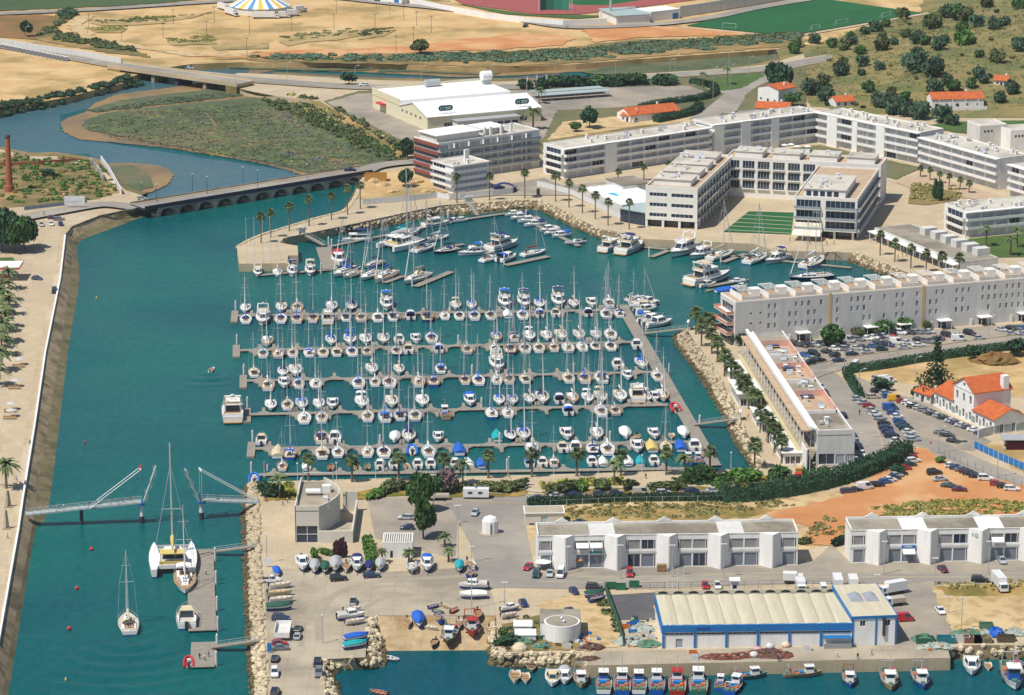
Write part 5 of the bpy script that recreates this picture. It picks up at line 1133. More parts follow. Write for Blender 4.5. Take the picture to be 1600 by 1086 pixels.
def b_open(r,ac):
    hm={'r': M_REDH,'g': M_GREENH,'b': M_BLUEH,'B': M_BLUEH,'n': M_NAVYH,'t': M_YELH}.get(ac,M_GEL)
    part(r,'hull','oh',hull_fn(*O_,stern=.8,zb=-.25),[hm,hm]); part(r,'inner_floor','of',deck_fn(*O_,dz=-.36,inset=.85,stern=.8),M_TEAK)
    part(r,'gunwale','og',rail_fn(*O_,h=.02,stern=.8),M_GEL)
    for y in (-1.2,.1,1.2): put('thwart',cmesh('oth',lambda: MB().box(-.72,-.13,0,.72,.13,.06),M_TEAK),r,(0,y,.5))
    part(r,'outboard_motor','oob',lambda: MB().box(-.16,-2.85,.45,.16,-2.5,1.1).box(-.06,-2.8,-.3,.06,-2.62,.45),M_DKMET)
def b_rib(r,ac):
    tm={'r': mat('red_rubber',(.5,.03,.04),.6),'B': mat('blue_rubber',(.02,.16,.55),.6),'g': mat('grey_rubber',(.4,.42,.44),.6)}.get(ac,mat('grey_rubber',(.4,.42,.44),.6))
    part(r,'hull','rh',hull_fn(6.0,1.7,.5,stern=.9),[M_GEL,M_GEL]); part(r,'floor','rf',deck_fn(6.0,1.7,.5,stern=.9,dz=-.04),M_DECK if ac!='r' else M_REDH)
    part(r,'tube','rt',lambda: MB().path([(-1.1,-3.3,.6),(-1.15,-1,.62),(-1.05,1,.68),(-.75,2.3,.78),(0,3.2,.9),(.75,2.3,.78),(1.05,1,.68),(1.15,-1,.62),(1.1,-3.3,.6)],.32,8),tm)
    part(r,'console','rc',lambda: MB().box(-.4,-.6,.5,.4,.1,1.4),M_GEL); part(r,'seat','rs',lambda: MB().box(-.35,-1.8,.5,.35,-.8,1.0),M_DKMET); part(r,'outboard_motor','rob',lambda: MB().box(-.25,-3.9,.4,.25,-3.4,1.5).box(-.1,-3.8,-.4,.1,-3.5,.4),M_DKMET)
T_=(12.0,4.2,1.35)
def b_fish(r,ac):
    hm={'b': M_BLUEH,'B': M_BLUEH,'r': M_REDH,'G': M_GREENH,'g': M_GREENH,'n': M_NAVYH,'t': M_TEAK,'k': M_BLKH}.get(ac,M_GEL)
    part(r,'hull','fh',hull_fn(*T_,stern=.84,full=2.6),[hm,M_REDANTI if ac in 'rkG' else M_ANTI_SHADE]); part(r,'deck','fd',deck_fn(*T_,dz=-.4,inset=.95,stern=.84,full=2.6),mat('worn_work_deck',(.26,.23,.19),.8,(.18,.16,.13),1.5))
    part(r,'rub_rail','fr',rail_fn(*T_,h=.03,stern=.84,full=2.6),M_GEL if ac!='w' else M_BLUEH)
    wh=part(r,'wheelhouse','fw',house_fn(.6,3.3,1.15,1.0,.95,2.3,.94,.2),M_GEL if ac not in 'w' else M_BLUEH); put('wheelhouse_window',cmesh('fww',band_fn(.6,3.3,1.15,1.0,.95,2.3,.94,.2,.6,.9,.03,'sfa'),M_GLASS),wh); put('wheelhouse_roof',cmesh('fwr',lambda: MB().box(-1.25,.4,3.25,1.25,3.4,3.4),M_GEL if ac!='r' else M_REDH),wh)
    part(r,'mast','fm',lambda: MB().tube((0,1,3.4),(0,1,7.2),.09,.05,6).tube((-.9,1,6),(.9,1,6),.04,n=4),M_ALU); part(r,'gantry','fg',lambda: MB().tube((-1.5,-4.6,.9),(-1.3,-4.6,3.6),.1,n=6).tube((1.5,-4.6,.9),(1.3,-4.6,3.6),.1,n=6).tube((-1.4,-4.6,3.5),(1.4,-4.6,3.5),.1,n=6),M_REDH if ac in 'rb' else M_STEEL)
    part(r,'net_heap','fn',lambda: MB().loft([[(k*1.0*cos(a),-3.2+k*.9*sin(a),1.0+z) for a in [2*pi*i/9 for i in range(9)]] for k,z in ((1,0),(.9,.35),(.45,.6))]),mat('orange_net',(.34,.11,.05),.95,(.2,.14,.08),3)); part(r,'winch','fwi',lambda: MB().box(-.7,-1.0,.95,.7,.1,1.6).tube((-1,-.5,1.4),(1,-.5,1.4),.3,n=8),M_BLUE); part(r,'fish_crate','fc',lambda: MB().box(.6,-2.2,.95,1.4,-1.2,1.5),mat('orange_crate',(.6,.16,.03),.7)); part(r,'gear_pile','fgp',lambda: MB().box(-1.5,-5.4,.95,-.3,-4.2,1.5).box(.2,-5.5,.95,1.3,-4.6,1.7).box(-.4,3.6,1.1,.5,4.4,1.6),M_NETG); part(r,'rope_coil','frc',lambda: MB().lathe([(.7,.95),(.75,1.2),(.4,1.25),(.3,1.0)],10,(.8,.3,0)),M_BARK); part(r,'buoy_rack','fbr',lambda: MB().lathe([(.1,1.5),(.4,1.7),(.4,2.0),(.1,2.2)],8,(-1.2,-3.8,0)),mat('red_fascia',())); part(r,'fish_crate','fc2',lambda: MB().box(-1.4,-2.2,.95,-.7,-1.4,1.4),M_BLUE)
    for y in (-2.5,1.5): put('fender',cmesh('fnd',lambda: MB().tube((-.1,0,0),(.12,0,0),.35,n=10),M_DKMET),r,(2.12 if y<0 else 1.95,y,.7)); 
def b_cat(r,ac):
    for x in (-3.0,3.0): put('hull',cmesh('kh',hull_fn(13,1.7,1.5,stern=.5,full=2.4),[M_GEL,M_ANTI_SHADE]),r,(x,0,0)); put('deck',cmesh('kd',deck_fn(13,1.7,1.5,stern=.5,full=2.4),M_GEL),r,(x,0,0))
    part(r,'bridge_deck','kb',lambda: MB().box(-2.4,-4.6,.9,2.4,1.6,1.55),M_GEL); part(r,'trampoline','kt',lambda: MB().box(-2.3,1.65,1.1,2.3,5.2,1.16),mat('grey_mesh',(.35,.38,.38),.9)); part(r,'cross_beam','kx',lambda: MB().bar((-3,5.3,1.3),(3,5.3,1.3),.3,.25),M_ALU)
    cb=part(r,'cabin','kc',house_fn(-2.6,2.2,2.2,1.5,1.5,1.3,.86,1.2),M_GEL); put('cabin_window',cmesh('kcw',band_fn(-2.6,2.2,2.2,1.5,1.5,1.3,.86,1.2,.3,.85,.03,'sfa'),M_GLASS),cb); part(r,'cockpit_cushion','kcc',lambda: MB().box(-2.2,-4.4,1.55,2.2,-3.8,2.0),CANV['y']); part(r,'bimini','kbm',lambda: MB().box(-2.0,-4.6,3.3,2.0,-2.3,3.4).box(-2,-4.5,1.55,-1.9,-4.4,3.3).box(1.9,-4.5,1.55,2,-4.4,3.3),CANV[ac])
    ms=part(r,'mast','km',lambda: MB().tube((0,1.2,2.6),(0,1.0,20),.17,.12,6),M_ALU); put('spreader',cmesh('ks',lambda: MB().bar((-1.6,1,9),(1.6,1,9),.15,.08),M_ALU),ms); part(r,'boom','kbo',lambda: MB().tube((0,1,4.0),(0,-4.6,4.2),.12,n=6),M_ALU); part(r,'sail_cover','kv',lambda: MB().loft([[(.3*k*cos(a),y,4.3+.42*k*sin(a)) for a in [2*pi*i/6 for i in range(6)]] for y,k in ((.9,1.2),(-1.5,1),(-4.4,.5))]),CANV['y'] if ac=='y' else CANV['w']); part(r,'rigging','kr',lambda: MB().tube((0,5.3,1.5),(0,1.1,17),.04,n=3).tube((-3,.5,1.5),(0,1,16.5),.035,n=3).tube((3,.5,1.5),(0,1,16.5),.035,n=3),M_STEEL)
def b_tour(r,ac):
    part(r,'hull','th',hull_fn(13.5,4.4,1.2,stern=.9),[M_GEL,M_BLUEH]); part(r,'deck','td',deck_fn(13.5,4.4,1.2,stern=.9),M_GEL)
    cb=part(r,'cabin','tcb',house_fn(-5.6,3.4,1.9,1.5,1.15,2.1,.95,.5),M_GEL); put('cabin_window',cmesh('tcw',band_fn(-5.6,3.4,1.9,1.5,1.15,2.1,.95,.5,.4,.85,.03,'sfa'),M_GLASS),cb); part(r,'upper_deck','tu',lambda: MB().box(-2.0,-5.9,3.25,2.0,3.6,3.4),M_GEL); part(r,'upper_canopy','tuc',lambda: MB().box(-1.8,-5.2,5.2,1.8,.8,5.35).box(-1.7,-5,3.4,-1.6,-4.9,5.2).box(1.6,-5,3.4,1.7,-4.9,5.2).box(-1.7,.5,3.4,-1.6,.6,5.2).box(1.6,.5,3.4,1.7,.6,5.2),CANV['n']); part(r,'guard_rail','tgr',rail_fn(13.5,4.4,1.2,h=.8,stern=.9),M_STEEL)
BK={'s': (b_sail,10.5,'sailing yacht'),'y': (b_yacht,13.5,'motor yacht'),'m': (b_motor,7.6,'cabin cruiser'),'c': (b_cover,7.6,'covered boat'),'o': (b_open,5.0,'open boat'),'r': (b_rib,6.6,'inflatable boat'),'f': (b_fish,12.0,'fishing boat'),'k': (b_cat,13.0,'catamaran'),'t': (b_tour,13.5,'tour boat')}
ON={'s': 'sailing_yacht','y': 'motor_yacht','m': 'cabin_cruiser','c': 'covered_boat','o': 'open_boat','r': 'inflatable_boat','f': 'fishing_boat','k': 'catamaran','t': 'tour_boat'}
def bdesc(k,ac):
    hull={'N': 'navy hulled','B': 'blue hulled','y': 'cream hulled','G': 'green hulled','g': 'grey hulled'}.get(ac,'white')
    return {'s': hull+' yacht with %s sail cover'%CN[ac],'y': 'white flybridge motor yacht'+('' if ac=='w' else ' with %s bimini'%CN[ac]),'m': ('cream' if ac=='t' else 'white')+' cabin cruiser'+(' with %s canopy'%CN[ac] if ac in 'bnrg' else ''),'c': 'motorboat under %s cover'%CN[ac],
            'o': '%s open rowing boat'%({'w': 'white','t': 'cream','g': 'green','r': 'red','b': 'blue','B': 'blue','n': 'navy'}.get(ac,'white')),'r': '%s inflatable motorboat'%CN[ac],'f': '%s fishing boat'%{'b': 'blue','B': 'blue','r': 'red','G': 'green','g': 'green','n': 'navy','t': 'brown wooden','k': 'black'}.get(ac,'white'),'k': 'white catamaran','t': 'white tour boat with navy top'}[k]
def boat(k,ac,stern,bow,label,group,z=0.0,sc=None):
    fn,L0,cat=BK[k]; d=bow-stern; r=thing(ON[k],label,cat,((stern.x+bow.x)/2,(stern.y+bow.y)/2,z),math.atan2(-d.x,d.y),group,(lambda q: (q*1.12,q,q) if k in 'smy' else q)(sc or d.length/L0))
    kw={}
    if k=='s': kw=dict(hood=RND.random()<.8,bim=RND.random()<.25,two=RND.random()<.06)
    fn(r,ac,**kw); return r
import re
for ri,(pa,pb) in enumerate(ROWS):
    a,b=P(*pa,0),P(*pb,0); d=b-a; Lr=d.length; ux=d.normalized(); fg=[]
    def at(x): t=(x-pa[0])/(pb[0]-pa[0]); q=P(x,pa[1]+(pb[1]-pa[1])*t,0); return q
    for side,tab in ((1,FARR),(-1,NEAR)):
        L_=re.findall(r'(\d+)(\w)(\w)',tab.get(ri,'')); xs=[]
        for i,(x,k,ac) in enumerate(L_):
            q=at(int(x)); ln={'s': U(9.8,12.4),'y': U(12.5,14.5),'m': U(8.4,10.2),'c': U(8.6,9.8),'o': 5.4,'r': 8.2,'f': 10.0}[k]
            if ri==0: ln=min(ln,{'s': 8.5,'m': 7.8,'c': 7.4}.get(k,ln))
            if ri==0 and k=='f': ln=8.5
            nv=Vector((-ux.y,ux.x,0))*side
            p0=q+nv*2.0; p1=q+nv*(2.0+ln)
            flip=(side==1 and RND.random()<.15) or (side==-1 and (ac=='w' and RND.random()<.3))
            if ri==0: flip=True
            jit=ux*U(-.35,.35)
            stern,bow=(p0,p1) if flip else (p1,p0)
            wpos=row_word(i,len(L_)); where='%s side of %s'%('far' if side>0 else 'near',QN[ri])
            boat(k,ac,stern+jit,bow,'%s, %s, %s'%(bdesc(k,ac),wpos,where),'boats moored at the %s'%QN[ri])
            xs.append((q-a).dot(ux))
        for i in range(len(xs)):
            if i%2==0: fg.append((xs[i]-2.35,side))
            if i%2==1 or i+1==len(xs) or xs[i+1]-xs[i]>7: fg.append((xs[i]+2.35,side))
        if not xs or ri==0: continue
        x=10
        while x<Lr-5:
            if min([abs(x-f[0]) for f in fg if f[1]==side]+[99])>6: fg.append((x,side))
            x+=9
    pontoon(['pontoon along the promenade quay lined with small motorboats','second marina pontoon counted from the promenade quay','third marina pontoon counted from the promenade quay','fourth marina pontoon counted from the promenade quay','fifth marina pontoon counted from the promenade quay','sixth and farthest straight marina pontoon'][ri],pa,pb,2.4,[(x,s) for x,s in fg if 1<x<Lr-3] if ri else [(x,1) for x,s in fg[::2] if s>0 and 1<x<Lr-3],(2.4,15) if ri else None,[(-1,8 if ri else 2),(Lr*.28,1.5),(Lr*.55,1.5),(Lr*.8,1.5)],6.0 if ri else 4.5)
pontoon('long spine pontoon linking all the marina pontoons on the right',(971,476),(1116,727),4.2,(),None,[(2,2.6),(40,2.6),(90,2.6),(150,2.6)])
for i,(pa,pb,w,lb) in enumerate((((505,386),(516,421),5.5,'wide pontoon below the pier gangway'),((516,421),(400,430),2.2,'pontoon along the pier head with three yachts'),((514,385),(662,355),2.0,'pontoon under the rubble bank behind the catamaran'),((700,346),(790,333),2.2,'empty pontoon below the far stairs'),((790,414),(857,400),3.0,'short broad pontoon beside the red covered yacht'),((649,447),(705,424),3.0,'empty slanting pontoon left of the basin middle'),((601,441),(632,430),2.4,'short slanting finger pontoon left of the empty one'),((815,340),(905,384),2.2,'pontoon holding the small motorboats under the bank'),((1018,401),(1052,388),2.4,'empty finger pontoon left of the big white yacht'),((1130,409),(1165,396),2.4,'finger pontoon right of the white yachts'),((980,383),(1330,418),2.0,'pontoon under the hotel quay wall'),((1105,447),(1168,436),2.4,'pontoon beside the long motor yacht'),((690,387),(725,381),2.0,'short finger pontoon behind the dark ketch'))):
    pontoon(lb,pa,pb,w,(),None,[(1,w/2+.4)] if i!=1 else [(4,2),(14,2)])
M_RAMPM=M_GREYST
def gangway(label,a,b,za,zb,gate=True):
    a=P(*a,za); b=P(*b,zb); d=Vector((b.x-a.x,b.y-a.y,0)); L=d.length; t=thing('gangway',label,'gangway',(a.x,a.y,0),math.atan2(d.y,d.x))
    MB().bar((0,0,za),(L,0,zb),1.8,.25).build('deck',M_WOOD,t)
    for y in (-.9,.9):
        mb=MB(); mb.bar((0,y,za+1.1),(L,y,zb+1.1),.08,.08); n=max(2,int(L/2))
        for i in range(n+1): z=za+(zb-za)*i/n; mb.box(L*i/n-.03,y-.03,z+.2,L*i/n+.03,y+.03,z+1.12)
        mb.build('railing',M_GREYST,t)
    if gate: g=MB().box(-1,-1.6,za,-.8,-1.4,za+2.6).box(-1,1.4,za,-.8,1.6,za+2.6).box(-1.3,-1.8,za+2.6,-.5,1.8,za+2.8).box(-.95,-1.4,za,-.88,1.4,za+2.1).build('gate',M_FRAME,t)
gangway('gangway from the pier to the wide pontoon',(474,366),(507,384),3.05,.7)
gangway('steep gangway from the far quay stairs',(733,318),(746,337),3.05,.7)
gangway('gangway from the palm promenade to the top of the spine pontoon',(1071,514),(1003,522),3.05,.75)
gangway('gangway from the shop arcade promenade to the spine pontoon',(1152,655),(1084,664),3.05,.75)
pontoon('long broad working pontoon in the canal',(316,985),(313,858),7.0,(),None,[(1,-3.9),(16,-3.9),(36,-3.9),(55,-3.9)])
pontoon('small fuel pontoon with people at the canal mouth',(316,1042),(318,1003),6.0,(),None,[(2,-3.4),(14,-3.4)])
gangway('upper gangway from canal bank to the broad pontoon',(406,853),(330,863),3.05,.8,False)
gangway('lower gangway from canal bank to the fuel pontoon',(412,1000),(331,1012),3.05,.8,False)
# ---------------- boats placed one by one ----------------
IND=[l.split('|') for l in '''y w|403 424|403 434|motor yacht with cream canopy leftmost at the pier head
s w|433 424|434 434|grey sailing yacht second along the pier head
y n|457 422|457 434|flybridge yacht with navy windscreen at the pier head
y t|485 421|485 433|motor yacht rightmost at the pier head
t n|582 376|534 377|white two deck tour boat with navy top and blue waterline
k w|602 392|660 379|white catamaran moored before the tour boat
s w|594 387|610 380|small sailing yacht between tour boat and catamaran
s n|647 396|681 385|white sailing yacht right of the catamaran
s T|619 373|658 361|old sailing yacht with teal cover under the rubble bank
y w|661 356|703 350|big white motor yacht under the far rubble bank
m n|700 350|716 345|small cruiser with navy canopy beside the big yacht under the bank
m w|708 348|733 345|white cruiser at the left end of the empty far pontoon
s w|668 378|702 371|white sailing yacht behind the dark ketch
s N|716 391|677 398|dark hulled ketch with bare masts in the basin
y b|762 396|715 400|white sport fisher with blue flybridge top
y n|763 394|809 382|white motor yacht with navy stripe pointing right
s w|752 411|787 402|white sailing yacht nearest the basin middle
m b|779 411|806 402|white cruiser with blue canopy by the broad pontoon
s r|816 402|853 394|sailing yacht with dark red cover on the broad pontoon
m w|818 336|788 338|farthest small white motorboat under the rubble bank
m n|827 340|797 345|second small motorboat under the rubble bank with navy canopy
m w|844 346|808 349|third small motorboat under the rubble bank
m n|853 352|818 355|fourth small motorboat under the rubble bank with navy hood
m w|872 359|842 364|fifth small motorboat under the rubble bank
m g|876 364|849 368|sixth small motorboat under the rubble bank with grey hood
m b|890 368|862 373|seventh small motorboat under the rubble bank with blue hood
r g|912 379|883 384|grey inflatable nearest the hotel under the rubble bank
m r|528 404|531 418|cruiser with dark red canopy by the wide pontoon
s b|556 421|521 435|leftmost slanting sailing yacht with blue cover
s n|566 427|536 437|second slanting sailing yacht with navy cover
s b|592 427|564 440|third slanting sailing yacht with blue sail cover
s n|597 411|569 421|sailing yacht behind the slanting group with navy cover
s b|616 428|586 444|slanting sailing yacht beside the short finger pontoon
s t|668 431|632 446|old tan sailing yacht beside the empty slanting pontoon
y w|941 395|969 383|white flybridge yacht left of pair by the hotel quay
y n|969 399|1004 384|white motor yacht with navy bimini right of pair by the hotel quay
y w|1085 388|1048 404|big white motor yacht with bow pointing at the basin
y w|1114 396|1078 406|white sports yacht with navy stripe beside the big one
s t|1108 408|1146 396|sailing yacht on the finger right of the white yachts
s w|1166 414|1198 401|sailing yacht left of the navy topped cruiser
y n|1231 404|1196 414|cruiser with navy top under the cafe awning quay
s w|1255 421|1287 406|sailing yacht with stern lines right of the navy topped cruiser
s N|1300 434|1233 440|large navy hulled sailing yacht behind the grey block roof
y t|1076 447|1140 433|longest white motor yacht left of the grey block
m w|1091 450|1119 445|white cruiser in front of the longest motor yacht
m w|1165 441|1138 443|small white cruiser right of the longest motor yacht
c b|1118 458|1152 455|motorboat under blue cover just left of the grey block
o t|1102 456|1115 454|cream open boat left of the blue covered one
m w|1150 451|1168 447|white cruiser half hidden by the grey block roof
s w|978 471|998 464|sailing yacht at the top end of the spine pontoon
s w|982 475|1024 473|long white sailing yacht second on the spine's right side
m w|1026 477|1000 470|white cruiser behind the long yacht on the spine
m t|985 480|1026 483|cream cruiser third on the spine's right side
m w|992 489|1026 484|white cruiser fourth on the spine's right side
m b|992 496|1028 496|cruiser with blue canopy fifth on the spine's right side
m w|1000 507|1036 499|long white cruiser sixth on the spine's right side
m w|1007 513|1050 505|white speedboat nearest the gangway on the spine
k y|271 903|270 862|large white catamaran with yellow sail cover at the broad pontoon
s w|288 899|290 931|white sailing yacht moored before the large catamaran
m t|292 985|292 957|cream topped cruiser beside the broad canal pontoon
r r|295 1045|295 1030|small red trimmed boat at the fuel pontoon
s t|203 994|198 964|sailing yacht under way down the canal trailing a wake
o w|328 582|334 576|tiny motor dinghy crossing the canal
y w|364 662|364 634|big white motor yacht seen from astern left of the third pontoon
r B|397 757|397 744|blue rubber pilot boat at the promenade corner
f w|943 1086|943 1058|white and blue fishing boat leftmost of the quay row
f b|972 1088|972 1058|blue fishing boat second in the quay row
f w|998 1086|998 1059|white fishing boat third in the quay row
f B|1026 1086|1026 1058|blue fishing boat fourth in the quay row
f r|1058 1088|1058 1058|red sterned fishing boat fifth in the quay row
f G|1091 1089|1091 1057|large green fishing boat sixth in the quay row
f b|1124 1081|1127 1062|small blue fishing boat right of the green one
f B|1139 1087|1157 1064|bright blue fishing boat lying askew by the quay
f g|1141 1061|1199 1057|green and white fishing boat lying along the quay
f t|1224 1057|1285 1055|wooden fishing boat with coloured stripes along the quay
f b|1325 1053|1329 1077|blue and red fishing boat alone off the quay
f t|1386 1052|1393 1082|big tan fishing boat with red wheelhouse trim
f B|1433 1051|1444 1080|blue fishing boat with cluttered deck right of the tan one
m w|1517 1034|1519 1058|small white fishing launch off the right rubble bank
o w|1543 1038|1545 1050|tiny white open boat off the right rubble bank
f w|1576 1043|1587 1081|white fishing boat at the right edge seen from astern
o b|1598 1046|1588 1034|small blue trimmed boat at the right edge
o w|805 1052|804 1070|leftmost small open boat below the round office
o w|820 1055|822 1070|second small open boat below the round office
o g|829 1037|831 1053|pale green open boat against the rubble bank
m t|864 1054|863 1076|white launch with deck gear below the round office
m g|882 1052|883 1072|grey launch second right below the round office
f t|906 1052|909 1078|small brown fishing boat at the quay corner
r g|600 1028|624 1034|grey inflatable beside the rubble corner of the ramp
o r|605 1087|578 1081|orange and white skiff floating at the bottom edge'''.split('\n')]
for c,s_,b_,lb in IND:
    k,ac=c.split(); boat(k,ac,P(*map(float,s_.split()),0),P(*map(float,b_.split()),0),lb,None)
# boats ashore
def ramp_z(p): t=(p.y-b_edge)/(a_edge-b_edge); return max(0,min(1,t))*3.0
a_edge,b_edge=P(680,962,3).y,P(680,1017,0).y
SH=[l.split('|') for l in '''f k|706 983|699 1013|big red decked fishing boat hauled up on the ramp|2.9
f r|733 968|740 1000|red and black fishing boat hauled up at the ramp's right|2.9
o n|681 1003|675 1014|dark dinghy near the water on the ramp|0
o t|636 970|638 982|tan covered dinghy at the ramp's left|0
c b|652 964|656 982|boat with blue canopy near the middle of the ramp|0
o B|690 975|680 961|open boat painted blue inside near the ramp's top|0
o b|672 952|684 949|blue dinghy at the top of the ramp|0
o g|678 957|692 960|green dinghy at the top of the ramp|0
o r|704 960|716 953|dark red dinghy at the top of the ramp|0
o t|691 948|702 953|cream dinghy at the top of the ramp|0
o w|717 972|718 984|white dinghy between the two hauled fishing boats|0
o r|746 957|747 973|red dinghy at the ramp's upper right|0
o w|764 983|765 995|white dinghy at the ramp's right edge|0
o w|745 978|748 990|grey white dinghy behind the red and black fishing boat|0
o w|668 982|681 984|white tender lying in the ramp middle|0
m w|471 879|474 897|white cruiser leftmost in the dry boat row|1
c g|492 885|492 900|grey covered boat second in the dry boat row|1
c G|508 887|508 900|dark green covered boat third in the dry boat row|1
c g|525 881|524 898|large grey covered boat fourth in the dry boat row|1
o w|541 886|541 898|white dinghy fifth in the dry boat row|1
m n|558 881|558 898|cruiser with navy hood sixth in the dry boat row|1
c n|577 885|577 897|navy covered boat seventh in the dry boat row|1
c g|595 882|594 896|grey covered boat eighth in the dry boat row|1
r g|643 886|644 900|pale inflatable on a trailer in the dry boat row|1
m b|667 881|668 898|white boat with blue hood right in the dry boat row|1
c T|718 885|718 898|teal covered boat at the right end of the dry row|1
o w|730 882|742 894|white dinghy right of the teal covered boat|1
o B|731 906|743 898|blue dinghy behind the lamp post in the yard|1
m w|762 921|716 921|long white boat on a trailer at the yard's right|1
c w|760 935|718 937|low covered hull below the long white boat|1
c b|431 892|435 903|blue covered dinghy at the canal side of the yard|0
o w|415 910|436 906|white dinghy below the blue covered dinghy|0
s w|421 922|456 918|dinghy hull topmost in the stack by the canal|1
o t|416 933|460 930|cream sailing dinghy second in the stack by the canal|1
o w|418 944|462 940|white sailing dinghy third in the stack by the canal|1
c G|416 955|458 953|green covered boat bottom of the stack by the canal|1
o w|537 959|565 955|top white dinghy in the middle yard pile|1
m w|527 970|571 966|long white boat in the middle yard pile|1
o w|540 978|571 974|lower white dinghy in the middle yard pile|1
c b|538 1004|576 999|boat under bright blue sheet by the rubble corner|1
c T|536 1016|574 1011|teal and white boat below the bright blue sheet|1
o b|920 943|947 938|blue dinghy behind the green net fence|1
c G|918 934|940 932|dark green covered boat behind the blue dinghy|1
o w|783 968|808 964|white skiff on the scrub left of the round office|1
m w|782 958|812 953|white boat hull behind the skiff on the scrub|1'''.split('\n')]
M_TRAIL=mat('trailer_steel',(.32,.33,.34),.5,metal=.3)
for c,s_,b_,lb,tr in SH:
    k,ac=c.split(); tr=float(tr); s0=P(*map(float,s_.split()),3); s1=P(*map(float,b_.split()),3)
    zz=3.02+.38
    onramp=595<float(s_.split()[0])<770 and float(s_.split()[1])>962
    m_=(s0+s1)/2
    if onramp:
        for _ in range(4):
            z=max(0.1,ramp_z(m_)); s0=P(*map(float,s_.split()),z); s1=P(*map(float,b_.split()),z); m_=(s0+s1)/2
        zz=max(0.1,ramp_z(m_))+.3
    if k=='s': k='o'
    d=s1-s0; L0=BK[k][1]; sc=min(max(d.length/L0,.7),1.25)
    if k=='f': sc=min(max(d.length/L0,.75),1.0)
    c0=(s0+s1)/2; dn=d.normalized()*L0*sc/2
    if tr==1: zz=3.02+.75
    o=boat(k,ac,c0-dn,c0+dn,lb,None,zz+(.0 if k!='f' else .1),sc)
    if onramp: o.rotation_euler[0]=0
    if tr==1:
        t=thing('boat_trailer','steel trailer under the '+lb,'trailer',(c0.x,c0.y,3.02),o.rotation_euler[2]); h=L0*sc/2
        MB().box(-.7,-h*.8,.32,-.6,h*.5,.42).box(.6,-h*.8,.32,.7,h*.5,.42).box(-.7,-h*.4,.32,.7,-h*.35,.42).bar((0,h*.5,.32),(0,h*1.3,.32),.1,.1).box(-.7,h*.45,.32,.7,h*.5,.42).build('chassis',M_TRAIL,t)
        for x in (-.95,.95): put('wheel',cmesh('twheel',lambda: MB().tube((-.1,0,.3),(.1,0,.3),.3,n=10),M_DKMET),t,(x,-h*.3,0))
        put('keel_support',cmesh('ksup',lambda: MB().box(-.5,-.2,.42,.5,.2,.52),M_TRAIL),t)
# ======================= VEHICLES =======================
CC={'w': ('white',(.74,.74,.73)),'s': ('silver',(.42,.44,.46)),'g': ('grey',(.17,.18,.20)),'k': ('black',(.012,.014,.02)),'n': ('dark blue',(.015,.03,.10)),'b': ('blue',(.02,.10,.34)),'r': ('red',(.42,.015,.03)),'m': ('maroon',(.11,.01,.03)),'d': ('dark green',(.01,.05,.05)),'y': ('yellow',(.70,.40,.03)),'t': ('beige',(.46,.42,.34)),'p': ('purple grey',(.07,.05,.10))}
PAINT={k: mat('%s_car_paint'%v[0].replace(' ','_'),v[1],.32,tuple(x*.93 for x in v[1]),.8,spec=.5,coat=.4) for k,v in CC.items()}
M_CGL=mat('car_glass',(.03,.045,.06),.06,(.04,.055,.07),.5,spec=.7); M_TYRE=mat('black_tyre',(.015,.015,.016),.85); M_HUB=mat('wheel_hub',(.45,.46,.47),.4,metal=.5)
M_HL=mat('headlamp_glass',(.70,.72,.74),.15); M_TL=mat('tail_lamp',(.35,.01,.01),.3)
# length, width, bonnet height, roof height, [rear glass foot, roof back, roof front, windscreen foot] measured from the tail, bonnet style
CT={'h': ('hatchback',4.0,1.72,.92,1.48,(.12,.75,2.05,2.95)),'e': ('saloon',4.5,1.76,.92,1.44,(.75,1.45,2.55,3.4)),'c': ('estate car',4.6,1.76,.94,1.50,(.10,.45,2.6,3.45)),'u': ('off-roader',4.6,1.86,1.10,1.82,(.10,.35,2.6,3.3)),'v': ('van',5.0,1.92,1.10,2.15,(.06,.14,3.6,4.3)),'x': ('small van',4.2,1.74,1.0,1.85,(.06,.12,2.4,3.1)),'p': ('pickup',5.0,1.8,1.0,1.75,(2.0,2.1,3.1,3.7))}
def ring(y,w,z0,z1,cut=.12): return [(-w,y,z0+cut),(-w*.97,y,z0),(w*.97,y,z0),(w,y,z0+cut),(w*.985,y,z1-.1),(w*.86,y,z1),(-w*.86,y,z1),(-w*.985,y,z1-.1)]
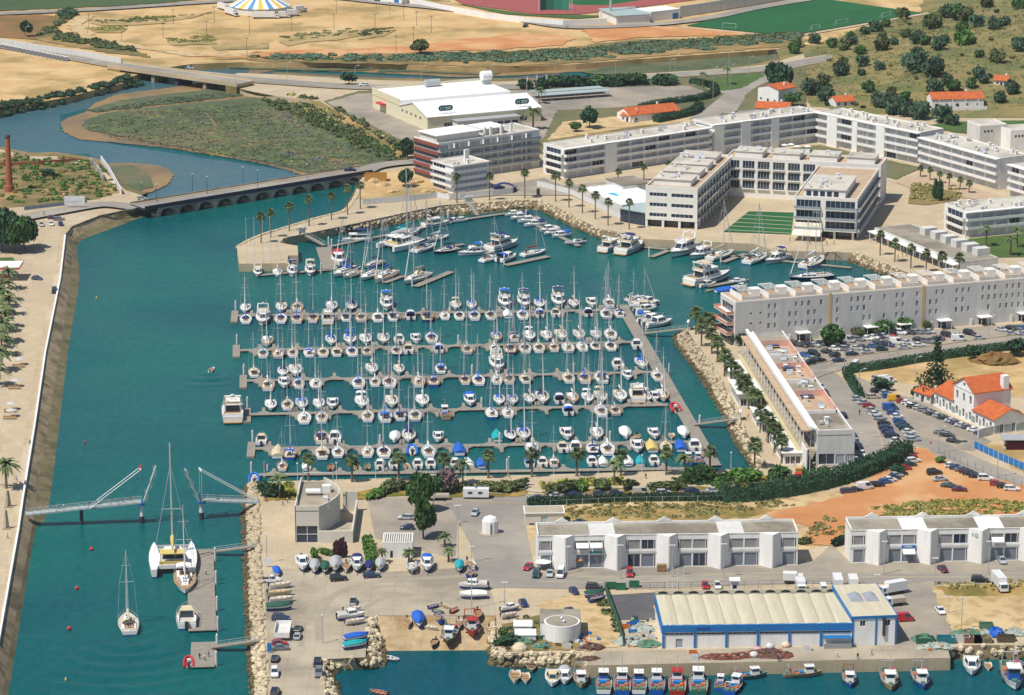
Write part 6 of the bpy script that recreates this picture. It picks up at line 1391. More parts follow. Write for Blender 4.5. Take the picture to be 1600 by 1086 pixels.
def carparts(k):
    nm,L,W,bz,rz_,(a,b,c,d)=CT[k]; w=W/2; o=-L/2; zb=bz-.02
    f=d+.02
    def body():
        m=MB(); m.loft([ring(o,w*.86,.36,bz-.18),ring(o+.12,w*.97,.26,bz-.04),ring(o+L*.3,w,.22,bz),ring(o+f,w,.22,bz),ring(o+L*.93,w*.95,.24,bz-.16),ring(o+L,w*.80,.36,bz-.34)])
        for y in (.8,L-.85):
            for s in (-1,1): m.tube((s*(w+.012),o+y,.36),(s*(w-.1),o+y,.36),.40,n=10)
        return m
    q=.80
    A=[(o+a,w*.93,zb),(o+b,w*q,rz_-.06),(o+c,w*q,rz_-.04),(o+d,w*.93,zb)]
    def roof():
        m=MB(); return m.loft([[(-w*q*.98,o+y,z),(w*q*.98,o+y,z),(w*q*.9,o+y,z+.07),(-w*q*.9,o+y,z+.07)] for y,z in ((b,rz_-.08),((b+c)/2,rz_-.05),(c,rz_-.08))])
    def pillars():
        m=MB()
        for s in (-1,1):
            for (y0,w0,z0),(y1,w1,z1) in ((A[0],A[1]),(A[3],A[2])): m.tube((s*w0*.98,y0,z0),(s*w1*.98,y1,z1),.05,n=4)
            ym=(A[1][0]+A[2][0])/2-.1; m.tube((s*w*.93,ym,zb),(s*w*q,ym,rz_-.06),.045,n=4)
        return m
    G_=lambda i,s: Vector((s*A[i][1],A[i][0],A[i][2]))
    out=[('body',body,'P',1),('roof',roof,'P',0),('pillar',pillars,'P',0)]
    ws=lambda: MB().face(G_(3,1),G_(3,-1),G_(2,-1),G_(2,1)); rw=lambda: MB().face(G_(0,-1),G_(0,1),G_(1,1),G_(1,-1))
    out+=[('windscreen',ws,'G',0),('rear_window',rw,'G' if k!='v' else 'P',0)]
    for s in (-1,1):
        def sw(s=s):
            pts=[G_(0,s),G_(3,s),G_(2,s),G_(1,s)]
            if k in 'vx': 
                t=.62; return MB().face(*((pts[0].lerp(pts[1],t),pts[1],pts[2],pts[3].lerp(pts[2],t))[::s]))
            return MB().face(*pts[::s])
        out.append(('side_window',sw,'G',0))
        if k in 'vx':
            def sp(s=s): pts=[G_(0,s),G_(3,s),G_(2,s),G_(1,s)]; t=.62; return MB().face(*((pts[0],pts[0].lerp(pts[1],t),pts[3].lerp(pts[2],t),pts[3])[::s]))
            out.append(('side_panel',sp,'P',0))
        out.append(('headlight',lambda s=s: MB().box(s*w*.72-.17,o+L-.16,bz-.46,s*w*.72+.17,o+L-.02,bz-.30),'H',0))
        out.append(('tail_light',lambda s=s: MB().box(s*w*.76-.12,o+.0,bz-.42,s*w*.76+.1,o+.06,bz-.2),'T',0))
    if k=='p': out.append(('load_bed',lambda: MB().box(-w*.9,o+.1,bz-.3,w*.9,o+1.9,bz+.06),'K',0))
    return out
CP={k: carparts(k) for k in CT}
def wheel_mesh(): return cmesh('wheel',lambda: MB().tube((-.11,0,0),(.11,0,0),.33,n=12),M_TYRE)
def hub_mesh(): return cmesh('hub',lambda: MB().tube((-.125,0,0),(.125,0,0),.19,n=8),M_HUB)
def car(k,col,pos,hd,label,group=None,far=False):
    nm,L,W,bz,rz_,_=CT[k]
    r=thing({'h': 'hatchback','e': 'saloon_car','c': 'estate_car','u': 'off_roader','v': 'van','x': 'small_van','p': 'pickup'}[k],label,'van' if k in 'vx' else 'pickup' if k=='p' else 'car',pos,-hd,group)
    mm={'P': PAINT[col],'G': M_CGL,'H': M_HL,'T': M_TL,'K': M_DKMET}
    for i,(n,fn,m,sm) in enumerate(CP[k]):
        if far and n in ('headlight','tail_light'): continue
        put(n,cmesh(('car',k,i),fn,mm[m]),r)
    for y in (.8,L-.85):
        for s in (-1,1):
            wv=put('wheel',wheel_mesh(),r,(s*(W/2-.06),-L/2+y,.33))
            if not far: put('hub',hub_mesh(),wv)
    return r
ATC={'w': 'a white','s': 'a silver'}
def cars(name,spec,where,hd0=0,word='in'):
    L_=[]
    for tok in spec.split():
        t=tok.split(','); L_.append((t[0][0],t[0][1],float(t[1]),float(t[2]),float(t[3]) if len(t)>3 else hd0))
    order=sorted(range(len(L_)),key=lambda i: L_[i][2])
    for n,i in enumerate(order):
        k,c,x,y,hd=L_[i]
        car(k,c,G(x,y),R(hd+U(-3,3)),'%s %s, %s %s'%(CC[c][0],CT[k][0],row_word(n,len(L_)),where),name,y<340)
cars('cars along the long white block','uk,1242,540 hk,1254,542 hk,1264,541 es,1272,541 hk,1282,539 cg,1293,538 ew,1302,539 hn,1313,537 vs,1325,534','in back row before the grey block',125)
cars('cars in the upper middle of the car park','cg,1341,532 ew,1354,531 ew,1364,529 hk,1373,528 es,1381,527 hr,1390,526 uw,1407,522 hk,1421,522 cg,1432,521 eg,1443,521 es,1452,520','in rear row behind the pale street lamp',120)
cars('cars at the car park right end','uk,1480,526 es,1497,526 uk,1515,523 es,1564,517 hk,1579,515 eg,1589,514 hb,1598,515','in the row toward the right picture edge',130)
cars('cars in the near left corner of the car park','hb,1258,557,140 uk,1272,555,140 es,1268,563,230 ek,1281,565,70 uk,1264,570,235 hk,1292,552,120 hw,1305,547,110 hk,1304,557,240 en,1311,565,75','in the corner by the shop arcade end')
cars('cars in the second row of the car park','ug,1322,548 cn,1331,555,75 es,1338,546 hk,1348,545 es,1355,552,80 hb,1365,543 hk,1372,539 xd,1378,548,80 un,1387,541 vw,1401,537,100 es,1416,537 es,1413,545,80 ew,1435,541,80 hk,1435,533 ug,1450,536 en,1466,531','in the row nearest the car park road',120)
car('v','w',G(1498,532),R(85),'white panel van on the road before the grey block'); car('h','s',G(1530,530),R(80),'silver hatchback driving right of the white panel van'); car('h','s',G(1581,523),R(80),'silver hatchback driving near the right edge'); car('e','s',G(1599,523),R(80),'silver saloon cut by the right edge')
car('v','w',G(1335,574),R(205),'white minibus with stripe at the hedge corner'); 
cars('cars along the back of the shop arcade','hs,1283,607,160 uk,1289,618,160 hk,1318,652,162 hk,1334,684,165 hs,1338,693,165 uk,1342,702,165 hw,1348,712,165','along the shop arcade back wall')
cars('cars in the left station column','es,1350,631 hr,1357,636 hs,1363,643 hw,1368,649 cs,1374,655 hk,1381,663 en,1384,670 hn,1387,676 un,1393,683 hw,1401,691,95','in the left column before the station',80)
cars('cars in the right station column','vb,1391,640 hb,1395,647 hw,1402,653 hb,1405,660 en,1410,666 cd,1415,671 hw,1420,677 es,1424,683 cs,1427,689','in the right column before the station',80)
car('h','s',G(1340,625),R(80),'silver hatchback alone at the forecourt entrance'); car('c','t',G(1364,622),R(85),'beige estate car behind the forecourt columns')
cars('cars along the station pavement','hw,1418,632 hw,1424,635 uk,1429,638 hs,1436,640 cg,1445,643 eg,1453,646 ck,1459,649 hs,1467,652 ek,1475,655 es,1487,660 hn,1494,663 es,1503,667 hp,1512,670 ew,1522,674 en,1533,679','along the station pavement',110)
cars('cars at the head of the station forecourt','hs,1371,593 vw,1383,596 xw,1391,597 ck,1371,613 ed,1379,608 hs,1384,616 cb,1389,621','at the forecourt head by the pine',75)
car('v','y',G(1399,626),R(85),'yellow van beside the red car at the forecourt'); car('h','r',G(1410,629),R(85),'red hatchback between yellow van and white hatchbacks')
cars('cars before the blue hoarding','eg,1470,678 ck,1480,682 hk,1489,691','of three before the road junction',115)
cars('cars under the big hedge','hr,1423,715 cw,1427,722 hd,1422,728 hr,1414,734 hk,1408,742 hs,1401,745 hn,1397,749 hw,1391,752 hb,1383,755 ck,1370,760 vw,1351,764 ek,1337,768 cp,1325,770','on orange earth under the big hedge',75)
cars('cars along the wire fence','hw,1486,730 en,1495,733 eg,1503,736 em,1510,739 ck,1516,742 hk,1524,746 uw,1540,750 hr,1557,758 hk,1568,762 cw,1581,766','along the wire fence of the orange lot',95)
cars('cars in the middle of the orange lot','uk,1460,741,70 es,1469,751,75 ed,1482,761,110 em,1499,767,95','of four in the orange lot middle')
cars('cars parked along the front road','en,842,781 es,870,777 en,898,775 hp,937,774 hn,963,773 vt,1002,772 cs,1037,772 en,1081,769 es,1115,769 es,1149,768 es,1178,767','parked along the low hedge road',85)
car('h','s',G(742,804),R(190),'silver blue hatchback driving toward the kiosk junction'); car('c','s',G(634,811),R(270),'silver estate car parked by the tall green trees'); car('h','n',G(636,827),R(270),'dark blue hatchback parked by the tall green trees'); car('e','k',G(907,819),R(85),'black saloon half hidden behind the left workshop row')
cars('cars before the left workshop row','hr,825,889,200 ud,838,900,185 es,859,899,185 vw,876,900,185 xr,984,899,178','in front of the left workshop row')
for k,c,x,y,h,lb in (('h','n',897,927,160,'dark blue hatchback alone at the yard entrance'),('u','k',929,921,95,'black off-roader towing the boats by the green fence'),('h','n',818,946,165,'dark blue hatchback between lamp post and scrub'),('e','n',891,958,160,'dark blue saloon with trailer above the round office'),('h','r',1102,918,180,'red hatchback outside the yard fence'),('h','w',1121,918,175,'white hatchback beside the gate booth'),('v','w',1287,926,180,'white van on the dark tarmac yard'),('v','r',1413,970,80,'red van parked at the end of the fish hall'),('e','w',1469,957,170,'white saloon alone on the yard lane'),('e','m',1473,892,165,'maroon saloon before the right workshop row'),('h','s',1566,879,175,'silver hatchback at the right workshop row'),('u','k',1531,909,95,'black off-roader beside the white lorry'),
    ('u','k',529,907,75,'black off-roader before the dry boat row'),('c','n',581,902,78,'dark blue estate car before the dry boat row'),('p','s',552,943,0,'silver pickup alone in the boat yard'),('u','n',439,969,95,'dark blue off-roader beside the stacked dinghies'),('h','k',466,986,10,'black hatchback right of the white box trailer'),('h','s',465,997,5,'silver hatchback below the black hatchback in the yard'),('h','r',437,1008,80,'red hatchback by the canal side below the box trailer'),('e','g',438,1015,85,'grey saloon below the red hatchback by the canal'),('h','k',430,1032,5,'black hatchback at the canal edge of the yard'),('u','w',429,1055,175,'white off-roader at the canal edge of the yard'),('p','k',496,1038,180,'black pickup at the harbour corner of the yard'),('u','g',498,1055,178,'grey off-roader below the black pickup'),('u','k',430,1085,5,'black off-roader at the bottom edge of the yard'),('p','w',424,909,85,'white pickup beside the blue covered dinghy'),
    ('h','w',50,353,165,'leftmost white hatchback by the dark tree'),('h','s',65,353,165,'silver hatchback second along the promenade head'),('h','w',80,352,165,'white hatchback third along the promenade head'),('h','n',95,352,165,'dark blue hatchback rightmost at the promenade head'),('h','m',82,342,80,'maroon hatchback at the promenade head'),('c','g',92,344,85,'grey estate car at the promenade head'),('h','n',58,437,110,'dark blue hatchback beside the petrol canopy'),('u','k',85,457,175,'black off-roader against the promenade wall'),
    ('h','s',222,312,82,'silver hatchback arriving on the stone bridge'),('p','n',547,267,85,'dark pickup leaving the stone bridge'),('h','s',297,108,100,'silver car on the far river bridge'),('c','w',568,134,270,'white car on the main road before the supermarket'),('h','k',813,134,270,'black car on the main road behind the supermarket'),('u','k',821,42,200,'black off-roader on the far dirt track'),('e','s',886,44,100,'silver car by the stadium wall'),('u','n',780,295,80,'dark vehicle under the blue site canopy')):
    p=G(x,y)
    if lb.endswith('stone bridge'): p=P(x,y,4.36 if 'leaving' in lb else 3.9)
    if 'main road' in lb: p=P(x,y,3.62)
    if 'river bridge' in lb: p=P(x,y,5.26)
    car(k,c,p,R(h),lb,None,y<340)
def lorry(pos,hd,label,L=7.0,H=3.2,col='w',cab='w',name='lorry',cat='lorry'):
    r=thing(name,label,cat,pos,-R(hd)); o=-L/2
    MB().box(-1.15,o,.95,1.15,o+L-2.0,H).build('cargo_box',PAINT[col],r)
    cb=MB().add([(x*1.05,o+y,z) for y,z in ((L-1.9,.55),(L,.55),(L,1.3),(L-.35,2.35),(L-1.9,2.35)) for x in (-1,1)],[(0,1,9,8)[::-1],(2,3,5,4),(4,5,7,6),(6,7,9,8),(0,2,4,6,8),(1,9,7,5,3),(0,1,3,2)]).build('cab',PAINT[cab],r)
    MB().add([(-.92,o+L+.0,1.36),(.92,o+L+.0,1.36),(.92,o+L-.32,2.28),(-.92,o+L-.32,2.28)],[(3,2,1,0)]).build('windscreen',M_CGL,cb)
    for s in (-1,1): MB().box(s*1.055-.01,o+L-1.3,1.4,s*1.055+.01,o+L-.5,2.15).build('side_window',M_CGL,cb); MB().box(s*.8-.15,o+L-.02,.75,s*.8+.15,o+L+.03,1.0).build('headlight',M_HL,cb)
    MB().box(-.5,o+.3,.5,.5,o+L-1.9,.94).build('chassis',M_DKMET,r)
    for y in (1.3,L-1.2):
        for s in (-1,1): put('wheel',wheel_mesh(),r,(s*.95,o+y,.45),0,(1.6,1.35,1.35))
    return r
for x,y,h,L,H,c,lb in ((1240,911,95,5.5,2.9,'w','white box van seen from the side behind the fish hall fence'),(1251,924,178,6,3.0,'w','white cab lorry in the tarmac yard'),(1308,918,0,8,3.4,'w','tall white lorry box behind the fish hall office'),(1332,917,0,6.5,3.2,'w','white lorry right of the tall lorry box'),(1394,928,245,7.5,3.4,'w','white lorry at the right end of the fish hall'),(1397,946,250,5.5,2.2,'t','low lorry loaded with pale sheet by the fish hall'),(1562,919,172,8.5,3.6,'w','large white lorry on the sandy lot')):
    lorry(G(x,y),h,lb,L,H,c)
lorry(G(685,781),270,'small white tipper lorry behind the tall green trees',6,1.7,'t')
for x,y,h,L,lb in ((362,24,150,13,'long white circus trailer at the tent left'),(415,29,90,14,'white circus trailer across the tent front'),(444,28,80,6,'grey white circus van at the tent right'),(459,25,75,7,'white circus lorry second from the right'),(470,19,60,7,'white circus lorry with navy stripe at far right'),(350,16,150,12,'white circus trailer behind the long one')):
    lorry(G(x,y),h,lb,L,3.6)
t=thing('caravan','long white caravan parked beside the promenade garden','caravan',G(744,778),R(-2)); MB().box(-3.6,-1.2,.55,3.6,1.2,2.9).build('body',PAINT['w'],t); MB().lathe([(.3,2.9),(.3,3.1),(.05,3.4)],8).build('roof_vent',M_BLUE,t)
for x in (-2.2,.6): MB().box(x,-1.24,1.5,x+1.2,-1.205,2.2).build('window',M_CGL,t)
for x in (-.6,.6): put('wheel',wheel_mesh(),t,(x,-1.0,.36),pi/2)
MB().bar((3.6,0,.5),(5.2,0,.45),.15,.12).build('towbar',M_DKMET,t)
t=thing('box_trailer','white open box trailer by the canal side','trailer',G(442,992),0); MB().box(-1.9,-4.5,.8,1.9,4.5,1.0).build('floor',M_GREYW,t); MB().box(-1.9,-4.5,1.0,-1.8,4.5,2.2).box(1.8,-4.5,1.0,1.9,4.5,2.2).box(-1.8,-4.5,1,1.8,-4.4,2.2).box(-1.8,4.4,1,1.8,4.5,2.2).build('side_board',M_WHITE,t)
for y in (-1.5,.5):
    for x in (-1.5,1.5): put('wheel',wheel_mesh(),t,(x,y,.45),0,1.35)
# ======================= VEGETATION =======================
def leafmat(n,c,c2):
    c,c2=tuple(min(.3,x*1.35) for x in c),tuple(min(.3,x*1.35) for x in c2)
    return mat(n,c,.75,c2,.5,3,spec=.25,jit=.25)
L_DK=leafmat('dark_evergreen_leaves',(.026,.062,.030),(.014,.040,.020)); L_MID=leafmat('mid_green_leaves',(.050,.105,.030),(.028,.070,.022)); L_OLV=leafmat('olive_scrub_leaves',(.085,.105,.040),(.055,.075,.030)); L_BRT=leafmat('bright_hedge_leaves',(.075,.150,.030),(.045,.10,.022)); L_PALM=leafmat('palm_fronds',(.110,.140,.055),(.060,.090,.036)); L_PURP=leafmat('purple_leaves',(.06,.02,.035),(.04,.015,.025)); L_PINK=leafmat('pink_oleander',(.28,.12,.15),(.08,.10,.05)); L_FLOW=leafmat('yellow_ground_flowers',(.30,.22,.03),(.10,.12,.03)); L_DRY=leafmat('dry_weeds',(.30,.22,.09),(.20,.16,.06)); L_STRAW=leafmat('yellow_green_weeds',(.20,.19,.05),(.12,.13,.04)); L_MARSH=leafmat('grey_green_marsh_plants',(.085,.10,.06),(.055,.075,.045)); L_BLU=leafmat('blue_green_leaves',(.055,.095,.055),(.036,.070,.044))
M_PBARK=mat('palm_bark',(.20,.15,.10),.95,(.13,.10,.07),3,stretch=(1,1,4))
def leaf(m,p,s,r):
    a=Vector((r.uniform(-1,1),r.uniform(-1,1),r.uniform(-.6,.9))).normalized(); b=a.orthogonal().normalized(); c=a.cross(b); t=r.uniform(0,6.3); d=(b*cos(t)+c*sin(t))*s; e=(c*cos(t)-b*sin(t))*s*.6
    m.face(p-d,p+e*.9,p+d,p-e)
def crown_fn(seed,n,rx,rz,lobes=7,ls=.45,low=.0):
    def f():
        r=random.Random(seed); m=MB(); L_=[]
        for i in range(lobes):
            a=r.uniform(0,6.28); q=r.uniform(.15,.62); L_.append((Vector((cos(a)*q*rx,sin(a)*q*rx,rz*r.uniform(.35,.75)+low)),r.uniform(.38,.62)))
        L_.append((Vector((0,0,rz*.5+low)),.66))
        for i in range(n):
            c,k=r.choice(L_); v=Vector((r.gauss(0,1),r.gauss(0,1),r.gauss(0,1))).normalized()*r.uniform(.72,1.04)
            p=c+Vector((v.x*rx*k,v.y*rx*k,v.z*rz*.5*k*1.5))
            if p.z<low+.05: p.z=low+r.uniform(.05,.3)
            leaf(m,p,ls*r.uniform(.6,1.25),r)
        for c,k in L_:  # inner mass so the crown is not see-through everywhere
            m.loft([[(c.x+rx*k*.62*q*cos(2*pi*i/7),c.y+rx*k*.62*q*sin(2*pi*i/7),max(low,c.z+rz*.5*k*z)) for i in range(7)] for q,z in ((.3,-.9),(.9,-.4),(1,.2),(.5,.85))])
        return m
    return f
def trunk_fn(h,r0,seed=0):
    def f():
        r=random.Random(seed); m=MB(); m.path([(0,0,-.2),(r.uniform(-.1,.1),0,h*.5),(0,.1,h)],r0,6,r0*.7)
        for i in range(4): a=i*1.6+r.random(); m.tube((0,.05,h*.8),(cos(a)*h*.55,sin(a)*h*.55,h*1.5),r0*.5,r0*.2,5)
        return m
    return f
CAT_T='tree'
def tree(pos,h,w,lm,label,group=None,v=0,name='tree',cat='tree',trunk=.35,n=620):
    t=thing(name,label,cat,pos,U(0,6.28),group); th=h*trunk
    put('trunk',cmesh(('trunk',v),trunk_fn(1.0,.11,v),M_BARK),t,None,0,(min(2.6,th*1.1+.6),min(2.6,th*1.1+.6),max(th,.3)))
    put('crown',cmesh(('crown',v,n),crown_fn(v+5,n,1.0,1.0,7,.17),lm),t,(0,0,th*.75),0,(w/2,w/2,h-th*.75)); return t
def bush(pos,h,w,lm,label,group=None,v=0,d=None): 
    t=thing('bush',label,'bush',pos,U(0,6.28),group)
    put('foliage',cmesh(('crown',v,380),crown_fn(v+5,380,1.0,1.0,6,.2),lm),t,None,0,(w/2,(d or w)/2,h)); put('stem',cmesh('stem',lambda: MB().tube((0,0,-.1),(.05,0,.6),.06,.03,5).tube((0,0,0),(-.2,.1,.5),.04,.02,4),M_BARK),t); return t
def fan_crown(seed=1,n=64):
    def f():
        r=random.Random(seed); m=MB()
        for i in range(n):
            a=r.uniform(0,6.28); e=r.uniform(-.75,1.35); d=Vector((cos(a)*cos(e),sin(a)*cos(e),sin(e))); s=Vector((-sin(a),cos(a),0)); L=r.uniform(.75,1.1)
            p0=d*.25; p1=d*L*.6; p2=d*L+Vector((0,0,-.22))
            u=d.cross(s)
            for k in range(5):
                q=(k-2)*.2; tip=p2+s*q*1.25+Vector((0,0,-abs(q)*.25)); m.face(p1-s*.05,tip,p1+s*.05+u*.02)
            m.face(p0,p1-s*.28,p2*.86,p1+s*.28)
        m.loft([[(.14*q*cos(2*pi*i/6),.14*q*sin(2*pi*i/6),z) for i in range(6)] for q,z in ((.8,-.75),(1.7,-.3),(1,.1))])
        return m
    return f
def frond_crown(seed=2,n=34):
    def f():
        r=random.Random(seed); m=MB()
        for i in range(n):
            a=r.uniform(0,6.28); e=r.uniform(-.1,1.25); L=r.uniform(.85,1.1); s=Vector((-sin(a),cos(a),0)); pts=[]
            for k in range(6):
                t=k/5; x=L*(t*cos(e)+.12*t); z=L*(t*sin(e)-.75*t*t*(1-.25*sin(e)))+.1; pts.append(Vector((cos(a)*x,sin(a)*x,z)))
            for k in range(5):
                w0=.11*sin(pi*(k+.3)/5.6); w1=.11*sin(pi*(k+1.3)/5.9) if k<4 else .01
                dn=Vector((0,0,-.05))
                m.face(pts[k],pts[k+1],pts[k+1]+s*w1+dn,pts[k]+s*w0+dn); m.face(pts[k+1],pts[k],pts[k]-s*w0+dn,pts[k+1]-s*w1+dn)
        return m
    return f
def palm(pos,h,cr,label,group=None,kind='fan',v=0,tr=.26):
    t=thing('palm_tree',label,'palm',pos,U(0,6.28),group); th=h-cr*(.55 if kind=='fan' else .25)
    put('trunk',cmesh('ptrunk',lambda: MB().lathe([(1.35,-.02),(1.0,.06),(.85,.5),(.8,1.0)],7),M_PBARK),t,None,0,(tr,tr,th))
    put('crown',cmesh((kind,v),fan_crown(v+1) if kind=='fan' else frond_crown(v+2),L_PALM),t,(0,0,th),0,(cr,cr,cr)); return t
def palms(name,pts,where,h,cr,kind='fan',tr=.26):
    pts=sorted(pts)
    for i,(x,y) in enumerate(pts): palm(G(x,y),h*U(.93,1.07),cr*U(.92,1.08),'%s, %s %s'%('tall fan palm' if kind=='fan' and h>8 else 'short fan palm' if kind=='fan' else 'feathery date palm',row_word(i,len(pts)),where),name,kind,i%4,tr)
palms('fan palms on the pier',[(408,380),(423,371),(452,361),(483,353),(518,343),(543,335),(563,326)],'on the stone pier',11.3,2.15)
palms('fan palms along the far promenade',[(714,317),(765,313),(820,310),(868,315),(889,324),(910,333),(930,342),(950,352),(983,358)],'along the temporary site fence',11.3,2.25)
palms('fan palms behind the pool house',[(966,290),(1006,281),(1044,276)],'before the long balcony block',6.5,1.7)
palms('fan palms by the shop strip',[(1375,399),(1398,409),(1423,419),(1447,424),(1471,432),(1498,436)],'along the low shop strip',8.8,2.4)
palms('fan palms of the palm walk',[(1087,522),(1105,530),(1096,541),(1112,553),(1121,566),(1132,588),(1142,602),(1152,612),(1161,630),(1170,639),(1179,651),(1188,676),(1200,692),(1210,707),(1221,724),(1179,731)],'along the shop arcade walk',8.8,3.0,tr=.3)
palms('fan palms along the promenade quay',[(482,751),(550,753),(623,751),(693,748),(763,747),(831,745),(901,744),(970,743),(1041,742),(1109,739)],'along the promenade quay',7.9,2.55,tr=.36)
palms('date palms of the club forecourt',[(597,879),(639,879),(701,878),(695,854)],'around the white club hut',3.4,2.1,'frond',.32)
palms('date palms of the west avenue',[(14,452),(7,470),(15,492),(10,512),(6,535),(3,556),(0,580),(-4,602),(4,480),(3,520),(-6,545),(-8,500)],'along the west avenue',7.0,4.4,'frond',.35)
palm(G(10,763),8,4.2,'large date palm alone beside the footbridge end',None,'frond',1,.42)
palm(G(833,202),9,4.6,'large date palm right of the supermarket',None,'frond',2,.45); palm(G(842,162),7,3.2,'date palm behind the right supermarket sign',None,'frond',3)
palms('date palms on the right lawn',[(1541,384),(1579,399),(1589,386)],'on the lawn before the brown roofed block',7,3.0,'frond',.35)
palms('small palms under the terrace block',[(1438,276),(1453,281),(1468,286),(1483,291),(1500,296),(1514,301)],'along the terracotta path',5,1.7)
palms('bushy palms in the promenade garden',[(437,778),(723,756),(960,756),(1070,748)],'in the promenade garden beds',6.5,3.2,'frond',.3)
for x,y,h,w,lb in ((1098,137,7,3,'left'),(1136,132,8,3.4,'right')): palm(G(x,y),h,w*.8,'%s of two palms on the road triangle'%lb,'palms on the road triangle','frond',1)
# trees and hedges of the near part
tree(G(657,800),10.5,7.6,L_MID,'tall green tree, rear one of the pair beside the car park',None,1,n=1500); tree(G(662,842),11,7.2,L_MID,'tall green tree, front one of the pair beside the car park',None,2,n=1500)
bush(G(697,768),6,9,L_PINK,'round oleander bush flecked pink behind the tall trees',None,3); bush(G(682,772),5.5,6,L_MID,'green bush between the tall trees and the oleander',None,4)
for i,(x,y,w,h,lm,lb) in enumerate(((424,775,9,4,L_DK,'dark green bush clump at the bridge corner'),(1098,752,12,4.6,L_MID,'large green bush at the right end of the quay garden'),(1078,756,7,4,L_MID,'rounded bush left of the large garden bush'),(1165,750,13,3.4,L_BRT,'clipped green hedge at the channel head'),(1210,752,13,3.6,L_MID,'taller green hedge beside the shop arcade plaza'),(1219,744,7,3,L_MID,'small hedge bush by the plaza seats'),(606,764,12,2.2,L_OLV,'low flowering bush left in the quay garden'),(588,776,11,1.8,L_BRT,'low clipped hedge behind the club terrace'),(625,762,8,2,L_OLV,'low flowering bush by the tall trees'),(770,766,14,2.4,L_OLV,'grey green bush mound behind the caravan'),(810,762,12,2.2,L_OLV,'grey green bush mound right of the caravan'),(880,768,15,2.6,L_OLV,'wide olive bush mound in the garden middle'),(905,763,10,2,L_BRT,'bright green bush in the garden middle'),(940,762,11,2.4,L_OLV,'olive bush beside the bushy palm'),(985,764,8,2,L_OLV,'small olive bush right of the bushy palm'),(1040,765,14,2.2,L_OLV,'long olive bush before the parked cars'),(1120,763,9,2.6,L_BRT,'bright bush at the garden right end'),(1277,748,9,1.6,L_OLV,'low planted patch at the arcade foot'),
        (490,872,5,2.6,L_BRT,'bright green hedge corner before the club'),(497,886,6,2,L_OLV,'grey lavender clump before the club'),(533,872,4.6,5.2,L_PURP,'dark purple leaved bush before the club'),(508,866,7,1.6,L_BRT,'low green hedge link before the club'),(545,885,4,1.4,L_OLV,'low plant under the purple bush'),(1158,540,10,4,L_DK,'dark green bush at the grey block corner'),(1310,852,6,2.2,L_DK,'dark bush between the two workshop rows'),(1256,850,6,1.8,L_OLV,'low bush at the left row end'),(803,1000,14,1.8,L_DK,'dark creeping bush on the rubble slope'),(784,990,6,1.4,L_OLV,'dry bush by the hut tents on the scrub'))):
    bush(G(x,y),h,w,lm,lb,None,i%6,w*.45)
def hedge(label,px,w,h,lm,n=14,name='hedge'):
    pts=smooth_line([G(*p) for p in px],10); m=MB(); r=random.Random(len(label)); tot=0
    for i in range(len(pts)-1):
        a,b=pts[i],pts[i+1]; d=b-a; L=d.length
        if L<.01: continue
        nn=Vector((-d.y,d.x,0)).normalized()
        hh=h*r.uniform(.66,1.04)
        m.add([a-nn*w*.42,a+nn*w*.42,b+nn*w*.42,b-nn*w*.42]+[p+Vector((0,0,hh*.85)) for p in (a-nn*w*.36,a+nn*w*.36,b+nn*w*.36,b-nn*w*.36)],[(4,5,6,7),(0,3,7,4),(1,5,6,2),(0,4,5,1),(3,2,6,7)])
        for k in range(int(L*n)):
            t=r.random(); u=r.uniform(-.5,.5); z=h*r.uniform(.1,1.0) if abs(u)>.38 else h*r.uniform(.78,1.08)
            leaf(m,a+d*t+nn*w*u+Vector((0,0,z)),r.uniform(.25,.5),r)
    o=m.build(name,lm); return tag(o,label,'hedge')
hedge('big curving dark green hedge between shop arcade and orange lot',[(1128,781),(1180,779),(1230,772),(1280,762),(1320,751),(1360,737),(1395,722),(1414,708)],6.5,4.2,L_DK,46)
hedge('low dark hedge along the front road below parked cars',[(824,789),(880,786),(960,783),(1040,781),(1126,781)],3.4,1.9,L_DK,26)
hedge('narrow clipped hedge beside the club car park',[(574,850),(577,865),(581,884)],3.0,2.6,L_BRT,46)
hedge('scrubby hedge along the car park road at right',[(1328,582),(1380,575),(1430,566),(1500,556),(1560,548),(1640,538)],3.6,2.4,L_DK,22)
hedge('roadside hedge at the bend behind the minibus',[(1322,583),(1328,596),(1338,612),(1344,622)],3.0,2.4,L_DK,26)
hedge('hedge around the curved road behind the white apartments',[(1000,171),(1040,163),(1080,158),(1110,152),(1118,143),(1108,135),(1080,130)],4,2.6,L_DK,20)
hedge('dark clipped hedge between lane and low white house',[(1025,191),(1060,184),(1085,177),(1093,168)],5,3,L_DK,22)
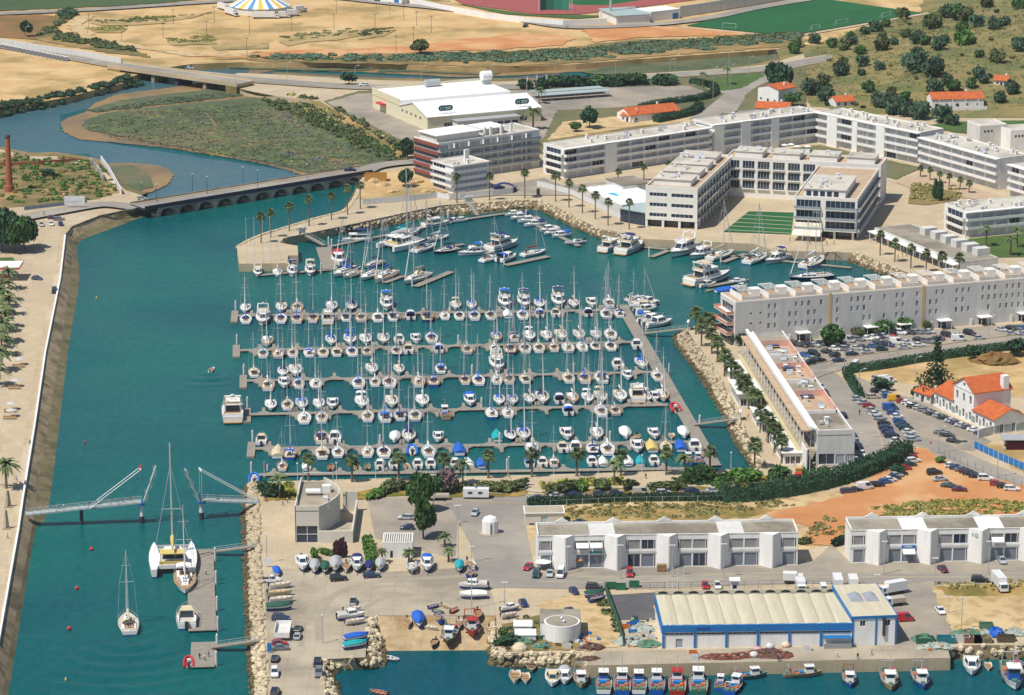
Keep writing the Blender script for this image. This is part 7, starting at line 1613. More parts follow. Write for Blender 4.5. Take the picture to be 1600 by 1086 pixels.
for i,(x,y,h,w,lm,lb) in enumerate(((1296,541,7,9.5,L_MID,'leafy street tree at the car park left corner'),(1380,523,4.6,8,L_MID,'low round street tree by the grey block entrance'),(1409,517,5,7.5,L_MID,'second round street tree by the grey block'),(1340,527,3.4,6,L_OLV,'thin street bush by the grey block'),(1366,524,3,5,L_OLV,'small street bush by the canopy'),(1447,516,3,4,L_OLV,'small thin street tree at right'),(1523,562,4.5,7,L_DK,'round bush on the waste ground'),(1590,556,5,9,L_DK,'bush group at the right edge of waste ground'),(1378,609,3.6,7,L_DK,'dark bush at the forecourt head'),(1430,622,3,4,L_DK,'bush beside the lavatory hut'),(1403,741,3,5,L_DK,'bush inside the orange lot hedge'),(1470,722,1.6,4,L_BRT,'low bush at the wire fence end'),
        (4,392,15,14,L_DK,'large dark tree at the left edge'),(24,395,13,13,L_MID,'large green tree second from the left edge'),(38,388,11,10,L_DK,'dark tree nearest the parked cars at left'),(-14,390,15,14,L_DK,'dark tree half cut by the left edge'),(76,275,3,8,L_DK,'dark bush on the chimney field'),(634,292,7,8,L_DK,'dark round tree on the building plot'),(637,247,8,8,L_DK,'dark tree at the marsh edge by the brown red block'),(630,240,5,9,L_MID,'green tree at the marsh edge'),(921,200,9,9,L_DK,'dark round tree behind the long balcony block'),(900,205,4,6,L_MID,'garden bush behind the long balcony block'),(545,131,5,8,L_DK,'dark bush beside the main road sign'),(657,84,7,12,L_OLV,'grey feathery tree on the creek bank'),(40,57,8,7,L_DK,'dark tree left on the brown earth'),(1218,148,14,15,L_DK,'large dark tree behind the two part house'),(1208,140,12,10,L_DK,'dark tree left behind the two part house'),(1238,165,6,8,L_MID,'bush right of the two part house'))):
    tree(G(x,y),h,w,lm,lb,None,i%7,n=1100 if w>9 else 620)
for i,(x,y,w) in enumerate(((860,134,10),(880,133,12),(905,134,16),(935,133,14),(955,134,12),(975,132,14),(990,131,12),(1000,131,10),(1035,132,14),(1045,131,12),(820,139,8),(845,138,8))):
    bush(G(x,y),4.5,w,L_DK if i%3 else L_MID,'dark roadside bush behind the shelters, %s'%row_word(i if i<10 else i,12),'roadside bushes behind the shelters',i%6)
for i,(x,y) in enumerate(((1461,313),(1468,314))):
    t=thing('cypress','%s of two slim dark cypresses by the terracotta path'%('left','right')[i],'tree',G(x,y)); put('crown',cmesh(('cyp',),crown_fn(77,420,1,1,5,.16),L_DK),t,(0,0,.3),0,(1.3,1.3,8.5)); put('trunk',cmesh(('trunk',0),trunk_fn(1.0,.11,0),M_BARK),t,None,0,(.8,.8,1))
# star pine
t=thing('norfolk_pine','tall tiered dark pine beside the old station','tree',G(1462,622)); h=ZT(G(1462,622),527)-3
MB().tube((0,0,-.1),(0,0,h),.35,.06,8).build('trunk',M_BARK,t); r=random.Random(4)
for k in range(13):
    z=h*(.10+.86*k/12); rad=(6.6 if k<4 else 5.2*(1-k/15.0))*(1-.35*(k>8)); m=MB()
    nb=9 if k<5 else 7
    for j in range(nb):
        a=2*pi*j/nb+k*.4; 
        for q in range(16 if k<5 else 10):
            t_=r.uniform(.15,1); leaf(m,Vector((cos(a)*rad*t_+r.uniform(-.4,.4),sin(a)*rad*t_+r.uniform(-.4,.4),z+.45*t_+r.uniform(-.3,.35))),.55,r)
        m.tube((0,0,z),(cos(a)*rad*.9,sin(a)*rad*.9,z+.4),.07,.03,4)
    m.build('branch_tier',L_DK,t)
# scrub along the marsh and creek banks: thickets as single masses
def thicket(px,n,lm,h=(.8,2.2),w=(1.5,4),seed=1,per=26):
    r=random.Random(seed); m=MB(); w_=PP(px,2.0); xs=[p.x for p in w_]; ys=[p.y for p in w_]
    while n>0:
        p=Vector((r.uniform(min(xs),max(xs)),r.uniform(min(ys),max(ys)),0))
        if not inside(p,w_): continue
        n-=1; hh,ww=r.uniform(*h),r.uniform(*w); z0=1.8
        z0=gz(p)
        for i in range(per):
            v=Vector((r.gauss(0,1),r.gauss(0,1),abs(r.gauss(0,1)))).normalized(); leaf(m,Vector((p.x+v.x*ww/2,p.y+v.y*ww/2,z0+v.z*hh)),r.uniform(.35,.7),r)
        m.loft([[(p.x+ww*.4*q*cos(2*pi*i/6),p.y+ww*.4*q*sin(2*pi*i/6),z0+z*hh) for i in range(6)] for q,z in ((.9,0),(1,.4),(.4,.85))])
    return stuff(m.build('scrub_thicket',lm))
def gz(p):
    z=None
    for w,zz in SHEETS:
        if (z is None or zz>z) and zz<3.45 and inside(p,w): z=zz
    if z is None: z=3.0 if inside(p,MAINW) or inside(p,NORTHW) or inside(p,WESTW) else .55
    return z
MAINW,NORTHW,WESTW=PP(MAIN),nb+far if False else PP(NORTH)+far,PP(WEST)
thicket([(400,152),(500,156),(560,190),(640,240),(640,255),(600,245),(520,205),(430,165)],170,L_OLV,seed=2); thicket([(470,160),(540,195),(620,235),(600,240),(520,200),(450,165)],60,L_MID,seed=3)
thicket([(385,92),(560,90),(700,88),(900,82),(1000,72),(1120,70),(1250,58),(1258,66),(1100,82),(900,98),(760,104),(640,100),(430,98)],240,L_BLU,(.6,1.8),(2.5,8),4); thicket([(385,94),(560,92),(700,88),(900,80),(1000,70),(1120,66),(1250,56),(1250,62),(1000,88),(760,100),(430,97)],300,L_MARSH,(.4,1.4),(2.5,8),44); thicket([(700,90),(900,82),(1100,64),(1230,56),(1240,62),(1000,80),(800,96)],220,L_OLV,(.5,1.6),(2,8),5)
thicket([(-20,170),(60,158),(105,150),(150,138),(195,126),(205,118),(220,128),(150,146),(60,166),(-20,182)],110,L_DK,(1.2,2.6),(2.5,6),6); thicket([(60,60),(80,45),(105,28),(118,28),(80,52),(150,66),(230,86),(150,78)],90,L_OLV,(1,2.2),(2.5,6),7); thicket([(90,28),(110,22),(118,26),(100,32)],14,L_DK,(2,4),(4,8),8)
thicket([(0,246),(147,256),(190,300),(165,314),(60,322),(0,320)],150,L_BRT,(.4,1.2),(1.5,4),9,18); thicket([(0,242),(140,254),(180,296),(60,318),(0,315)],70,L_DRY,(.4,1.2),(1.5,4),10,18)
thicket([(850,790),(1200,784),(1240,796),(1100,815),(860,815)],340,L_DRY,(.05,.16),(.8,2.6),11,10); thicket([(1360,800),(1450,788),(1570,786),(1640,800),(1540,811),(1400,813)],300,L_STRAW,(.05,.18),(.8,2.6),12,10); thicket([(1240,850),(1290,815),(1320,822),(1320,845)],26,L_DRY,(.3,.8),(1,2),13,14)
thicket([(440,150),(470,150),(545,185),(620,228),(640,250),(560,210)],60,L_DRY,(.5,1.3),(1.5,4),14,18)
thicket([(1462,917),(1560,913),(1640,912),(1640,928),(1480,931)],50,L_DRY,(.15,.4),(.6,1.6),15,12); thicket([(786,978),(850,962),(905,1012),(792,1016)],34,L_OLV,(.3,.8),(.8,2),16,14); thicket([(940,935),(965,975),(972,1005),(955,985),(930,940)],24,L_OLV,(.3,.8),(.8,1.8),17,14)
for i,pts in enumerate(([(600,764),(680,758),(690,770),(590,776)],[(845,758),(975,753),(1000,762),(850,772)],[(1050,753),(1140,749),(1140,764),(1060,764)],[(690,762),(830,759),(820,775),(700,776)],[(410,768),(460,760),(462,780),(412,782)],[(1250,740),(1290,738),(1300,746),(1260,756)])): thicket(pts,46,(L_OLV,L_FLOW,L_MID)[i%3],(.3,1.0),(1,2.6),30+i,20)
thicket([(1420,318),(1424,290),(1500,300),(1500,312),(1452,320)],40,L_DRY,(.5,1.6),(1.5,3),40)
for i,pts in enumerate(([(140,36),(240,28),(260,36),(160,40)],[(260,64),(330,58),(340,68),(270,71)],[(440,58),(560,46),(560,56),(450,72)],[(140,46),(200,44),(190,51),(150,51)],[(560,50),(620,46),(600,56),(560,62)],[(200,30),(340,22),(300,28),(210,36)])): thicket(pts,40,L_STRAW if i%2 else L_OLV,(.1,.4),(1.5,5),50+i,12)
# marsh tufts
def tufts(px,n,lm,seed,z0=.55):
    r=random.Random(seed); m=MB(); w_=PP(px,z0); xs=[p.x for p in w_]; ys=[p.y for p in w_]
    while n>0:
        p=Vector((r.uniform(min(xs),max(xs)),r.uniform(min(ys),max(ys)),z0))
        if not inside(p,w_): continue
        n-=1; s=r.uniform(.6,2.2); k=r.uniform(.15,.4)
        m.loft([[(p.x+s*q*cos(2*pi*i/6)*1.5,p.y+s*q*sin(2*pi*i/6),z0+z*k) for i in range(6)] for q,z in ((1,0),(.75,.8),(.3,1))],cap0=False)
    return stuff(m.build('marsh_tufts',lm))
tufts([(132,190),(180,211),(276,228),(420,252),(560,268),(640,260),(600,220),(480,152),(330,160),(200,172)],420,M_MARSH,1); tufts([(132,190),(180,211),(276,228),(420,252),(560,268),(640,260),(600,220),(480,152),(330,160),(200,172)],160,L_OLV,2)
tufts([(600,105),(760,112),(900,94),(1000,86),(1250,70),(1240,66),(900,84)],500,L_OLV,3); tufts([(920,112),(1000,100),(1200,88),(1240,90),(1100,106)],300,M_MARSH,4)
for i,(pts) in enumerate(([(452,240),(430,226),(400,222),(352,206),(334,204),(330,215),(345,222)],[(334,204),(336,196),(325,180),(322,176)],[(400,232),(340,220),(300,224),(262,226)])):
    ribbon('marsh_creek',None,1.6,M_MUD,True,[P(x,y,.57) for x,y in pts],.575)
# ======================= HILL =======================
HP=PP([(1236,112),(1262,74),(1300,58),(1432,20),(1450,-40),(1560,-60),(1900,-80),(2100,60),(1900,190),(1560,186),(1440,186),(1340,178),(1255,168)])
def dist_edge(p):
    b=1e9
    for i in range(len(HP)):
        a,c=HP[i],HP[(i+1)%len(HP)]; d=c-a; t=max(0,min(1,(p-a).dot(d)/d.dot(d))); b=min(b,((a+d*t)-p).length)
    return b
def hh(x,y):
    p=Vector((x,y,3.0))
    if not inside(p,HP): return 3.0
    t=min(1,dist_edge(p)/120.0); t=t*t*(3-2*t)
    return 3.02+13*t+t*1.2*(sin(x*.045)+sin(y*.037+x*.02))
def PH(x,y):
    z=3.0
    for i in range(14): p=P(x,y,z); z+=.6*(hh(p.x,p.y)-z)
    p=P(x,y,z); return Vector((p.x,p.y,hh(p.x,p.y)))
xs=[p.x for p in HP]; ys=[p.y for p in HP]; NX,NY=70,60; mb=MB(); vv={}
for j in range(NY+1):
    for i in range(NX+1): x=min(xs)+(max(xs)-min(xs))*i/NX; y=min(ys)+(max(ys)-min(ys))*j/NY; vv[i,j]=len(mb.v); mb.v.append((x,y,hh(x,y)-(0 if inside(Vector((x,y,0)),HP) else .35)))
for j in range(NY):
    for i in range(NX): mb.f.append((vv[i,j],vv[i+1,j],vv[i+1,j+1],vv[i,j+1])); mb.m.append(0)
struct(mb.build('hill',M_HILL,smooth=True))
sheet('field',[(1440,196),(1520,188),(1900,190),(1900,216),(1560,214),(1490,206)],M_GRASS,.8)
HT='''1216 128 5|1430 112 19 d|1460 118 17 d|1432 92 11|1240 82 10|1246 73 9|1275 68 10|1300 74 9|1318 78 11|1332 70 9|1312 118 12 d|1316 105 9|1347 103 10 d|1268 148 14 d|1284 134 11|1292 158 13 d|1345 85 9|1380 79 13|1376 109 8|1346 118 6|1416 59 9|1436 68 12|1447 70 9|1380 62 8|1370 49 11|1384 42 8|1458 45 16|1480 28 14|1497 32 17|1512 34 14|1525 42 12|1504 48 9|1553 46 12 d|1504 70 15 b|1592 80 13 d|1468 78 12 d|1476 68 8|1530 90 7|1556 97 12|1480 132 9|1518 136 9|1530 122 10 d|1537 130 8|1357 144 10|1372 166 13 d|1394 168 12 d|1414 158 9|1392 150 8|1463 144 12 d|1490 142 10|1580 146 12 d|1562 160 10|1400 178 14 d|1440 186 15 d|1470 190 14 d|1420 182 13 d|1486 196 10 d|1570 40 9|1590 14 12|1540 12 12|1350 54 8|1330 62 8|1412 30 12|1398 70 7'''
HB_={}
def hbush(p,h,w,lm,v,place,kind): HB_.setdefault((kind,place),[]).append((p.x,p,h,w,lm,v))
for i,q in enumerate(HT.split('|')):
    t_=q.split(); x,y,w=map(float,t_[:3]); k=t_[3] if len(t_)>3 else 'm'
    lm={'d': L_BLU,'m': (L_BLU,L_MID,L_OLV)[i%3],'b': L_BRT}[k]; ww=w*2.3/3.0
    place='left slope' if x<1340 else 'middle slope' if x<1450 else 'upper slope' if y<60 else 'right slope'
    hbush(PH(x,y),ww*.66,ww,lm,i%6,place,'bright round bush' if k=='b' else 'large dark bush' if k=='d' else 'dark bush' if lm is L_BLU else 'grey green bush' if lm is L_OLV else 'green bush')
r=random.Random(8)
for i in range(54):
    x,y=r.uniform(1260,1600),r.uniform(15,170)
    p=PH(x,y)
    if inside(p,HP): hbush(p,r.uniform(1,2),r.uniform(1.8,3.8),(L_OLV,L_DK,L_DRY)[i%3],i%6,'upper half' if y<90 else 'lower half','tiny %s tuft'%('olive','dark','dry')[i%3])
for (kind,place),L_ in HB_.items():
    L_.sort(key=lambda q: q[0])
    for i,(_,p,h_,w,lm,v) in enumerate(L_): bush(p,h_,w,lm,'%s on the hill, %s of the %s'%(kind,row_word(i,len(L_)),place),'bushes of the hill',v)
def hhouse(a,b,*args,**k):
    p,q=PH(*a),PH(*b); z=min(p.z,q.z)-.4; return p,q,z
p,q,z=hhouse((1456,168),(1537,166)); h=house('long white villa with orange roof at the foot of the hill',p,q,11,4.2,6.6,nw=5,zb=z)
h.box('garden_wall',M_WHITE,-2,-6,0,h.W,-5.7,1.6)
for x in (3,9,15,21): h.box('porch_post',M_WHITE,x,-1.4,0,x+.3,-1.1,4.2)
p,q,z=hhouse((1553,132),(1576,134)); h=house('tiny white cottage with orange roof on the hillside',p,q,7,2.8,4.6,nw=2,zb=z)
house('small orange roofed hut half hidden behind the white apartments',(1306,168),(1336,166),8,2.6,4.6)
for lb,A,B,D,H,m in (('tall grey blank sided house at the right edge',(1530,232),(1572,229),12,9.5,M_GREYW),('white house beside the tall grey one at the right edge',(1578,236),(1640,232),12,8.5,M_WHITE)):
    t=Bld('townhouse',lb,P(*A),P(*B),D,H); op=[(2+i*1.6,H-3,3.1+i*1.6,H-1.7) for i in range(3)]; t.walls(m,{'f': op}); t.windows('f',op,0); t.roof(M_ROOF,.4,.3)
def meadow(px,n,lm,hf,seed,per=7,s0=.35):
    r=random.Random(seed); m=MB(); w_=PP(px,2.0); xs=[p.x for p in w_]; ys=[p.y for p in w_]
    while n>0:
        p=Vector((r.uniform(min(xs),max(xs)),r.uniform(min(ys),max(ys)),0))
        if not inside(p,w_): continue
        n-=1; z=hf(p); w=r.uniform(.6,2.6)
        for i in range(per): leaf(m,Vector((p.x+r.gauss(0,w*.6),p.y+r.gauss(0,w*.5),z+r.uniform(.02,.25))),r.uniform(.6,1.5)*s0,r)
    return stuff(m.build('grass_tufts',lm))
HPX=[(1240,110),(1300,60),(1430,22),(1600,-10),(1700,40),(1700,180),(1440,182),(1255,165)]
meadow(HPX,1500,L_STRAW,lambda p: hh(p.x,p.y),61); meadow(HPX,1300,L_OLV,lambda p: hh(p.x,p.y),62); meadow(HPX,700,L_DRY,lambda p: hh(p.x,p.y),63)
MPX=[(132,192),(180,211),(276,228),(420,252),(560,268),(640,262),(600,220),(480,156),(330,160),(200,172)]
meadow(MPX,1400,L_MARSH,lambda p: .52,64); meadow(MPX,700,L_STRAW,lambda p: .5,65); meadow([(140,170),(236,152),(345,140),(380,145),(220,165)],250,L_MARSH,lambda p: .56,66)
# ======================= SPORTS GROUND =======================
sheet('running_track',[(690,-40),(704,-4),(722,6),(790,15),(835,22),(905,22),(990,12),(1160,-10),(1250,-60)],M_TRACK); sheet('infield',[(860,-60),(880,4),(905,8),(950,8),(1040,-6),(1060,-60)],M_TURF); sheet('track_apron',[(704,4),(790,22),(900,29),(990,22),(960,25),(905,23),(835,23),(722,7)],M_GRASS)
sheet('throwing_apron',[(640,-20),(690,-10),(704,2),(660,-2)],M_SAND2)
sheet('sports_pitch',[(1072,40),(1232,55.5),(1442,20),(1282,-3),(1182,13)],M_TURF)
ribbon('pitch_border',[(1066,42),(1234,58),(1452,20)],3.5,M_PAVE,False)
def wallrun_px(name,label,px,h,m,t=.4,cat='wall',dz=0):
    w=[G(*p) for p in px]; o=w[0]; r=thing(name,label,cat,o); 
    for i in range(len(w)-1): a,b=w[i]-o,w[i+1]-o; MB().bar((a.x,a.y,dz),(b.x,b.y,dz),t,h).build('wall_section',m,r)
    return r
wallrun_px('stadium_wall','long curving white stadium wall',[(560,-10),(640,5),(690,14),(760,29),(820,36),(880,39),(948,38)],3.2,M_WHITE); wallrun_px('stadium_wall','white stadium wall beside the sports pitch',[(1062,27),(1110,20),(1180,8),(1260,-6)],6,M_GREYW,.6)
t=Bld('changing_room','low changing rooms with grey green roof at the stadium',P(963,39),P(1016,36),26,4.5); t.walls(M_WHITE,{}); t.box('roof',mat('grey_green_sheet',()),-.6,-.6,4.5,t.W+.6,26,4.9)
t=Bld('changing_room','white annex right of the changing rooms',P(1017,34),P(1062,29),14,5); t.walls(M_WHITE,{}); t.roof(M_WHITE,.3); t.box('blue_door',M_BLUE,t.W*.75,-.05,0,t.W*.95,-.012,3.2)
t=Bld('ticket_booth','small cream booth by the floodlight mast',P(938,30),P(948,30),4,4); t.walls(M_CREAM,{}); t.roof(M_CREAM,.2)
t=Bld('entrance_lodge','white stadium lodge with blue and green doors',P(575,2),P(628,7),8,6); t.walls(M_WHITE,{}); t.roof(M_WHITE,.2); t.box('green_door',M_TURF,4,-.06,0,8,-.012,4); t.box('blue_door',M_BLUE,t.W-5,-.06,0,t.W-2,-.012,3)
p=G(954,31); t=thing('floodlight_mast','thick grey floodlight mast at the stadium corner','mast',p); MB().tube((0,0,-.2),(0,0,32),.75,.45,10).build('pole',M_STEEL,t); MB().box(-3,-.4,31,3,.4,34).build('lamp_bank',M_FRAME,t); MB().box(-1.2,-1.2,-.1,1.2,1.2,1).build('footing',M_CONC,t)
def goal(x,y,x2,y2,label):
    a,b=G(x,y),G(x2,y2); d=b-a; t=thing('goal',label,'goal',a,math.atan2(d.y,d.x),'goals of the sports pitch'); L=d.length
    MB().box(0,-.06,0,.12,.06,2.4).build('post',M_FRAME,t); MB().box(L-.12,-.06,0,L,.06,2.4).build('post',M_FRAME,t); MB().box(0,-.06,2.4,L,.06,2.52).build('crossbar',M_FRAME,t); MB().bar((0,.06,2.3),(0,1.8,.1),.06,.06).bar((L,.06,2.3),(L,1.8,.1),.06,.06).bar((0,1.8,0),(L,1.8,0),.06,.06).build('net_frame',M_FRAME,t)
for x,y,x2,y2,lb in ((1268,47,1281,44.5,'near goal at the pitch edge, left one'),(1306,39,1325,36,'near goal at the pitch edge, right one'),(1378,28,1392,25,'goal at the right end of the pitch'),(1129,43,1150,44.5,'goal at the left end of the pitch')): goal(x,y,x2,y2,lb)
p=G(868,18); t=thing('throwing_cage','green hammer throwing cage with tall poles on the track','cage',p)
for k in range(7): a=pi*(k/6) ; MB().tube((9*cos(a) ,6*sin(a),0),(9*cos(a),6*sin(a),9),.14,n=5).build('cage_post',M_FRAME,t)
for k in range(2,6): a,b=pi*(k-.8)/6,pi*(k+.2)/6; MB().face((9*cos(a),6*sin(a),.2),(9*cos(b),6*sin(b),.2),(9*cos(b),6*sin(b),8),(9*cos(a),6*sin(a),8)).build('net',mat('green_net',(.03,.22,.14),.9),t)
# ======================= ROCK ARMOUR =======================
def rock_fn(seed):
    def f():
        r=random.Random(seed); m=MB(); rings=[]
        for z,k in ((-.32,.7),(-.05,1),(.28,.82),(.42,.35)):
            a0=r.random(); rings.append([(.5*k*r.uniform(.8,1.15)*cos(a0+2*pi*i/6),.5*k*r.uniform(.75,1.1)*sin(a0+2*pi*i/6),z*r.uniform(.85,1.15)) for i in range(6)])
        return m.loft(rings)
    return f
ROCKS=[rock_fn(i) for i in range(6)]; ROCKB=[f() for f in ROCKS]
def armour(slope_i,size,dens,single):
    a,b=RIP[slope_i]; parent=[o for o in COL.objects if o.name.startswith('rubble_slope')][slope_i]; r=random.Random(slope_i); m=MB(); out=[]
    for i in range(len(a)-1):
        L=((a[i+1]-a[i]).length+(b[i+1]-b[i]).length)/2; Wd=(b[i]-a[i]).length; n=int(L*Wd*dens/size**2)
        for k in range(n):
            u,t=r.random(),r.uniform(.02,.97); p=a[i].lerp(a[i+1],u).lerp(b[i].lerp(b[i+1],u),t)
            s=size*r.uniform(.6,1.35); out.append((p,s,t,r.randrange(6),r.uniform(0,6.28)))
    out.sort(key=lambda q: q[0].y-q[1]*8)
    for j,(p,s,t,v,rz) in enumerate(out):
        wet=t>.66
        if single and j<295:
            o=put('rock',cmesh(('rock',v),ROCKS[v],M_ROCKD if wet else M_ROCK),parent,p+Vector((0,0,.12)),rz,s); o.rotation_euler=(r.uniform(-.4,.4),r.uniform(-.4,.4),rz)
        else:
            Mx=Matrix.Translation(p+Vector((0,0,.12))) @ Matrix.Rotation(rz,4,'Z') @ Matrix.Rotation(r.uniform(-.4,.4),4,'X'); m.k=1 if wet else 0; m.add([Mx @ (Vector(q)*s) for q in ROCKB[v].v],ROCKB[v].f)
    if m.v: stuff(m.build('armour_stones',[M_ROCK,M_ROCKD],parent))
for i,sz,dn,sg in ((0,1.25,1.0,True),(1,1.5,1.15,True),(2,1.5,1.15,True),(3,1.5,1.15,True),(4,1.2,.9,False),(5,1.2,.95,False),(6,1.25,1.0,True),(7,1.1,.8,False)): armour(i,sz,dn,sg)
# ======================= FENCES, WALLS, LAMPS =======================
def post_row(name,label,px,h,gap,m,pm,cat='fence',panel=None,rails=(.95,),pw=.08,pn='post',sn='rail'):
    w=[G(*p) for p in px]; o=w[0]; t=thing(name,label,cat,o)
    for i in range(len(w)-1):
        a,b=w[i]-o,w[i+1]-o; d=b-a; L=d.length; n=max(1,round(L/gap)); rz=math.atan2(d.y,d.x)
        for k in range(n+(1 if i==len(w)-2 else 0)): put(pn,cmesh((pn,h,pw),lambda: MB().box(-pw/2,-pw/2,-.1,pw/2,pw/2,h),pm),t,a+d*(k/n))
        for k in range(n):
            if panel: q=put(panel,cmesh((panel,round(L/n,1),h),lambda: MB().box(pw/2+.01,-.03,.12,L/n-pw/2-.01,.03,h-.08),m),t,a+d*(k/n),rz)
            elif rails:
                for f in rails: put(sn,cmesh((sn,round(L/n,1),round(h*f,2)),lambda: MB().box(0,-.025,h*f-.025,L/n,.025,h*f+.025),m),t,a+d*(k/n),rz)
    return t
M_HOARD=mat('white_site_panel',(.66,.67,.66),.7,(.56,.57,.57),.4); M_GRN=mat('green_mesh_fence',(.03,.12,.07),.9)
post_row('site_fence','white panelled site fence round the building plot',[(567,320),(640,314),(683,309),(702,313)],2.4,2.6,M_HOARD,M_STEEL,panel='panel'); post_row('site_fence','white panelled site fence before the brown red block',[(706,312),(770,306),(800,302),(808,296)],2.4,2.6,M_HOARD,M_STEEL,panel='panel')
post_row('site_fence','white panelled site fence behind the far promenade palms',[(839,291),(891,304),(928,322),(965,341),(988,349),(1006,352)],2.4,2.5,M_HOARD,M_STEEL,panel='panel')
post_row('blue_hoarding','bright blue hoarding with white posts at the right edge',[(1522,700),(1560,718),(1600,735),(1660,757)],2.3,2.6,M_BLUE,M_FRAME,panel='panel',pw=.14)
post_row('wire_fence','thin wire fence beside the orange parking lot',[(1467,708),(1500,724),(1560,748),(1620,770)],2,3.2,M_STEEL,M_DKMET,rails=(.5,.97)); post_row('wire_fence','thin dark fence along the tarmac yard and harbour road',[(949,922),(1060,921),(1140,920),(1230,918),(1350,921)],2.0,3.4,M_DKMET,M_DKMET,rails=(.3,.6,.97))
post_row('mesh_fence','dark green mesh fence slanting beside the sandy yard',[(945,922),(955,950),(966,980),(974,1010)],2.6,3,M_GRN,M_DKMET,panel='mesh_panel'); post_row('wire_fence','low post fence along the hedge and dry grass',[(860,791),(960,786),(1060,784),(1180,783)],1.8,5,M_STEEL,M_FRAME,rails=(.9,))
post_row('timber_fence','low timber post fence round the waste ground',[(1365,592),(1373,588),(1385,589)],1.2,1.8,M_BARK,M_BARK,rails=()); post_row('blue_railing','low blue barrier along the west road',[(38,329),(70,325),(104,321),(136,317)],1.6,2.5,mat('blue_grey_panel',(.20,.26,.38),.7),M_STEEL,panel='panel')
wallrun_px('parapet_wall','long white parapet wall along the west promenade edge',[(-3,1010),(29,829),(36,780),(54,668),(71,552),(94,438),(102,370)],.9,M_WHITE,.55); wallrun_px('parapet_wall','dark parapet round the promenade bend below the stone bridge',[(102,370),(112,357),(155,340),(211,325)],.9,M_CONCW,.5)
wallrun_px('ruined_wall','broken pale stone wall on the chimney field',[(142,256),(152,268),(162,283)],2.6,M_STONE,.8); wallrun_px('ruined_wall','broken panel wall leaning over the river bank',[(158,252),(172,272),(190,304)],2.4,M_HOARD,.4); wallrun_px('field_wall','low brown brick wall at the river bank of the chimney field',[(0,259),(60,257),(120,252)],1.4,M_BRK,.4)
wallrun_px('quay_parapet','low dark wall along the far promenade edge',[(448,373),(484,366),(557,351),(640,333),(690,323),(730,320)],.6,M_CONCW,.4); wallrun_px('station_wall','grey yard wall below the station end',[(1528,684),(1560,676),(1602,668)],2.6,M_GREYW,.4); wallrun_px('retaining_wall','long white retaining wall under the far road',[(0,68),(60,78),(130,88),(190,99)],2.6,M_GREYW,.5)
def lamp(x,y,ytop,label,group=None,kind='arm',m=None,side=1,z=None):
    p=G(x,y) if z is None else P(x,y,z); h=max(3.0,ZT(p,ytop)-p.z); t=thing('street_lamp',label,'lamp',p,0,group); m=m or M_STEEL; w=.11 if h>7 else .08
    if kind=='arm':
        MB().path([(0,0,-.1),(0,0,h*.86),(side*.5,0,h*.96),(side*1.9,0,h)],w,5,w*.6).build('pole',m,t); MB().box(side*1.6-.35,-.16,h-.06,side*1.6+.5,.16,h+.12).build('lamp_head',M_FRAME,t)
    elif kind=='globe': MB().tube((0,0,-.1),(0,0,h-.4),w,w*.7,6).build('pole',m,t); MB().lathe([(.05,h-.5),(.28,h-.35),(.28,h-.1),(.05,h)],8).build('lamp_globe',M_FRAME,t)
    else: MB().tube((0,0,-.1),(0,0,h),w*1.2,w*.7,6).build('pole',m,t); MB().box(-.8,-.15,h-.1,.8,.15,h+.12).build('lamp_head',M_FRAME if m is not M_DKMET else M_DKMET,t)
    return t
def lamps(name,spec,where,kind='arm',m=None,z=None,what='street lamp'):
    L_=sorted(spec)
    for i,q in enumerate(L_): lamp(q[0],q[1],q[2],'%s, %s %s'%(what,row_word(i,len(L_)),where),name,kind,m,1 if len(q)<4 else q[3],z)
lamps('lamps of the main road',[(449,133,96),(555,131,102),(658,133,103),(767,131,100),(868,126,94),(962,119,90),(1047,116,92),(1055,119,85),(1139,108,80),(1170,122,88),(1141,139,100),(1114,157,105),(1210,106,76),(41,64,41)],'along the main road','arm',None,None,'tall curved street lamp')
lamps('lamps of the stone bridge',[(222,308,284),(245,316,287),(301,298,271),(324,304,275),(380,288,260),(403,294,265),(456,277,251),(480,280,256)],'on the stone bridge','globe',M_DKMET,4.4,'dark globe lamp')
lamps('poles on the dirt field',[(139,46,22),(190,63,42),(255,59,36),(271,37,15),(323,56,34),(335,34,11),(390,54,26),(386,90,60),(456,49,26),(522,47,22),(586,44,23),(526,22,2),(588,13,1),(609,23,4),(631,31,5),(651,40,18),(674,51,26),(646,68,43),(619,82,56)],'on the dirt field','tee',M_DKMET,None,'thin dark pole')
lamps('lamps of the promenade quay',[(465,751,723),(526,752,722),(587,749,722),(657,746,718),(727,744,715),(795,742,713),(865,741,713),(935,740,711),(1003,739,710),(1142,735,706)],'along the promenade quay','globe',M_FRAME,None,'white quay lamp')
lamps('lamps of the workshop street',[(887,897,854),(969,905,852),(1050,902,852),(1130,904,850),(1381,897,846),(1460,914,872),(1544,897,846),(1370,921,898),(1482,958,932)],'in the workshop street','tee',None,None,'thin grey lamp post')
lamps('lamps of the station car parks',[(1274,549,515),(1319,590,548),(1388,556,508,-1),(1342,618,576),(1429,590,557),(1466,708,666),(1544,524,492),(1336,700,676),(1328,740,714),(1558,745,700)],'around the station car parks','arm',None,None,'street lamp')
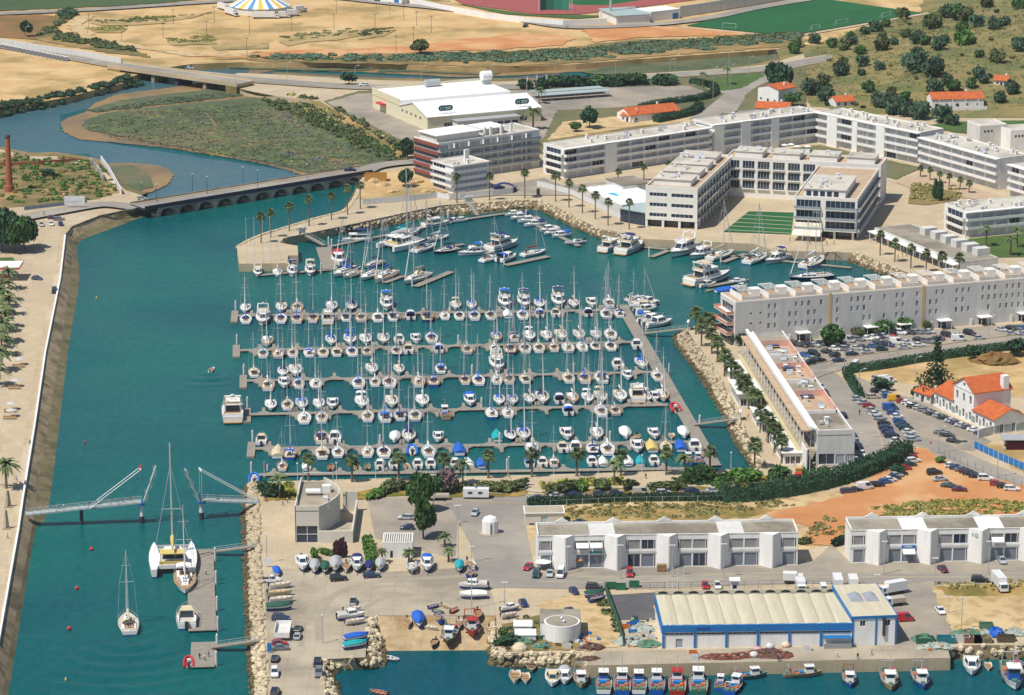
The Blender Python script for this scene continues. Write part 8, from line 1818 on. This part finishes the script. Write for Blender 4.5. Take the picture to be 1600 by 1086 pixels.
for x,y,yt,lb,k in ((716,884,790,'very tall grey mast beside the junction','tee'),(737,951,854,'very tall lamp mast at the right of the boat yard','tee'),(677,793,742,'tall lamp pole beside the rear green tree','tee'),(819,793,759,'curved street lamp at the transformer cabin','arm'),(714,818,790,'white lamp post by the junction pavement','tee'),(1502,985,934,'tall wooden pole on the sandy lot','tee'),(788,952,910,'thin lamp post between yard and scrub','tee'),(417,880,835,'lamp post at the canal bank of the club','tee'),(397,788,745,'lamp post at the east end of the footbridge','globe'),(1416,118,70,'thin pole standing on the hillside','tee'),(504,1005,960,'small post at the harbour corner','globe')):
    lamp(x,y,yt,lb,None,k)
def flagpole(x,y,yt,label,group,flag=None):
    p=G(x,y); h=ZT(p,yt)-p.z; t=thing('flagpole',label,'flagpole',p,0,group); MB().tube((0,0,-.1),(0,0,h),.12,.06,6).build('pole',M_FRAME,t); MB().lathe([(.05,h),(.14,h+.08),(.03,h+.22)],6).build('finial',M_FRAME,t); MB().box(-.3,-.3,-.05,.3,.3,.15).build('footing',M_CONC,t)
    if flag:
        for k,m in enumerate(flag): MB().face((.1+k*.5,.02,h-2.2-k*.25),(.6+k*.5,.1,h-2.45-k*.25),(.6+k*.5,.1,h-.55-k*.2),(.1+k*.5,.02,h-.3-k*.2)).build('flag',m,t)
for i,(x,y) in enumerate(((385.5,411),(398,410.5),(411,410),(423,409))): flagpole(x,y,y-70,'bare white flagpole on the pier head, %s'%row_word(i,4),'flagpoles on the pier head')
for i,(x,y) in enumerate(((1043,930),(1051,930),(1059,930),(1068,929))): flagpole(x,y,y-42,'white flagpole behind the fish hall, %s'%row_word(i,4),'flagpoles behind the fish hall')
flagpole(1275,750,655,'tall white flagpole at the shop arcade steps',None); flagpole(1265,745,690,'shorter white flagpole at the shop arcade steps',None); flagpole(413,745,722,'flagpole with red, white and blue flag at the quay corner',None,(CANV['r'],M_FRAME,M_BLUE))
for i,(x,y) in enumerate(((823,141),(838,139),(853,138))): flagpole(x,y,y-22,'flagpole behind the supermarket, %s'%row_word(i,3),'flagpoles behind the supermarket',(M_FRAME,))
# ======================= SMALL THINGS =======================
def sign(x,y,h,w,hh_,m,label,name='sign',legs=True):
    t=thing(name,label,'sign',G(x,y)); MB().box(-w/2,-.05,h,w/2,.05,h+hh_).build('panel',m,t)
    for s in (-.4,.4): MB().box(w*s-.06,-.04,-.1,w*s+.06,.04,h).build('post',M_STEEL,t)
    return t
t=sign(117,324,1.0,8,3.6,M_HOARD,'big pale billboard at the west road','billboard'); MB().box(-3.6,-.07,2.3,2.8,-.051,2.5).box(-3.6,-.07,1.7,1.2,-.051,1.85).build('lettering',mat('grey_print',(.35,.38,.42),.7),t)
p=G(101,342); t=thing('road_sign','red and white triangular give way sign at the west road','sign',p); h=ZT(p,303)-3; MB().tube((0,0,-.1),(0,0,h),.06,n=5).build('post',M_STEEL,t); MB().add([(-1.1,-.06,h+.6),(1.1,-.06,h+.6),(0,-.06,h-1.2)],[(0,2,1)]).build('triangle',mat('red_fascia',()),t); MB().add([(-.6,-.08,h+.35),(.6,-.08,h+.35),(0,-.08,h-.6)],[(0,2,1)]).build('inner_triangle',M_FRAME,t)
t=thing('road_sign','red round no entry sign on a post at the road junction','sign',G(1454,703)); MB().tube((0,0,-.1),(0,0,2.4),.05,n=5).build('post',M_STEEL,t); MB().tube((0,-.06,2.2),(0,-.02,2.2),.42,n=14).build('disc',mat('red_fascia',()),t); MB().box(-.3,-.08,2.13,.3,-.061,2.27).build('white_bar',M_FRAME,t)
sign(1504,703,2.4,2.6,.5,M_DKMET,'dark direction sign before the blue hoarding'); sign(419,886,.4,1.8,2,M_FRAME,'white and blue information board by the canal bank'); sign(421,1020,.3,1.1,2.2,M_BLUE,'blue notice board at the canal edge of the yard'); sign(721,316,2.2,3.2,.7,M_FRAME,'white gate sign above the far stairs'); sign(841,305,.2,1.4,2.6,M_DKMET,'dark notice pillar on the far promenade')
t=Bld('gate_booth','small white gate booth at the harbour fence',P(1142,929),P(1154,929),2,3.6); t.walls(M_WHITE,{'f': [(.4,1.4,t.W-.4,2.6)]}); t.windows('f',[(.4,1.4,t.W-.4,2.6)],0); t.box('roof',M_WHITE,-.4,-.4,3.6,t.W+.4,2.4,3.9)
def parasol(x,y,m,label,group=None,s=1.5,h=2.5):
    t=thing('parasol',label,'parasol',G(x,y),U(0,1),group); MB().tube((0,0,0),(0,0,h),.04,n=5).build('pole',M_FRAME,t); MB().lathe([(s,h-.45),(s*.5,h-.1),(.05,h+.1)],8).build('canopy',m,t); MB().lathe([(.35,0),(.35,.1),(.1,.15)],8).build('base',M_DKMET,t)
parasol(849,889,M_FRAME,'large white parasol before the left workshop row',None,2.2); parasol(904,886,mat('orange_canvas',(.65,.22,.05),.8),'orange parasol at the second workshop bay',None,1.3)
for i,(x,y) in enumerate(((1226,234),(1236,233),(1246,236),(1262,236),(1384,228))): parasol(x,y,M_FRAME,'white garden parasol before the white apartments, %s'%row_word(i,5),'garden parasols',1.6)
for i,(x,y) in enumerate(((29,574),(22,608),(16,644),(15,655))):
    t=thing('street_bench','dark promenade bench on the west avenue, %s counted from the top'%ORD[i],'bench',G(x,y),0,'benches of the west avenue'); MB().box(-2.0,-.4,.42,2.0,.4,.52).build('seat',M_TEAK,t); MB().box(-2,.35,.55,2,.45,1.0).build('backrest',M_TEAK,t)
    for s in (-1.7,1.6): MB().box(s,-.35,0,s+.12,.35,.42).build('leg',M_DKMET,t)
    parasol(x+3,y-4,mat('grey_parasol',(.5,.49,.45),.8),'pale parasol over the %s avenue bench'%ORD[i],'parasols of the west avenue',1.8)
t=thing('footbridge_pylon','pale stone pylon nearer the canal at the west bridge end','pylon',G(13,792)); MB().lathe([(.9,0),(.35,4.6),(.05,5)],4).build('shaft',M_CONCW,t); MB().box(-1,-1,0,1,1,.3).build('base',M_CONC,t)
t=thing('footbridge_pylon','dark stone pylon below the pale one at the west bridge end','pylon',G(10,826)); MB().lathe([(.9,0),(.35,5.2),(.05,5.6)],4).build('shaft',M_STONE,t); MB().box(-1,-1,0,1,1,.3).build('base',M_CONC,t)
# buoys
for i,(x,y,c) in enumerate(((143,860,'r'),(120,921,'r'),(108,984,'r'),(103,1064,'y'),(151,467,'y'),(133,693,'r'))):
    t=thing('buoy',['round red buoy nearest the footbridge in the canal','middle red buoy in the lower canal','lowest red buoy in the lower canal','small pale buoy at the canal bottom','small pale buoy in the upper canal','tiny red buoy by the weedy ledge'][i],'buoy',P(x,y,0)); s=.55 if i<3 else .3
    MB().lathe([(.1,-.2),(s*.9,.05),(s,.4),(s*.6,.8),(.05,.9)],10).build('float',mat('red_fascia',()) if c=='r' else CANV['y'],t,smooth=True); MB().tube((0,0,.8),(0,0,1.15),.06,n=5).build('ring',M_STEEL,t)
# quay clutter
def heap(x,y,w,d,h,m,label,name='net_heap',cat='net'):
    r=random.Random(int(x*7+y)); rings=[]; n=22
    for z,k in ((0,1),(.25,.97),(.5,.84),(.72,.62),(.88,.4),(1,.14)): rings.append([(w/2*k*r.uniform(.78,1.2)*cos(2*pi*i/n),d/2*k*r.uniform(.78,1.2)*sin(2*pi*i/n),h*z*r.uniform(.6,1.25)-.02) for i in range(n)])
    mb=MB().loft(rings)
    if 'mound' not in name:
        for i in range(int(w*d*.8)):
            a,q=r.uniform(0,6.28),r.uniform(.2,1.05)**.7; p=Vector((w/2*q*cos(a),d/2*q*sin(a),h*max(.05,1-q*q)*.9)); mb.k=r.choice((0,0,0,1,2,3)); s_=r.uniform(.12,.34); mb.box(p.x-s_,p.y-s_*.7,p.z,p.x+s_,p.y+s_*.7,p.z+s_)
    o=mb.build(name,[m,M_ORC_,M_NETW,M_BARK],None,G(x,y)); tag(o,label,cat); return o
M_ORC_=mat('orange_crate',())
for x,y,w,d,h,m,lb in ((1130,1027,11,4,.7,M_NETR,'long red net heap on the fish quay'),(1158,1025,8,4,.8,M_NETR,'second red net heap on the fish quay'),(1200,1022,11,6,1.0,mat('brown_net',(.14,.07,.05),.95,(.08,.05,.04),4),'big brown net heap before the fish hall'),(1218,1024,7,5,.8,M_NETR,'red brown net heap right of the big brown one'),(990,1004,10,6,1.6,M_NETW,'pale tangled net heap at the fish hall corner'),(1012,1008,7,4,1.2,M_NETG,'green net heap at the fish hall corner'),(1000,985,7,5,1.2,M_NETW,'pale net heap beside the plastic tubs'),(812,1003,9,4,1.0,M_NETG,'green net heap before the hut tents'),(846,1010,5,3,.8,M_NETG,'dark green net heap by the round office'),(1443,1000,6,4,1.6,M_NETG,'green net heap in the skip area right of the fish hall'),(1512,992,9,5,1.4,M_NETG,'green net pile left of the blue tarpaulin'),(1540,992,7,4,1.2,M_NETW,'pale net pile beside the blue tarpaulin'),(1585,990,8,4,1.2,M_NETW,'pale net pile right of the blue tarpaulin'),(1464,1012,9,4,1.2,M_NETW,'grey gear heap at the quay end'),(1148,1006,5,2,.9,M_NETW,'white net bundle against the fish hall wall'),(925,1012,6,4,1.2,mat('brown_net',()),'dark gear heap by the quay corner'),(922,1030,5,3,.8,mat('brown_net',()),'dark gear heap on the quay corner edge'),(1540,600,13,9,2.4,M_ORANGE,'reddish earth mound on the waste ground'),(1556,566,15,9,3.2,mat('brown_earth',()),'brown rubble mound on the waste ground')):
    heap(x,y,w,d,h,m,lb,'net_heap' if 'mound' not in lb else 'earth_mound','net' if 'mound' not in lb else 'mound')
heap(1556,992,4.4,4,1.9,CANV['b'],'bright blue tarpaulin over gear on the right lot','tarpaulin','tarpaulin')
for x,y,m,lb in ((1178,1026,M_GREYW,'white round float on the brown net heap'),(1184,1018,mat('pink_float',(.6,.3,.3),.6),'pink round float on the fish quay'),(1203,1013,M_GREYW,'pale round float by the fish hall wall'),(1228,1011,mat('pale_orange_float',(.7,.5,.36),.6),'pale orange float cover by the fish hall')):
    tag(MB().lathe([(.1,0),(1.0,.15),(1.15,.6),(.8,1.1),(.1,1.3)],12).build('float_ball',m,None,G(x,y),smooth=True),lb,'float')
def crate(x,y,w,d,h,m,label,name='crate',cat='crate',rz=0):
    t=thing(name,label,cat,G(x,y),rz); th=.08; MB().box(-w/2,-d/2,0,w/2,d/2,th).build('floor',m,t); MB().box(-w/2,-d/2,th,w/2,-d/2+th,h).box(-w/2,d/2-th,th,w/2,d/2,h).box(-w/2,-d/2+th,th,-w/2+th,d/2-th,h).box(w/2-th,-d/2+th,th,w/2,d/2-th,h).build('sides',m,t); return t
M_ORC=mat('orange_crate',()); k=0
for x,y,m,lb in ((985,979,M_BLUE,'blue fish tub beside the fish hall'),(993,976,M_BLUE,'second blue fish tub beside the fish hall'),(978,982,M_ORC,'orange fish tub left of the blue ones'),(1002,980,M_GREYW,'grey fish tub behind the blue ones'),(1008,990,M_GREYW,'grey fish tub at the fish hall wall'),(988,988,M_BLUE,'blue lidded tub in the net heaps'),(1018,998,M_GREYW,'pale fish tub at the hall corner'),(1083,1023,M_ORC,'orange bench tub on the fish quay left'),(1084,1029,M_GREYW,'grey bench tub on the fish quay left'),(1256,1005,M_ORC,'orange fish box by the hall canopy'),(1261,1016,M_GREYW,'grey fish trough on the fish quay'),(1085,1008,M_DKMET,'dark bin at the fish hall wall'),(1069,1008,M_GRN,'green bin at the fish hall wall'),(1098,1008,mat('teal_bin',(.02,.2,.24),.6),'teal bin at the fish hall wall'),(906,997,M_BLUE,'blue tub beside the round office'),(886,1012,M_GREYW,'grey rack beside the round office')):
    crate(x,y,2.0,1.3,1.0,m,lb,'fish_tub','tub')
for x,y,lb in ((955,919,'left'),(970,921,'middle'),(991,917,'right')): crate(x,y,2.6,1.4,1.5,mat('green_skip',(.02,.16,.08),.6),'%s one of three green skips at the harbour fence'%lb,'skip','skip')
for x,y,lb in ((1478,1003,'teal'),(1445,1004,'dark green'),(1501,1002,'grey'),(1520,1003,'rusty'),(1535,1003,'pale grey'),(1572,1002,'brown')):
    crate(x,y,4.4,2.2,1.5,{'teal': mat('teal_bin',()),'dark green': M_GRN,'grey': M_GREYW,'rusty': mat('rust',(.2,.1,.06),.9),'pale grey': M_CONCW,'brown': M_BARK}[lb],'%s steel container above the right rubble bank'%lb,'container','container')
crate(1541,982,3.4,2.4,1.4,M_NETG,'green gear trailer alone on the sandy lot','gear_trailer','trailer')
for x,y,w,lb in ((817,984,4.4,'upper'),(821,998,5,'lower')):
    t=thing('hut_tent','%s small white tent hut on the scrub patch'%lb,'tent',G(x,y)); MB().box(-w/2,-1.6,0,w/2,1.6,1.6).build('wall',M_WHITE,t); m=MB(); gable(m,w,3.2,1.6,2.6,.15,'x',-w/2,-1.6); m.build('roof',M_WHITE,t)
tag(MB().lathe([(2.0,0),(1.9,.6),(1.2,1.3),(.1,1.7)],10).build('dome_cover',CANV['t'],None,G(812,1014)),'tan domed cover above the rubble slope','cover')
for x,y,m,lb in ((1247,749,mat('red_fascia',()),'red kiosk box on the arcade plaza'),(1239,752,M_DKMET,'dark bin beside the red kiosk box'),(1248,741,mat('wood_orange',(.5,.26,.06),.7),'orange wooden post box on the plaza')): tag(MB().box(-.9,-.7,0,.9,.7,1.7).box(-1,-.8,1.7,1,.8,1.85).build('street_box',m,None,G(x,y)),lb,'box')
for i,(x,y) in enumerate(((1240,760),(1250,759),(1258,757))): tag(MB().lathe([(.42,0),(.45,.9),(.48,.95),(.1,1.1)],10).build('litter_bin',M_STEEL,None,G(x,y)),'grey litter bin by the plaza hedge, %s'%row_word(i,3),'bin','litter bins on the plaza')
t=thing('open_shed','open sided dark red shed with grey roof at the right edge','shed',G(1590,700)); MB().box(-5,-3,3.2,7,3,3.4).build('roof',M_STEEL,t); MB().box(-3.5,-2,0,6,2,2.4).build('stacked_goods',mat('dark_red_panel',()),t)
for x in (-4.6,6.4): MB().box(x,-2.8,0,x+.2,-2.6,3.2).build('post',M_STEEL,t)
t=thing('site_canopy','blue curved canopy at the building site entrance','canopy',G(788,299)); MB().loft([[(5*cos(pi*i/8),y,3.4*sin(pi*i/8)) for i in range(9)] for y in (-2,2)],closed=False,cap0=False,cap1=False).build('cover',CANV['n'],t)
for i in range(16):
    x,y=4+i*6.6,72+i*1.3; t=thing('barrier_block','dark sloped block before the retaining wall, %s'%row_word(i,16),'block',G(x,y+4),0,'dark blocks before the retaining wall'); MB().add([(-1.2,-1,0),(1.2,-1,0),(1.2,1.4,0),(-1.2,1.4,0),(-1.1,.6,1.9),(1.1,.6,1.9)],[(0,1,5,4),(1,2,5),(2,3,4,5),(3,0,4)]).build('body',M_DKMET,t); MB().box(-1.2,.5,1.9,1.2,1.6,2.1).build('cap',M_WHITE,t)
# ======================= WAKES =======================
def wake(name,x,y,x2,y2,n,spread,label):
    a,b=P(x,y,0),P(x2,y2,0); d=(b-a).normalized(); s=Vector((-d.y,d.x,0)); m=MB(); NN=44; MM=36; L=n; vv={}
    for i in range(NN+1):
        for j in range(MM+1):
            u=L*i/NN; w=(j/MM-.5)*2*(6+u*spread); p=a+d*u+s*w; rr=math.hypot(u*.9,w); e=(1-abs(j/MM-.5)*2)**.5*min(1,i/4)*(1-i/NN)
            vv[i,j]=len(m.v); m.v.append((p.x,p.y,.012+.34*e*(1+sin(rr*1.0))*(.4+.6*u/L)))
    for i in range(NN):
        for j in range(MM): m.f.append((vv[i,j],vv[i+1,j],vv[i+1,j+1],vv[i,j+1])); m.m.append(0)
    o=m.build(name,M_WATER,smooth=True); o['kind']='structure'
wake('wake_ripples',203,993,208,1090,70,.8,''); wake('wake_ripples',328,582,321,610,22,.3,'')
# ======================= PEOPLE =======================
M_SKIN=mat('skin',(.46,.27,.18),.6); M_HAIR=mat('dark_hair',(.03,.02,.015),.8); SHIRT={'white': (.7,.7,.68),'red': (.5,.04,.05),'blue': (.05,.14,.42),'black': (.02,.02,.025),'pink': (.6,.25,.3),'grey': (.3,.3,.32),'yellow': (.6,.45,.08),'green': (.06,.25,.12)}
SHM={k: mat(k+'_shirt',v,.85) for k,v in SHIRT.items()}; PNM={'dark': mat('dark_trousers',(.03,.035,.06),.85),'pale': mat('pale_trousers',(.42,.38,.30),.85)}
def person_mesh(walk):
    def f():
        s=.22 if walk else .05; m=MB(); E=lambda x,y,z,rx,ry,n=8: [(x+rx*cos(2*pi*i/n),y+ry*sin(2*pi*i/n),z) for i in range(n)]
        m.k=0; m.loft([E(0,0,.86,.17,.12),E(0,0,1.0,.165,.12),E(0,.01,1.2,.185,.125),E(0,.01,1.38,.21,.12),E(0,0,1.46,.12,.09),E(0,0,1.5,.06,.06)])
        for sg in (-1,1): m.tube((sg*.21,0,1.40),(sg*.25,sg*s*.5,1.13),.052,.043,6)
        m.k=2
        for sg in (-1,1): m.tube((sg*.25,sg*s*.5,1.13),(sg*.25,sg*s*.9+.05,.88),.04,.03,6); m.tube((sg*.25,sg*s*.9+.05,.88),(sg*.25,sg*s*.9+.07,.79),.035,.025,5)
        m.loft([E(0,0,1.48,.055,.055),E(0,.01,1.53,.06,.065),E(0,.02,1.6,.08,.095),E(0,.015,1.68,.085,.10)]); m.box(-.014,.10,1.585,.014,.135,1.62)
        m.k=3; m.loft([E(0,-.005,1.655,.09,.105),E(0,-.01,1.73,.075,.09),E(0,-.01,1.765,.03,.04)]); m.k=1
        for sg in (-1,1): m.tube((sg*.09,0,.90),(sg*.10,sg*-s*.6,.48),.088,.062,7); m.tube((sg*.10,sg*-s*.6,.48),(sg*.10,sg*-s*1.3,.06),.06,.045,7); m.box(sg*.10-.045,sg*-s*1.3-.06,0,sg*.10+.045,sg*-s*1.3+.17,.075)
        return m
    return f
def person(p,sh,pn,hd,label,walk=True,h=1.0):
    o=put('person',cmesh(('person',walk),person_mesh(walk),[SHM[sh],PNM[pn],M_SKIN,M_HAIR],True),None,p,R(-hd),h); tag(o,label,'person'); return o
PE=[l.split('|') for l in '''1392 806|red|dark|90|person in red shirt walking before the low wall by the club|G
449 786|yellow|dark|200|person in yellow shirt at the club side path|G
413 776|white|dark|180|person in white at the east footbridge end|G
416 784|blue|dark|0|person in blue at the east footbridge end|G
718 822|white|dark|180|person in white crossing at the junction pavement|G
793 745|red|pale|90|person in red shirt on the quay promenade near the caravan|G
795 748|pink|pale|100|person in pink on the quay promenade near the caravan|G
918 748|blue|dark|270|person in blue dress on the quay promenade middle|G
905 747|white|pale|90|person in white beside a promenade palm|G
1009 748|black|dark|180|person in black on the quay promenade right part|G
1241 728|pink|pale|30|person in pink below the shop arcade steps|G
1236 742|green|dark|90|person in green on the arcade plaza|G
1197 690|white|dark|150|person in white under the palm walk lower part|G
1169 655|red|pale|330|person in red on the palm walk by the gangway|G
1166 658|white|dark|150|person in white on the palm walk by the gangway|G
1144 610|red|dark|330|person in red on the upper palm walk|G
1183 668|blue|pale|150|person in blue under the palm walk middle|G
1208 712|white|pale|150|person in white near the lowest palms of the walk|G
1343 648|black|dark|200|person in black walking on the arcade road|G
1403 404|green|dark|140|person in green by the shop strip palms|G
1410 402|red|pale|320|person in red by the shop strip palms|G
1416 401|blue|dark|320|person in blue by the shop strip palms|G
1353 374|white|dark|150|person in white at the hotel plaza right corner|G
1292 383|black|dark|90|person in black on the hotel plaza left of the lamp|G
1303 382|blue|dark|270|person in blue walking on the hotel plaza|G
1288 377|red|dark|180|person in red under the hotel wing|G
1234 376|grey|dark|90|person in grey at the cafe awning left side|G
1265 381|black|dark|30|person in black cycling place below the cafe awning|G
1180 371|white|pale|90|person in white on the hotel plaza by the lawn|G
26 556|black|dark|180|person in black walking on the west avenue|G
28 557|grey|dark|180|person in grey walking on the west avenue|G
23 750|pink|pale|90|person in pink beside the large date palm|G
26 753|blue|pale|90|person in blue beside the large date palm|G
47 696|black|dark|0|person in black walking by the white parapet|G
12 842|pink|dark|90|person in pink on the west avenue near the pylons|G
69 336|black|dark|90|person in black beside the parked cars at left|G
1216 1034|black|dark|0|left of two persons in black on the quay edge|G
1219 1033|grey|dark|0|right of two persons on the quay edge|G
1308 1027|white|pale|90|person in white mending gear on the quay|G
1340 1030|black|dark|180|person in black standing at the quay edge|G
1362 1024|grey|dark|270|person in grey on the quay before the hall office|G
1258 555|white|dark|90|person in white among cars at the arcade end|G
884 886|grey|dark|90|person in grey before the workshop bay|G
1476 531|red|dark|90|person in red beside the white panel van|G'''.split('\n')]
for xy,sh,pn,hd,lb,k in PE:
    x,y=map(float,xy.split())
    if x==1392: x,y=442,790
    if x==1265: lb='person in black below the cafe awning'
    person(G(x,y),sh,pn,float(hd),lb,True)
for t,sh,lb in ((.28,'pink','leftmost walker, in pink, on the lifting footbridge'),(.33,'white','second walker, in white, on the lifting footbridge'),(.55,'black','third walker, in black, on the lifting footbridge'),(.61,'blue','fourth walker, in blue, on the lifting footbridge'),(.64,'white','fifth walker, in white, on the lifting footbridge'),(.72,'grey','sixth walker, in grey, on the lifting footbridge'),(.80,'yellow','seventh walker, in yellow, on the lifting footbridge'),(.84,'red','eighth walker, in red, on the lifting footbridge'),(.91,'black','ninth walker, in black, on the lifting footbridge')):
    p=t1.matrix_basis @ Vector((L1*t,U(-.6,.6),3.3+2.7*t+.36)); person(p,sh,'dark' if t<.7 else 'pale',90 if U(0,1)>.5 else 270,lb)
for x,y,sh,lb in ((312,1030,'black','left person on the fuel pontoon'),(320,1032,'white','middle person on the fuel pontoon'),(326,1026,'grey','right person on the fuel pontoon'),(322,898,'white','person in white beside the moored yacht on the broad pontoon')): person(P(x,y,.625),sh,'dark',180,lb)

r=random.Random(21); GEAR=[]
for k in range(90):
    zx=r.choice(((978,1016,972,1010),(985,1030,965,985),(895,935,990,1014),(1450,1482,1000,1020),(1494,1596,985,1002),(790,860,992,1014),(870,912,995,1014)))
    GEAR.append((r.uniform(*zx[:2]),r.uniform(*zx[2:]),r.choice((('blue',M_BLUE),('orange',M_ORC_),('grey',M_GREYW),('green',M_GRN),('white',M_WHITE),('brown',M_BARK))),r.uniform(.5,1.1),'right lot' if zx[0]>1400 else 'fish hall yard' if zx[0]>950 else 'round office'))
GR={}
for q in sorted(GEAR,key=lambda q: q[0]): GR.setdefault((q[2][0],q[4]),[]).append(q)
for (cn,zn),L_ in GR.items():
    for i,(x,y,(cn,m),s_,zn) in enumerate(L_):
        o=put('fish_box',cmesh('fbox',lambda: MB().box(-.6,-.4,0,.6,.4,.08).box(-.6,-.4,.08,.6,-.34,.55).box(-.6,.34,.08,.6,.4,.55).box(-.6,-.34,.08,-.54,.34,.55).box(.54,-.34,.08,.6,.34,.55),m),None,G(x,y),r.uniform(0,3),s_); tag(o,'small %s fish box by the %s, %s of its colour'%(cn,zn,row_word(i,len(L_))),'box','fish boxes among the gear')
for x,y,w,h in ((600,290,6,1.6),(615,300,5,1.2),(650,285,7,1.8),(668,300,5,1.4),(585,285,5,2.0)): heap(x,y,w,w*.7,h,M_SAND2,'%s rubble mound on the building plot'%{600: 'second',615: 'middle',650: 'largest',668: 'rightmost',585: 'leftmost tall'}[x],'earth_mound','mound')
crate(587,282,9,4,3,mat('wood_orange',()),'yellow brown timber stack on the building plot','timber_stack','stack')
